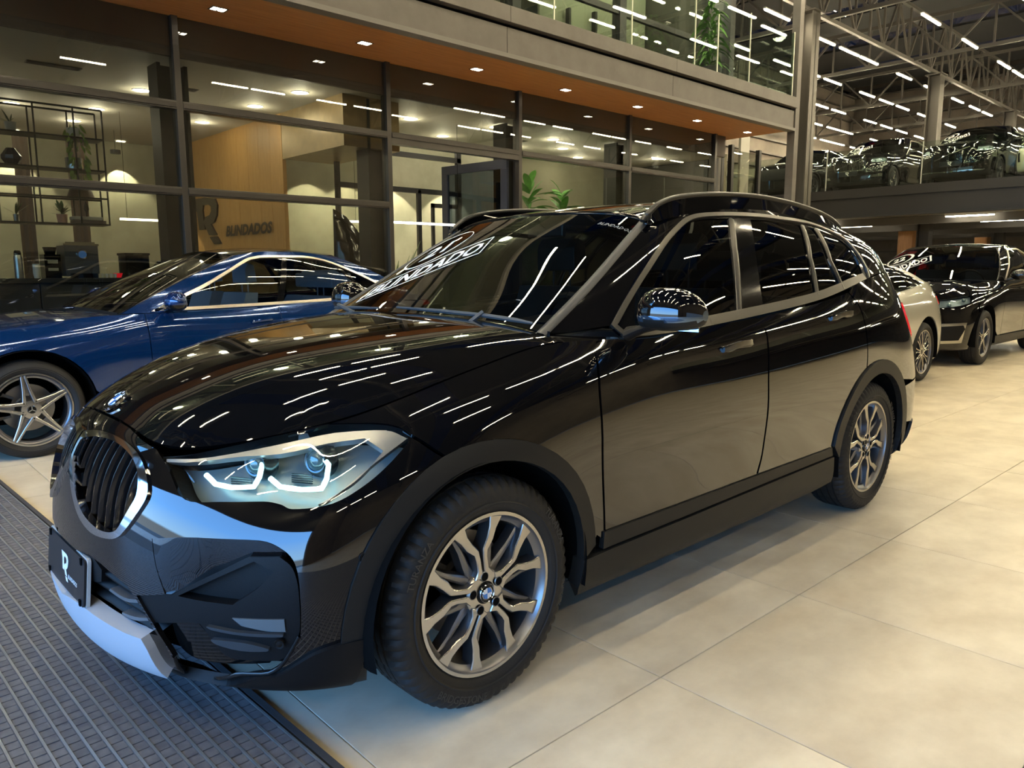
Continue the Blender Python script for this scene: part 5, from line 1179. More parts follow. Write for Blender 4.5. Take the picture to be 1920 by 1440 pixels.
# greenhouse
dlo=sm('w_dlo',4); g1=sm('w_g1',4); g2=sm('w_g2',4); g3=sm('w_g3',4); g4=sm('w_g4',4); tri=sm('w_tri',3)
dl=np.array(dlo); 
rim_=MB()
topc=np.array([(0,0),(0,3),(8,3),(8,0)])
for s in (1,-1):
    M=s==-1
    b=MB(); gout=np.array([(.0,0),(.0,3.0)]+[(u,3.0) for u in np.linspace(.5,8,16)]+[(8,0)]+[(u,0) for u in np.linspace(7.5,6,4)])
    d2=[tuple(q) for q in dlo]
    # body coloured frame: everything outside the window band
    i0=int(np.argmin(np.abs(dlo-np.array(UV['w_dlo'][0][:2])).sum(1)))
    ring_=np.array([(0,0),(0,3.0)]+[(u,3.0) for u in np.linspace(.5,8,16)]+[(8,0),(5.9,0)])
    inner=[q for q in np.roll(dlo,-i0,0)]
    inner=np.array([q for q in inner if q[1]>.03])
    fr=np.concatenate([ring_,inner[::-1]])
    panel(b,G,fr,mir=M,skirt=.012,du=.12,dv=.15,gap=.0008); b.build('side_frame',BLACK,HERO)
    b=MB(); panel(b,G,np.array([tuple(q) for q in dlo]),[shrink(G,resample(G,dlo,.02),.0195)],mir=M,off=.006,skirt=.012,du=.08,dv=.1,step=.02); b.build('window_trim',DSATIN,HERO)
    b=MB(); panel(b,G,shrink(G,resample(G,dlo,.02),.016),[g1,g2,g3,g4],mir=M,off=-.001,skirt=.008,du=.1,dv=.12); b.build('pillar_trim',PIANO,HERO)
    for q in (g1,g2,g3,g4):
        b=MB(); panel(b,G,q,mir=M,off=-.006,skirt=0); b.build('side_window',CARGL,HERO)
    b=MB(); q=np.concatenate([g1[12:13]]) ; 
    for k in ('w_g2','w_g3'):
        pts=[t[:2] for t in UV[k]]
    for qq,wd in (([(2.62,2.6),(2.5,1.8),(2.43,.9),(2.39,.06)],.026),([(4.26,2.52),(3.95,1.3),(3.84,.06)],.024),([(4.63,2.40),(4.44,1.1),(4.56,.04)],.026)): b=MB(); strip(b,G,qq,wd,off=.0,depth=.006,mir=M); b.build('window_divider',DSATIN,HERO)
b=MB(); wsl=np.array([(0,0.02),(2.93,0.02),(2.90,1),(2.87,2),(2.84,2.97),(2,2.98),(0,2.98)]); panel(b,WS,wsl,both=True,skirt=0,off=-.002,du=.15,dv=.2); wsg=b.build('windshield',WSGL,HERO)
b=MB(); wo=np.array([(0,-.0),(3,0),(3,1),(3,2),(3,3),(2,3),(1,3),(0,3)]); 
b=None
for s in (1,-1):
    b=MB(); strip(b,WS,[(2.96,.0),(2.94,1),(2.91,2),(2.88,2.96)],.036,off=-.001,depth=.006,mir=s==-1); b.build('pillar_moulding',mat('pillar moulding',(.05,.047,.043),.42),HERO)
b=MB(); strip(b,WS,[(0,2.97),(1,2.97),(2,2.965),(2.88,2.955)],.022,off=0,depth=.004,both=True); b.build('roof_moulding',PIANO,HERO)
b=MB(); panel(b,RF,np.array([(0,0),(3,0),(3,6),(0,6)]),both=True,skirt=.01,du=.2,dv=.3,step=.04); b.build('roof',BLACK,HERO)
for s in (1,-1):
    b=MB(); P=[(1.06,-.597,1.452),(1.10,-.603,1.485),(1.16,-.606,1.522),(1.26,-.608,1.552),(1.40,-.610,1.572),(1.6,-.611,1.588),(1.88,-.61,1.597),(2.15,-.606,1.592),(2.4,-.60,1.577),(2.6,-.593,1.556),(2.75,-.585,1.528),(2.86,-.577,1.488)]
    P=[(x,y*s,z) for x,y,z in P]; sp=[]
    pp=smooth([(q[0],q[2]) for q in P],False,4); sp=[(q[0],-s*np.interp(q[0],[1.06,1.9,2.86],[.597,.61,.577]),q[1]) for q in pp]
    b.tube(sp,[.012]+[.0165]*(len(sp)-2)+[.012],10,flat=.62); 
    V=[]
    for q in sp: V+=[(q[0],q[1]-s*.006,q[2]-.006),(q[0],q[1]-s*.030,min(q[2]-.012,float(np.interp(q[0],[1.06,1.3,1.6,1.9,2.3,2.6,2.86],[1.44,1.488,1.524,1.534,1.52,1.497,1.470]))))]
    n0=len(sp); bb=MB(); bb.add(V,[(2*i,2*i+1,2*i+3,2*i+2) for i in range(n0-1)]); bb.build('rail_foot',BLACK,HERO,smooth=True)
    for x,z0,z1 in ((1.09,1.44,1.48),(2.83,1.46,1.50)): b.tube([(x,-s*.60 if x<2 else -s*.578,z0),(x,-s*.60 if x<2 else -s*.578,z1)],.016,8)
    b.build('roof_rail',mat('roof rail satin black',(.012,.012,.011),.3),HERO,smooth=True,sharp=60)
# A-pillar foot between fender and frame
for s in (1,-1):
    b=MB(); m_=np.array([1,s,1.]); U=np.linspace(7.95,9.3,10); lo=S.P(U,np.full(10,8.0)); hi=G.P(np.clip((U-8.0)*.72,0,.95),np.full(10,.03)); hi=np.where((U<8.05)[:,None],WS.P(np.full(10,2.98),np.full(10,.02)),hi)
    V=np.concatenate([lo*m_+[0,s*.004,-.006],hi*m_+[0,s*.004,-.004]]); b.add(V,[(i,i+1,11+i,10+i) for i in range(9)]); b.build('pillar_foot',BLACK,HERO,smooth=True)
# cowl and wipers
b=MB(); V=[];
for k in range(13):
    y=-.72+1.44*k/12; a=1-(abs(y)/.72)**2; V+=[(.36-.02*a+.055*(abs(y)/.72)**2,y,1.03+.035*a),(.335+.085*(abs(y)/.72)**2+.0,y,1.065+.018*a),(.385-.0*a+.03*(abs(y)/.72)**2,y,1.055+.035*a)]
b.add(V,[(3*k+i,3*k+i+1,3*k+i+4,3*k+i+3) for k in range(12) for i in range(2)]); b.build('cowl',MATTE,HERO,smooth=True)
def wiper(pts,piv):
    b=MB(); Q=[]
    for (u,v) in pts:
        s=-1 if u<0 else 1; P,N=WS.PN(np.array([abs(u)]),np.array([v])); nn=N[0] if N[0][2]>0 else -N[0]; m_=np.array([1,-1 if u<0 else 1,1.]); Q.append((P[0]+nn*.014)*m_)
    b.tube(Q,[.005]+[.009]*(len(Q)-2)+[.005],6,flat=.9); b.tube([piv,Q[len(Q)//2]+np.array([0,0,.012])],.009,6); b.build('wiper',mat('wiper grey',(.06,.07,.08),.35),HERO,smooth=True)
wiper([(2.55,.10),(2.0,.10),(1.2,.11),(.5,.12),(-.2,.14)],(.33,-.40,1.075))
wiper([(-.5,.10),(-1.2,.10),(-2.0,.12),(-2.6,.16)],(.335,.30,1.078))
# windshield writing: oval with 21 and boxed word, on the far side of the glass
def on_ws(x,y,lift=.0025):
    """x across (towards the far side of the car), y up the glass, metres"""
    c=min(abs(x),.72); 
    uv=WS.inv(lambda P:P[:,[1,0]],[(-c,.62+y*.86)])[0]; P,N=WS.PN(uv[None,0],uv[None,1]); nn=N[0] if N[0][2]>0 else -N[0]
    q=P[0]+nn*lift; return np.array([q[0],-q[1] if x>0 else q[1],q[2]])
def wtx(t,h,lift=.003):
    xy=(.448+.53*t+.848*h,-(.504-.848*t+.53*h)); s=1
    uv=WS.inv(XY,[(xy[0],-abs(xy[1]))])[0]; P,N=WS.PN(uv[None],uv[None]) if False else WS.PN(uv[:1],uv[1:]); nn=N[0] if N[0][2]>0 else -N[0]; q=P[0]+nn*lift
    return (q[0],abs(q[1]) if xy[1]<0 else -abs(q[1]),q[2])
b=MB(); V,F=textmesh('BLINDADO',shear=.35,bold=.026,res=2)
w0,w1=V[:,0].min(),V[:,0].max(); h0,h1=V[:,1].min(),V[:,1].max(); L=.585
b.add([wtx(.03+(q[0]-w0)/(w1-w0)*(L-.045),.018+(q[1]-h0)/(h1-h0)*.088) for q in V],F)
def wline(pts,w_,closed=True):
    pts=np.array(pts,float); n=len(pts); out=[]
    for i in range(n if closed else n-1):
        a,c=pts[i],pts[(i+1)%n]; k=max(1,int(np.linalg.norm(c-a)/.03)); d=(c-a)/np.linalg.norm(c-a); nn=np.array([-d[1],d[0]])*w_/2
        for j in range(k):
            p,q=a+(c-a)*j/k,a+(c-a)*(j+1)/k; b.add([wtx(*(p+nn)),wtx(*(q+nn)),wtx(*(q-nn)),wtx(*(p-nn))],[(0,1,2,3)])
wline([(.0,.0),(L-.01,0),(L+.02,.124),(.04,.124)],.008)
wline([(.30+.155*math.cos(t)+.03*math.sin(t),.262+.115*math.sin(t)) for t in np.linspace(.9,2*PI-.25,40)],.011,False)
wline([(.30+.155*math.cos(t)+.03*math.sin(t),.262+.115*math.sin(t)) for t in np.linspace(-.5,.9,8)],.004,False)
V,F=textmesh('21',shear=.3,bold=.03,res=2); w0,w1=V[:,0].min(),V[:,0].max(); h0,h1=V[:,1].min(),V[:,1].max()
b.add([wtx(.215+(q[0]-w0)/(w1-w0)*.16,.205+(q[1]-h0)/(h1-h0)*.10) for q in V],F)
b.build('windshield_lettering',WHITE,HERO)
# door handles
for s in (1,-1):
    for (x0,z0,x1,z1) in ((1.20,.958,1.40,.968),(2.14,1.035,2.34,1.045)):
        b=MB(); uv=S.inv(XZ,[(x0+(x1-x0)*t,z0+(z1-z0)*t+.006*math.sin(PI*t)) for t in np.linspace(0,1,9)],(8,15)); P,N=S.PN(uv[:,0],uv[:,1]); N=-N if N[0][1]>0 else N
        m_=np.array([1,s,1.]); prof=[.010,.034,.040,.042,.042,.042,.040,.034,.012]; V=[]
        for i in range(9):
            for (a,h) in ((-.015,.0),(-.017,.6),(-.010,1),(.010,1),(.016,.6),(.014,.0)): V.append((P[i]+N[i]*prof[i]*h+np.array([0,0,a*(1 if 0<i<8 else .6)]))*m_)
        b.add(V,[(i*6+j,i*6+(j+1)%6,(i+1)*6+(j+1)%6,(i+1)*6+j) for i in range(8) for j in range(6)]+[tuple(range(6)),tuple(range(48,54))[::-1]])
        b.build('door_handle',BLACK,HERO,smooth=True,sharp=50)
# outside mirrors
for s in (1,-1):
    b=MB(); c=np.array([.70,-1.00,1.135]); V=[]; K=32; prof=[]
    xs=np.linspace(-.075,.085,7)
    # shell: cross-sections from inner end (y=-.89) to outer end (y=-1.09)
    sec=[(-.885,.045,.040,.040,.03),(-.895,.062,.062,.052,.012),(-.915,.074,.078,.056,.004),(-.94,.080,.088,.058,0),(-.98,.082,.092,.060,0),(-1.02,.080,.088,.058,0),(-1.055,.072,.078,.054,.004),(-1.08,.058,.060,.046,.014),(-1.095,.038,.038,.034,.026),(-1.10,.018,.018,.018,.036)]
    for (y,ax,zt,zb,dx) in sec:
        for i in range(K):
            t=2*PI*i/K; ct,st=math.cos(t),math.sin(t)
            xx=abs(ct)**.8*(1 if ct>0 else -1); zz=abs(st)**.9*(1 if st>0 else -1)
            V.append((c[0]+dx+ax*xx*(1.0 if ct<0 else .75)+.10*(-y-.9)*.35,s*y,c[2]-.018+(zt if zz>0 else zb*.85)*zz))
    n=len(sec); F=[(j*K+i,j*K+(i+1)%K,(j+1)*K+(i+1)%K,(j+1)*K+i) for j in range(n-1) for i in range(K)]+[tuple(range(K)),tuple(range((n-1)*K,n*K))[::-1]]
    V=np.array(V)
    def part_of(f): z=np.mean([V[i][2] for i in f])-c[2]; return 0 if z>-.012 else (1 if z>-.034 else 2)
    b=MB(); b.add(V,F); 
    for i,f in enumerate(F): b.m[i]=part_of(f)
    mo=b.build('door_mirror',[BLACK,mat('mirror lamp strip',(.10,.16,.24),.06,metal=.75,coat=1),CLAD],HERO,smooth=True,sharp=60)
    b=MB(); b.obox((.735,s*-.995,1.12),(.002,0,0),(0,.085,0),(0,0,.055)); b.build('mirror_glass',CHROME,mo)
    b=MB(); b.tube([(.66,-.85*s,1.045),(.67,-.90*s,1.068),(.68,-.95*s,1.085)],[.032,.026,.03],10,flat=.6); b.build('mirror_arm',MATTE,mo,smooth=True)
# wheels, wells and underbody
for s in (1,-1):
    wheel_y(HERO,(0,-.785*s,.339),rot=math.radians(26),face=-1 if s==1 else 1,text=s==1)
    wheel_y(HERO,(2.67,-.785*s,.339),rot=math.radians(10),face=-1 if s==1 else 1,text=s==1)
    for cx in (0,2.67):
        b=MB(); V=[];K=30
        for i in range(K+1):
            t=math.radians(-12+204*i/K); 
            for (r,y) in ((.405,-.905),(.41,-.88),(.41,-.60),(.0,-.60)): V.append((cx+r*math.cos(t),s*y,.335+r*math.sin(t)))
        b.add(V,[(i*4+j,i*4+j+1,(i+1)*4+j+1,(i+1)*4+j) for i in range(K) for j in range(3)]); b.build('wheel_well',VOID,HERO)
b=MB(); SI=offs(S,.035,True,True)
hole=[arch_uv(SI,0,.43,0,360,(3.6,9.5),n=40)]
h1_=arch_uv(SI,0,.425,-28,208,(3.6,9.6),n=30); h2_=arch_uv(SI,2.67,.425,-28,208,(11,15.95),n=30)
def bot(h,r0):
    h=h[h[:,1]>.02]; return h
A=bot(h1_,0);B=bot(h2_,0)
A=A[np.argsort(-A[:,0])] if False else A
base=np.concatenate([[(6.1,7.0)],[(6.1,5.2)],[q for q in A[::-1] if q[0]>6.1],[(A[0][0],0)],[(B[-1][0],0)],B[::-1],[(B[0][0],0)],[(19,0)],[(19,7.9)],[(8.8,7.9)],[(8.8,7.0)]])
panel(b,SI,base,both=True,skirt=0,du=.25,dv=.4,step=.06)
b.box(.5,2.2,-.76,.76,.20,.22); b.box(-.55,-.42,-.5,.5,.2,.22); b.build('shade_core',VOID,HERO)  # black core, painted shade that keeps gaps and wheel wells dark
b=MB(); b.box(-.6,3.2,-.58,.58,.235,.25); b.build('underbody',VOID,HERO)
# cabin
b=MB(); b.box(.45,3.2,-.78,.78,.40,.42); b.build('cabin_floor',DARKINT,HERO)
b=MB(); b.prism([(.42,1.035),(.62,1.065),(.80,1.05),(.92,.98),(.95,.80),(.85,.6),(.5,.6)],'y',-.74,.74); b.build('dashboard',DARKINT,HERO,bevel=.01)
b=MB(); b.prism([(.72,1.065),(.86,1.085),(.92,1.04),(.80,1.02)],'y',-.52,-.22); b.build('instrument_hood',DARKINT,HERO,bevel=.01)
b=MB(); b.box(.55,.70,.06,.36,1.066,1.071) ; b.build('dash_paper',mat('dash paper',(.35,.35,.33),.7),HERO)
def seat(parent,x,y,w=.52,m=LEATHER,h=.62,name='front_seat',base=.40):
    b=MB(); V=[]
    for k,(dx,z,t) in enumerate(((.0,0,.10),(.03,.2,.12),(.08,.42,.10),(.13,h,.07))):
        for j in range(7):
            y_=y+w*(j/6-.5)*(1-.12*k/3); e=.035*abs(j/3-1)**2
            V.append((x+dx-e,y_,base+.16+z))
        for j in range(7):
            y_=y+w*(.5-j/6)*(1-.12*k/3); V.append((x+dx+t,y_,base+.16+z))
    b.add(V,[(k*14+j,k*14+(j+1)%14,(k+1)*14+(j+1)%14,(k+1)*14+j) for k in range(3) for j in range(14)]+[tuple(range(14))[::-1],tuple(range(42,56))])
    b.prism([(x-.45,base+.12),(x-.48,base+.18),(x-.42,base+.22),(x+.02,base+.19),(x+.05,base+.05),(x-.4,base+.03)],'y',y-w*.48,y+w*.48)
    o=b.build(name,m,parent,smooth=True,sharp=50)
    b=MB(); hx=x+.15; b.prism([(hx-.01,base+.24+h),(hx-.015,base+.36+h),(hx+.02,base+.41+h),(hx+.07,base+.39+h),(hx+.09,base+.25+h)],'y',y-w*.26,y+w*.26)
    b.bar((hx+.04,y-.06,base+.1+h),(hx+.04,y-.06,base+.3+h),.012); b.bar((hx+.04,y+.06,base+.1+h),(hx+.04,y+.06,base+.3+h),.012); b.build('headrest',m,o,bevel=.015)
    return o
for y in (-.37,.37): seat(HERO,1.45,y)
seat(HERO,2.35,0,w=1.25,name='rear_seat',h=.56)
b=MB(); K=28; c=np.array([.98,-.37,1.0]); ax=np.array([.88,0,.47])
def torus(b,c,ax,R_,r_,K=28,n=8):
    ax=np.array(ax,float);ax/=np.linalg.norm(ax); x=np.cross(ax,[0,1,0.]);x/=np.linalg.norm(x);y=np.cross(ax,x)
    b.tube([c+(x*math.cos(2*PI*i/K)+y*math.sin(2*PI*i/K))*R_ for i in range(K+1)],r_,n,cap=False); return x,y
x_,y_=torus(b,c,ax,.185,.016)
b.sphere(c,(.03,.07,.055)); 
for d in (-y_,y_,x_): b.bar(c,c+d*.18,.03,.018)
b.bar(c,c+np.array([-.25,0,-.1]),.05); b.build('steering_wheel',LEATHER,HERO,smooth=True)
b=MB(); P=WS.P(np.array([.15]),np.array([2.75]))[0]; b.obox(P+np.array([.05,0,-.05]),(.012,0,0),(0,.11,0),(0,0,.032)); b.bar(P+np.array([.0,0,0]),P+np.array([.05,0,-.04]),.02); b.build('rear_view_mirror',PIANO,HERO,bevel=.008)
# faint plates of print in the near upper corner of the glass
b=MB(); 
for txt,u,v,sz in (('BLINDADOS',2.0,2.52,.030),('AIRBAG',1.5,.52,.010)):
    V,F=textmesh(txt,shear=.2,bold=.015,res=1); A0=WS.P(np.array([u]),np.array([v]))[0]
    VV=[]
    for q in V:
        uv=WS.inv(XY,[(A0[0]+q[1]*sz*.85,A0[1]-q[0]*sz)])[0]; P,N=WS.PN(uv[:1],uv[1:]); nn=N[0] if N[0][2]>0 else -N[0]; VV.append(P[0]+nn*.003)
    b.add(VV,F)
b.build('corner_print',mat('faint print'  ,(.22,.22,.21),.7),HERO)
# ---------- the other cars, each from its own profile ----------
def ip(x,tab): return float(np.interp(x,[q[0] for q in tab],[q[1] for q in tab]))
def arch2(S,cx,R_,cz,a0,a1,ur,n=24):
    t=np.radians(np.linspace(a0,a1,n)); return S.inv(XZ,np.stack([cx+R_*np.cos(t),cz+R_*np.sin(t)],-1),ur)
def make_car(p):
    root=empty(p['name'],p['loc'],label=p['label'],cat='car',group=p.get('group'))
    fo,wb,ro,hw=p['fo'],p['wb'],p['ro'],p['hw']; PT=p['paint']; wr=p['wr']; zb=p.get('zb',.17); det=p.get('det',1.0)
    mx_=[(-.872,-fo),(-.5,-.55),(0,0),(2.67,wb),(3.15,wb+.46),(3.605,wb+ro)]
    T=[(-fo,p['nose']),(-fo+.15,p['nose']+.03),(-.25,p['hoodf']),(p['xc'],p['hoodr'])]+p['belt']
    net=[]
    for k,col in enumerate(X1_NET):
        top=col[8]; o=[]
        xt=ip(top[0],mx_); zt=ip(xt,T)
        for (x,y,z) in col:
            f=(z-.19)/(top[2]-.19); f=max(f,0) if z>=.19 else 0
            xx=ip(x,mx_); o.append((xx,y*hw/.915,zb+(zt-zb)*f))
        net.append(o)
    S=Surf(net,True,True); ph=lambda g:arch2(S,0,g,wr-.005,-4 if False else 4,206,(3.8,9.2)); pr=lambda g:arch2(S,wb,g,wr-.005,176,-28,(11.5,15.9))
    aF,aR=ph(wr+.075),pr(wr+.075); X=lambda pts,ur=(7.5,13.6):S.inv(XZ,pts,ur); st=dict(step=.05,du=.14,dv=.35)
    d1,d2,d3=p['doors'][:3]; zs=p.get('zs',.30)
    bz=lambda x:ip(x,T)-.004
    def side(name,out,m,**k):
        for s in (1,-1): b=MB(); panel(b,S,out,mir=s==-1,**{**st,**k}); b.build(name,m,root)
    u1=S.inv(XZ,[(d1,bz(d1)-.03)],(7,13.6))[0][0]; u2=S.inv(XZ,[(d2,bz(d2)-.03)],(7,13.6))[0][0]
    uT=lambda x:float(np.interp(x,S.P(np.linspace(7,15,81),np.full(81,8.))[:,0],np.linspace(7,15,81)))
    A=lambda x0,z0,x1,z1,n=6:X([(x0+(x1-x0)*t,z0+(z1-z0)*t) for t in np.linspace(0,1,n)],(6.5,15))
    up1=A(d1,zs,d1-.02,bz(d1)-.08); fdoor=np.concatenate([[(uT(d1-.02),8)],up1[::-1],A(d1,zs,d2,zs),A(d2,zs,d2-.02,bz(d2)-.06)[1:],[(uT(d2-.02),8)]]); side('front_door',fdoor,PT,gap=.003)
    if d3:
        w0=A(d2,zs,d2-.02,bz(d2)-.06); zt_=wr+.16
        rr_=[q for q in aR if S.P(q[:1],q[1:])[0][2]<wr+.30 and S.P(q[:1],q[1:])[0][0]<wb-.12]
        rdoor=np.concatenate([[(uT(d2-.02),8)],w0[::-1],A(d2,zs,wb-wr-.12,zs)[1:],np.array(rr_)[1:],A(d3,wr+.45,d3+.02,bz(d3)-.05,3),[(uT(d3),8)]]); side('rear_door',rdoor,PT,gap=.003)
        qs=np.concatenate([[(uT(d3),8)],A(d3,wr+.45,d3+.02,bz(d3)-.05,3)[::-1],aR[[i for i,q in enumerate(aR) if S.P(q[:1],q[1:])[0][2]>=wr+.28 or S.P(q[:1],q[1:])[0][0]>wb-.12]]])
    else:
        qs=np.concatenate([[(uT(d2-.02),8)],A(d2,zs,d2-.02,bz(d2)-.06)[::-1],A(d2,zs,wb-wr-.12,zs)[1:],aR[1:]])
    # front fender: bumper joint at x=-.28
    xb_=-.30; ub=S.inv(XZ,[(xb_,.75)],(4,7))[0]
    iF=[q for q in aF if S.P(q[:1],q[1:])[0][0]>xb_+.02 or S.P(q[:1],q[1:])[0][2]>wr+.34]
    hl=[S.inv(YZ,[(y*hw,z)],(0.2,5.3))[0] for y,z in p['lamp']]; hl=np.array(hl)
    fend=np.concatenate([[(uT(d1-.02),8)],A(d1,zs,d1-.02,bz(d1)-.08)[::-1][:-1],A(d1-.0,zs,wr+.1,zs-.02,3)[:2],np.array(iF)[1:],[(5.15,3.2)] if False else [(5.45,5.6)],[(5.2,7.0)],[(5.0,8)]]) 
    side('front_fender',fend,PT,gap=.003)
    iB=[q for q in aF if not(S.P(q[:1],q[1:])[0][0]>xb_+.02 or S.P(q[:1],q[1:])[0][2]>wr+.34)]
    bump=np.concatenate([[(0,8)],[(3,8)],[(5.0,8)],[(5.2,7.0)],[(5.45,5.6)],np.array(iB)] + [[(5.0,.3)],[(0,.2)]])
    holes=[hl]
    fr=[]
    for nm,pts,mt_,off in p['front']:
        q=S.inv(YZ,[(y*hw,z) for y,z in pts],(0,4.6)); c0=min(y*y for y,z in pts)<1e-6; fr.append((nm,q,mt_,off,c0))
    b=MB(); panel(b,S,bump,holes,both=True,**st); bo=b.build('front_bumper',PT,root)
    for nm,q,mt_,off,c0 in fr:
        if c0: b=MB(); panel(b,S,q,both=True,off=off,step=.03,du=.1,dv=.2); b.build(nm,mt_,root)
        else:
            for s in (1,-1): b=MB(); panel(b,S,q,mir=s==-1,off=off,step=.03,du=.1,dv=.2); b.build(nm,mt_,root)
    for s in (1,-1):
        b=MB(); panel(b,S,hl,mir=s==-1,off=.0,skirt=0,**st); l=b.build('headlamp',LAMPGL,root); b=MB(); panel(b,S,hl,mir=s==-1,off=-.04,skirt=0,**st); b.build('lamp_bowl',mat('lamp bowl'),l)
        c=hl.mean(0); dd=(hl-c)*.45+c
        for t in (.35,.7):
            q=hl[0]*(1-t)+hl[len(hl)//2]*t; P=S.P(q[:1],q[1:])[0]*[1,s,1]; b=MB(); b.sphere(P+np.array([.03,0,0]),.026,10,6); b.build('projector',mat('projector lens',(.10,.16,.17),.03,coat=1,metal=.3),l,smooth=True)
    tl=S.inv(XZ if False else YZ,[(y*hw,z) for y,z in p['tail']],(15.2,19)); 
    q=np.concatenate([qs,[(15.3,1.6)],[(19,1.6)],[(19,8)]]) 
    q1=np.concatenate([qs,[(15.4,2.0)],[(16.6,2.0)],[(16.6,8)]]) 
    qa=[q for q in aR if S.P(q[:1],q[1:])[0][0]>wb+.1]
    b=MB(); panel(b,S,np.concatenate([qs,[(15.3,.9)],[(19,.9)],[(19,8)]]),[tl],both=True,**st); b.build('rear_body',PT,root)
    for s in (1,-1): b=MB(); panel(b,S,tl,mir=s==-1,off=.006,**st); b.build('tail_lamp',RED,root)
    b=MB(); panel(b,S,np.array([(15.4,.85),(19,.85),(19,0),(15.4,0)]),both=True,off=.004,**st); b.build('rear_valance',CLAD,root)
    sill=X([(wr+.08,zs-.012),(d2,zs-.012),(wb-wr-.10,zs-.012),(wb-wr-.10,zb+.02),(d2,zb+.012),(wr+.1,zb+.02)],(7,13.6)); side('sill',sill,p.get('sillm',CLAD),off=.008,skirt=.04,dv=.2)
    if p.get('clad'):
        for a,b_ in ((ph(wr+.078),ph(wr+.035)),(pr(wr+.078),pr(wr+.035))): side('arch_cladding',np.concatenate([a,b_[::-1]]),p['clad'],off=.010,skirt=.02,du=.08,dv=.2)
    # bonnet
    hn=[]; ks=np.array([0,1,2,3,4,5,6]); us=np.linspace(3.0,uT(p['xc']),8); 
    for k in range(5):
        f=k/4; row=[S.P(np.array([3.0*f]),np.array([8.]))[0]]
        for i,u in enumerate(us[1:]):
            e=S.P(np.array([u]),np.array([8.]))[0]; t=(i+1)/7; x=e[0]+(-.07*(1-f*f)*t if p['xc']>0 else 0); cr=p.get('crown',.045)*math.sin(PI*min(1,t*.75+.12))
            row.append([x,e[1]*f,e[2]+cr*(1-f**2.4)])
        hn.append(row)
    HS_=Surf(hn,True); b=MB(); panel(b,HS_,np.array([(0,0),(4,0),(4,7),(0,7)],float),both=True,skirt=.015,step=.06,du=.2,dv=.3); b.build('hood',PT,root)
    # greenhouse
    xc,xh,xr,xb=p['xc'],p['xh'],p['xr'],p['xb']; yb=lambda x:-S.P(np.array([uT(x)]),np.array([8.]))[0][1]
    ryf=lambda x:ip(x,p['roofy']); rz_=lambda x:ip(x,p['roofz']); side_net=[]; N_=9
    for i in range(N_):
        t=i/(N_-1); xb1=xc+.05+(xb-xc-.05)*t; xt1=xh+.02+(xr-xh-.02)*t; y0=yb(min(xb1,wb+ro-.35))-(.05 if i==0 else .0); y0=yb(min(xb1,wb+ro-.3)); z0=ip(xb1,T); y1=ryf(xt1); z1=rz_(xt1)-.045
        c=[]
        for v in (0,1/3,2/3,1): c.append((xb1+(xt1-xb1)*v,-(y0+(y1-y0)*v+.05*math.sin(PI*v)*.7),z0+(z1-z0)*v+.02*math.sin(PI*v)))
        side_net.append(c)
    G=Surf(side_net); L=lambda pts:smooth([q if len(q)>2 else q for q in pts],True,4)
    e0=G.P(np.zeros(4),np.arange(4.)); wn=[]
    for k in range(4):
        f=(0,.45,.8,1)[k]; wn.append([(e0[j][0]-.06*(1-f*f),e0[j][1]*f,e0[j][2]+(.02+.02*j/3)*(1-f**2)) for j in range(4)])
    W=Surf(wn,True); e1=G.P(np.linspace(0,N_-1,7),np.full(7,3.)); rn=[]
    for k in range(4):
        f=(0,.45,.8,1)[k]; rn.append([(e1[j][0]-(.06*(1-f*f) if j==0 else 0)+(.05*(1-f*f) if j==6 else 0),e1[j][1]*f,e1[j][2]+.042*(1-f**2.2)) for j in range(7)])
    R_=Surf(rn,True); b=MB(); panel(b,R_,np.array([(0,0),(3,0),(3,6),(0,6)],float),both=True,skirt=.01,step=.06,du=.25,dv=.4); b.build('roof',p.get('roofm',PT),root)
    b=MB(); panel(b,W,np.array([(0,.03),(2.93,.03),(2.93,2.97),(0,2.97)],float),both=True,skirt=0,step=.06,du=.25,dv=.3); wsg=b.build('windshield',p.get('wsm',WSGL),root)
    e2=G.P(np.full(4,N_-1.),np.arange(3,-1,-1.)); bn=[]
    for k in range(4):
        f=(0,.45,.8,1)[k]; bn.append([(e2[j][0]+.05*(1-f*f),e2[j][1]*f,e2[j][2]+(.042-.01*j)*(1-f**2)) for j in range(4)])
    B_=Surf(bn,True); b=MB(); panel(b,B_,np.array([(0,.05),(2.85,.05),(2.85,2.9),(0,2.9)],float),both=True,skirt=0,step=.06,du=.25,dv=.3); b.build('rear_window',CARGL,root)
    b=MB(); panel(b,B_,np.array([(2.86,0),(3,0),(3,3),(2.86,3)],float),both=True,skirt=.0,step=.06,du=.1,dv=.3); b.build('rear_pillar',PT,root)
    # deck behind the rear window, down to the tail
    us2=np.linspace(min(uT(min(xb,wb+ro-.35)),15.4),16.4,5); dn=[]
    rear=S.P(np.linspace(19,16.4,4),np.full(4,8.)); 
    for k in range(4):
        f=(0,.45,.8,1)[k]; row=[(bn[k][3][0],bn[k][3][1],bn[k][3][2])]
        for t in (.35,.7,1.0):
            ed=S.P(np.array([us2[0]+(16.4-us2[0])*t]),np.array([8.]))[0]; rr2=rear[k]; x=ed[0]*(1-.0)+((rr2[0]-ed[0])*t*t); y=(ed[1]*f) ; z=ed[2]+(.02)*(1-f*f)*(1-t)+(rr2[2]-ed[2])*t*t
            row.append((x,y,z) if t<1 else tuple(rr2))
        dn.append(row)
    D_=Surf(dn,True); b=MB(); panel(b,D_,np.array([(0,0),(3,0),(3,3),(0,3)],float),both=True,skirt=.01,step=.06,du=.25,dv=.3); b.build('tailgate',PT,root)
    # windows: v from just over the belt to below the roof edge
    vb,vt=.16,2.62; segs=p['glass']; tr=p['trimm']
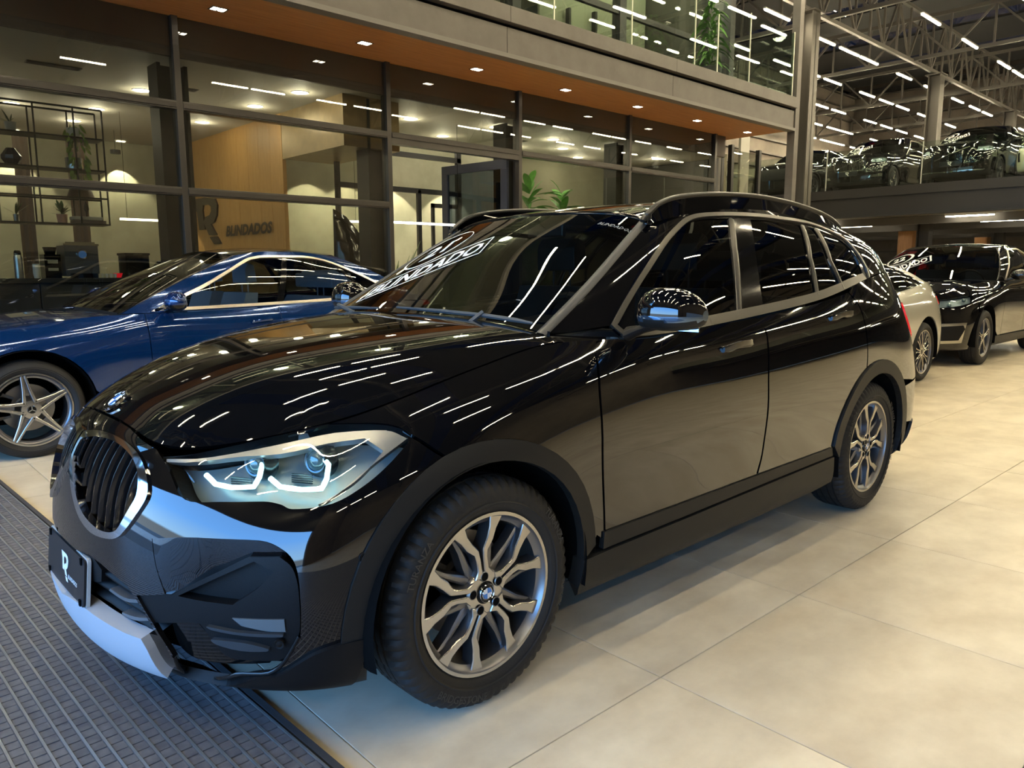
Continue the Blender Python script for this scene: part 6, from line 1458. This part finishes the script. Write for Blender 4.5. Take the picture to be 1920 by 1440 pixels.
    def quad(u0,u1,lean0,lean1,front=False,rear=False):
        pts=[]
        n=5
        if front: pts+=[(u0,vb,1),(u0+.10,vb+.5),(u0+.28,1.2),(u0+.48,1.9),(u0+.8,vt-.10)]
        else: pts+=[(u0,vb,1),(u0+lean0*.5,(vb+vt)/2),(u0+lean0,vt,1)]
        pts+=[((u0+u1)/2,vt+.03)]
        if rear: pts+=[(u1-1.5,vt-.08),(u1-.8,vt-.5),(u1-.35,1.2),(u1,vb,1)]
        else: pts+=[(u1+lean1,vt,1),(u1+lean1*.5,(vb+vt)/2),(u1,vb,1)]
        return smooth(pts,True,4)
    gl=[]
    for k,(a,b_) in enumerate(segs): gl.append(quad(a,b_,.06 if k else 0,-.02,k==0,k==len(segs)-1))
    lo_=segs[0][0]-.14; hi_=segs[-1][1]+.14
    dl=smooth([(lo_,vb-.10,1),(lo_+.16,vb+.55),(lo_+.40,1.25),(lo_+.62,1.95),(lo_+.98,vt+.02),((lo_+hi_)/2,vt+.12),(hi_-1.5,vt+.02),(hi_-.75,vt-.42),(hi_-.28,1.25),(hi_,vb-.10,1)],True,4)
    for s in (1,-1):
        M=s==-1; b=MB(); panel(b,G,np.array([(0,0),(N_-1,0),(N_-1,3),(0,3)],float),[dl],mir=M,skirt=.008,step=.04,du=.2,dv=.25); b.build('side_frame',PT,root)
        b=MB(); panel(b,G,dl,[shrink(G,resample(G,dl,.03),.024)],mir=M,off=.005,skirt=.008,step=.03,du=.2,dv=.2); b.build('window_trim',tr,root)
        b=MB(); panel(b,G,shrink(G,resample(G,dl,.03),.010),gl,mir=M,off=-.001,skirt=.006,step=.04,du=.2,dv=.25); b.build('pillar_trim',PIANO,root)
        for q in gl: b=MB(); panel(b,G,q,mir=M,off=-.005,skirt=0,step=.05,du=.25,dv=.3); b.build('side_window',p.get('glm',CARGL),root)
        # handles, mirrors
        for x in ([d2-.28,(d3 or d2)-.22] if d3 else [d2-.28]):
            uv=X([(x+.17*t,bz(x)-.11+.01*t) for t in (0,.5,1)],(7,15)); P,N=S.PN(uv[:,0],uv[:,1]); N=-N if N[0][1]>0 else N; m_=np.array([1,s,1.]); b=MB(); b.tube([(P[0]+N[0]*.01)*m_,(P[0]+N[0]*.035+[.02,0,0])*m_,(P[1]+N[1]*.04)*m_,(P[2]+N[2]*.035-[.02,0,0])*m_,(P[2]+N[2]*.01)*m_],.012,6); b.build('door_handle',p.get('handle',PT),root,smooth=True)
        b=MB(); mc=np.array([xc+.40,-(yb(xc+.3)+.15),bz(xc+.3)+.09]); b.sphere(mc,(.085,.12,.075),16,10); 
        V=np.array(b.v); V[:,0]=np.where(V[:,0]>mc[0]+.05,mc[0]+.05,V[:,0]); V*= [1,s,1]; b.v=[tuple(q) for q in V]; b.m=[0 if np.mean([b.v[i][2] for i in f])>mc[2]-.03 else 1 for f in b.f]; b.tube([(mc+[-.02,.15,-.07])*[1,s,1],(mc+[0,.05,-.04])*[1,s,1]],.025,8,mi=1); b.build('door_mirror',[PT,PIANO],root,smooth=True,sharp=70)
        if p.get('rails'):
            pts=G.P(np.linspace(.5,N_-1.4,12),np.full(12,2.98)); hh=.045*np.sin(PI*np.linspace(.06,.94,12))**.35; b=MB(); b.tube([(q+[0,.01,h])*m_ for q,h in zip(pts,hh)],.013,8); b.build('roof_rail',p['rails'],root,smooth=True)
    
    for s in (1,-1): b=MB(); strip(b,W,[(2.97,0),(2.97,1),(2.97,2),(2.97,3)],.02,off=0,depth=.005,mir=s==-1); b.build('pillar_moulding',PIANO,root)
    # wheels, wells, black block painted as the shade inside the body
    for s in (1,-1):
        for cx in (0,wb):
            p['wheel'](root,(cx,-s*(hw-.135),wr-.002),-1 if s==1 else 1)
            b=MB(); V=[];K=20
            for i in range(K+1):
                t=math.radians(-14+208*i/K)
                for (r,y) in ((wr+.066,-hw+.012),(wr+.07,-.58),(.0,-.58)): V.append((cx+r*math.cos(t),s*y,wr+r*math.sin(t)))
            b.add(V,[(i*3+j,i*3+j+1,(i+1)*3+j+1,(i+1)*3+j) for i in range(K) for j in range(2)]); b.build('wheel_well',VOID,root)
    b=MB(); b.box(-fo+.16,wb+ro-.16,-.57,.57,zb+.03,.62); b.box(wr+.12,wb-wr-.12,-hw+.07,hw-.07,zb+.03,.60); b.box(-fo+.12,wr,-.56,.56,.5,p['nose']-.08); b.build('shade_core',VOID,root)
    b=MB(); b.prism([(xc+.02,p['hoodr']-.10),(xc+.15,p['hoodr']+.0),(xc+.42,p['hoodr']-.02),(xc+.45,.6),(xc+.1,.6)],'y',-hw+.16,hw-.16); b.build('dashboard',DARKINT,root)
    hz=ip(1.3,p['roofz'])-1.44
    for y in (-.36,.36): seat(root,p['xc']+1.02,y,m=p['seatm'],h=.60+hz,base=.34)
    seat(root,p['xc']+1.95,0,w=1.2,m=p['seatm'],name='rear_seat',h=.54+hz,base=.34)
    for y in (-.36,.36): b=MB(); b.box(p['xc']+2.12,p['xc']+2.2,y-.13,y+.13,1.12+hz,1.26+hz); b.build('rear_headrest',p['seatm'],root,bevel=.02)
    b=MB(); torus(b,np.array([xc+.56,-.36,p['hoodr']-.02]),(.88,0,.47),.18,.015); b.build('steering_wheel',LEATHER,root,smooth=True)
    return root,S,W,G
def ws_text(root,W,num,scale=1.0,frac=1.0):
    """oval number and boxed word across the passenger side of a windshield"""
    def P_(a,c):
        u=1.60-1.55*a+c*(.66-.46*a)+.25; v=.25+1.30*a+c*(.36+.15*a)
        uv=(np.array([max(u,.02)]),np.array([min(v,2.95)])); P,N=W.PN(*uv); nn=N[0] if N[0][2]>0 else -N[0]; q=P[0]+nn*.004; return (q[0],-q[1],q[2])
    b=MB(); V,F=textmesh('BLINDADO',shear=.3,bold=.025,res=2); w0,w1,h0,h1=V[:,0].min(),V[:,0].max(),V[:,1].min(),V[:,1].max()
    b.add([P_(.05+.88*(q[0]-w0)/(w1-w0),.14+.72*(q[1]-h0)/(h1-h0)) for q in V],F)
    def ln(pts,w_):
        pts=np.array(pts,float)
        for i in range(len(pts)-1):
            a,c=pts[i],pts[i+1]; d=c-a; d/=np.linalg.norm(d)+1e-9; nn=np.array([-d[1],d[0]*1.0])*w_/2; K=max(1,int(np.linalg.norm(c-a)/.1))
            for j in range(K):
                p0,p1=a+(c-a)*j/K,a+(c-a)*(j+1)/K; b.add([P_(*(p0+nn)),P_(*(p1+nn)),P_(*(p1-nn)),P_(*(p0-nn))],[(0,1,2,3)])
    ln([(0,0),(.98,0),(1.0,1.0)],.035); ln([(1.0,1.0),(.02,1.0),(0,0)],.035)
    ln([(.47+.26*math.cos(t),2.05+.85*math.sin(t)) for t in np.linspace(0,2*PI,28)],.05)
    V,F=textmesh(num,shear=.3,bold=.02,res=2); w0,w1,h0,h1=V[:,0].min(),V[:,0].max(),V[:,1].min(),V[:,1].max()
    b.add([P_(.33+.27*(q[0]-w0)/(w1-w0),1.65+.75*(q[1]-h0)/(h1-h0)) for q in V],F)
    b.build('windshield_lettering',WHITE,root)
BLUEC=mat('deep blue metallic paint',(.003,.032,.125),.12,metal=.45,coat=1,spec=.6)
WHITEC=mat('ivory white paint',(.56,.53,.43),.18,coat=1)
DARKG=mat('black metallic paint',(.005,.005,.0055),.05,coat=1,metal=.2)
MGL=glassmat('clear car glass',(.42,.46,.46),1.52,boost=1.2)
BLUESEAT=mat('light grey leather',(.36,.42,.50),.5)
def wh(style,n,R,rim,rot=0): return lambda root,loc,f: wheel_star(root,loc,rot=rot,R=R,rim=rim,n=n,style=style,face=f)
lowin=lambda m:[('lower_intake',[(0,.26),(-.62,.26),(-.70,.36),(-.55,.44),(0,.42)],m,-.002)]
SED=dict(zs=.26,glass=[(.75,3.62),(3.80,6.35),(6.5,7.35)],trimm=mat('polished trim',(.80,.75,.66),.30,metal=1),seatm=LEATHER)
merc,_,W_,_=make_car(dict(SED,name='sedan_car',label='blue metallic sedan with chrome window trim and five-spoke wheels, beyond the foreground crossover',loc=(-.283,4.36,0),fo=.80,wb=2.865,ro=1.02,hw=.91,paint=BLUEC,wr=.335,nose=.70,hoodf=.86,hoodr=.955,xc=.56,crown=.05,
  belt=[(.9,.955),(1.5,.965),(2.2,.985),(2.8,1.01),(3.2,1.04),(3.5,1.03),(3.88,.98)],xh=1.55,xr=2.55,xb=3.28,roofy=[(1.5,.60),(2.1,.60),(2.6,.56)],roofz=[(1.5,1.42),(1.8,1.47),(2.2,1.47),(2.6,1.43)],
  doors=(.80,1.86,2.62),lamp=[(-.52,.60),(-.55,.68),(-.75,.76),(-.90,.80),(-.93,.72),(-.80,.62)],tail=[(-.45,.82),(-.88,.84),(-.92,.92),(-.80,.98),(-.45,.95)],
  front=[('radiator_grille',[(0,.44),(-.36,.46),(-.42,.56),(-.36,.68),(0,.70)],PIANO,.002)]+lowin(MATTE),wheel=wh('star',5,.335,.248,math.radians(98)),glm=MGL,wsm=glassmat('sedan windshield',(.30,.32,.32),1.52,boost=1.3),seatm=BLUESEAT,roofm=PIANO,handle=BLUEC))
make_car(dict(SED,name='sedan_car',label='ivory white sedan mostly hidden behind the rear of the foreground crossover, only its tail showing',loc=(5.06,1.47,0),fo=.83,wb=2.81,ro=.78,hw=.905,paint=WHITEC,wr=.335,nose=.68,hoodf=.86,hoodr=.96,xc=.62,
  belt=[(.9,.97),(1.5,.99),(2.2,1.02),(2.6,1.07),(3.0,1.12),(3.3,1.10),(3.59,1.05)],xh=1.45,xr=2.15,xb=2.95,roofy=[(1.4,.58),(1.8,.58),(2.2,.54)],roofz=[(1.4,1.38),(1.7,1.425),(2.0,1.41),(2.2,1.385)],
  doors=(.75,1.95,None),lamp=[(-.52,.60),(-.55,.68),(-.75,.74),(-.90,.78),(-.93,.70),(-.80,.62)],tail=[(-.45,.80),(-.85,.82),(-.93,.86),(-.90,.95),(-.45,.93)],front=lowin(MATTE),wheel=wh('slim',9,.335,.245,.2),trimm=PIANO))
SUV=dict(zs=.36,zb=.21,glass=[(.8,3.75),(3.95,6.2),(6.35,7.45)],seatm=LEATHER,clad=BLACKB)
q5,_,Wq,_=make_car(dict(SUV,name='crossover_car',label='black crossover with a silver framed air intake parked under the raised deck at the right',loc=(10.07,1.50,0),fo=.90,wb=2.82,ro=.95,hw=.945,paint=DARKG,wr=.362,nose=.93,hoodf=1.05,hoodr=1.10,xc=.62,crown=.04,
  belt=[(.9,1.09),(1.5,1.11),(2.2,1.13),(2.8,1.15),(3.2,1.17),(3.77,1.12)],xh=1.30,xr=3.05,xb=3.45,roofy=[(1.2,.63),(2.0,.64),(3.1,.56)],roofz=[(1.25,1.585),(1.6,1.645),(2.2,1.65),(3.1,1.56)],
  doors=(.72,1.80,2.62),lamp=[(-.52,.76),(-.56,.87),(-.80,.91),(-.94,.92),(-.95,.84),(-.75,.78)],tail=[(-.5,.92),(-.9,.93),(-.94,1.02),(-.80,1.06),(-.5,1.04)],
  front=[('radiator_grille',[(0,.50),(-.40,.50),(-.56,.66),(-.52,.86),(-.44,.90),(0,.90)],MATTE,.002),('intake_frame',[(-.52,.30),(-.86,.32),(-.92,.50),(-.90,.58),(-.56,.56)],mat('silver intake frame',(.62,.61,.56),.2,metal=1),.006),('intake_mesh',[(-.56,.34),(-.83,.355),(-.885,.50),(-.87,.545),(-.60,.525)],MATTE,.014)],
  wheel=wh('slim',5,.362,.252,.3),trimm=mat('polished trim'),clad=None))
ws_text(q5,Wq,'22')
# upstairs cars, nose towards the edge
ZM=3.422
v1,S1,W1,_=make_car(dict(SUV,name='crossover_car',label='black upstairs crossover with a chrome slatted grille, beside the tall near column',loc=(21.85,7.27,ZM),fo=.88,wb=2.98,ro=1.0,hw=.96,paint=DARKG,wr=.375,nose=1.0,hoodf=1.10,hoodr=1.16,xc=.66,crown=.04,
  belt=[(.9,1.14),(1.5,1.16),(2.2,1.18),(3.0,1.20),(3.4,1.20),(3.98,1.15)],xh=1.32,xr=3.5,xb=3.72,roofy=[(1.2,.65),(2.0,.66),(3.5,.60)],roofz=[(1.25,1.70),(1.6,1.765),(2.4,1.775),(3.5,1.70)],
  doors=(.75,1.88,2.80),lamp=[(-.50,.82),(-.52,.94),(-.78,.98),(-.93,.97),(-.93,.88),(-.75,.82)],tail=[(-.7,1.0),(-.92,1.0),(-.92,1.14),(-.7,1.14)],
  front=[('grille_frame',[(0,.60),(-.40,.60),(-.47,.72),(-.46,.92),(-.42,.98),(0,.98)],CHROME,.003),('grille_backing',[(0,.63),(-.38,.63),(-.44,.73),(-.43,.90),(-.40,.95),(0,.95)],VOID,.009),('bumper_blade',[(-.55,.40),(-.90,.44),(-.93,.50),(-.80,.50),(-.60,.47)],CHROME,.006)],wheel=wh('slim',8,.375,.26,.1),trimm=mat('polished trim'),rails=CHROME))
for k in range(-9,10):
    if k==0: continue
    b=MB(); y=.044*k; uv=S1.inv(YZ,[(-abs(y),z) for z in (.63,.73,.84,.95)],(0,4)); P=S1.P(uv[:,0],uv[:,1]); P[:,1]=y; b.tube(P+np.array([-.016,0,0]),.010,6); b.build('grille_slat',CHROME,v1)
ws_text(v1,W1,'20')
v2,S2,W2,_=make_car(dict(SUV,name='crossover_car',label='black upstairs crossover with a smooth closed grille crossed by a chrome diagonal bar',loc=(21.80,4.6,ZM),fo=.85,wb=2.75,ro=.85,hw=.95,paint=DARKG,wr=.375,nose=1.03,hoodf=1.14,hoodr=1.19,xc=.60,crown=.04,
  belt=[(.9,1.17),(1.5,1.20),(2.2,1.23),(2.8,1.27),(3.6,1.22)],xh=1.2,xr=3.05,xb=3.3,roofy=[(1.2,.64),(2.0,.65),(3.1,.58)],roofz=[(1.15,1.70),(1.6,1.77),(2.2,1.77),(3.1,1.70)],
  doors=(.72,1.80,2.60),lamp=[(-.55,.84),(-.56,.96),(-.80,1.0),(-.94,.98),(-.94,.88),(-.75,.84)],tail=[(-.7,1.0),(-.92,1.0),(-.92,1.14),(-.7,1.14)],
  front=[('closed_grille',[(0,.62),(-.42,.62),(-.50,.72),(-.50,.92),(-.44,.98),(0,.98)],PIANO,.004),('lower_blade',[(0,.33),(-.75,.35),(-.80,.38),(0,.36)],CHROME,.006)],wheel=wh('dark',5,.375,.27,.4),trimm=PIANO,clad=CLAD))
b=MB(); 
def dg(r,S_,y0,z0,y1,z1,w_):
    P=[]
    for t in np.linspace(0,1,7):
        y,z=y0+(y1-y0)*t,z0+(z1-z0)*t; uv=S_.inv(YZ,[(-abs(y),z)],(0,4))[0]; q=S_.P(uv[:1],uv[1:])[0]; q[1]=y; P.append(q+[-.016,0,0])
    b=MB(); b.tube(P,w_,6); return b
dg(v2,S2,.40,.66,-.40,.96,.014).build('diagonal_bar',CHROME,v2,smooth=True); b=MB(); torus(b,S2.P(np.array([0.]),np.array([5.4]))[0]+np.array([-.035,0,0]),(1,0,0),.085,.014); b.build('grille_badge',CHROME,v2,smooth=True)
dg(v1,S1,.38,.66,-.38,.94,.012).build('diagonal_bar',CHROME,v1,smooth=True); b=MB(); torus(b,S1.P(np.array([0.]),np.array([5.6]))[0]+np.array([-.035,0,0]),(1,0,0),.07,.013); b.build('grille_badge',CHROME,v1,smooth=True)
ws_text(v2,W2,'20')
for r_,S_,zz in ((v1,S1,.53),(v2,S2,.55)):
    uv=S_.inv(YZ,[(0,zz)],(0,1))[0]; q=S_.P(uv[:1],uv[1:])[0]; b=MB(); b.box(q[0]-.02,q[0]-.005,-.26,.26,zz-.065,zz+.065); pl_=b.build('licence_plate',DASHB,r_); b=MB(); rlogo2(lambda x,z,d:(q[0]-.022-.001*d,-x*.1+.02,zz+.1*z),b,1.0); b.build('plate_logo',WHITE,pl_)
make_car(dict(SUV,name='crossover_car',label='cream white upstairs crossover cut off by the right edge of the photo',loc=(21.8,2.32,ZM),fo=.88,wb=2.70,ro=.82,hw=.95,paint=mat('cream paint',(.50,.52,.38),.2,coat=1),wr=.37,nose=.92,hoodf=1.08,hoodr=1.16,xc=.62,crown=.05,
  belt=[(.9,1.15),(1.5,1.18),(2.2,1.22),(2.8,1.26),(3.5,1.22)],xh=1.2,xr=2.95,xb=3.2,roofy=[(1.2,.62),(2.0,.63),(3.0,.55)],roofz=[(1.15,1.56),(1.6,1.62),(2.2,1.62),(3.0,1.55)],
  doors=(.72,1.80,2.60),lamp=[(-.50,.78),(-.52,.86),(-.80,.90),(-.94,.90),(-.94,.82),(-.75,.78)],tail=[(-.7,1.0),(-.92,1.0),(-.92,1.14),(-.7,1.14)],front=[('lower_intake',[(0,.36),(-.55,.36),(-.66,.50),(-.50,.62),(0,.62)],MATTE,.003),('side_vent',[(-.80,.46),(-.86,.46),(-.88,.68),(-.83,.70)],VOID,.004)],wheel=wh('dark',5,.37,.26,.1),trimm=PIANO,clad=CLAD))
make_car(dict(SUV,name='crossover_car',label='black upstairs crossover half hidden behind the tall near column, leftmost of the row',loc=(21.85,9.6,ZM),fo=.85,wb=2.75,ro=.85,hw=.95,paint=DARKG,wr=.37,nose=.98,hoodf=1.09,hoodr=1.15,xc=.60,crown=.04,
  belt=[(.9,1.14),(1.5,1.17),(2.2,1.2),(2.8,1.24),(3.6,1.2)],xh=1.2,xr=3.0,xb=3.3,roofy=[(1.2,.63),(2.0,.64),(3.1,.57)],roofz=[(1.15,1.62),(1.6,1.68),(2.2,1.68),(3.1,1.6)],
  doors=(.72,1.80,2.60),lamp=[(-.52,.80),(-.53,.92),(-.80,.96),(-.94,.94),(-.94,.86),(-.75,.80)],tail=[(-.7,1.0),(-.92,1.0),(-.92,1.14),(-.7,1.14)],front=[('radiator_grille',[(0,.56),(-.40,.56),(-.46,.70),(-.44,.90),(0,.90)],MATTE,.003)],wheel=wh('dark',5,.37,.26,.1),trimm=PIANO,clad=CLAD))
print('meshes',len(bpy.data.objects))
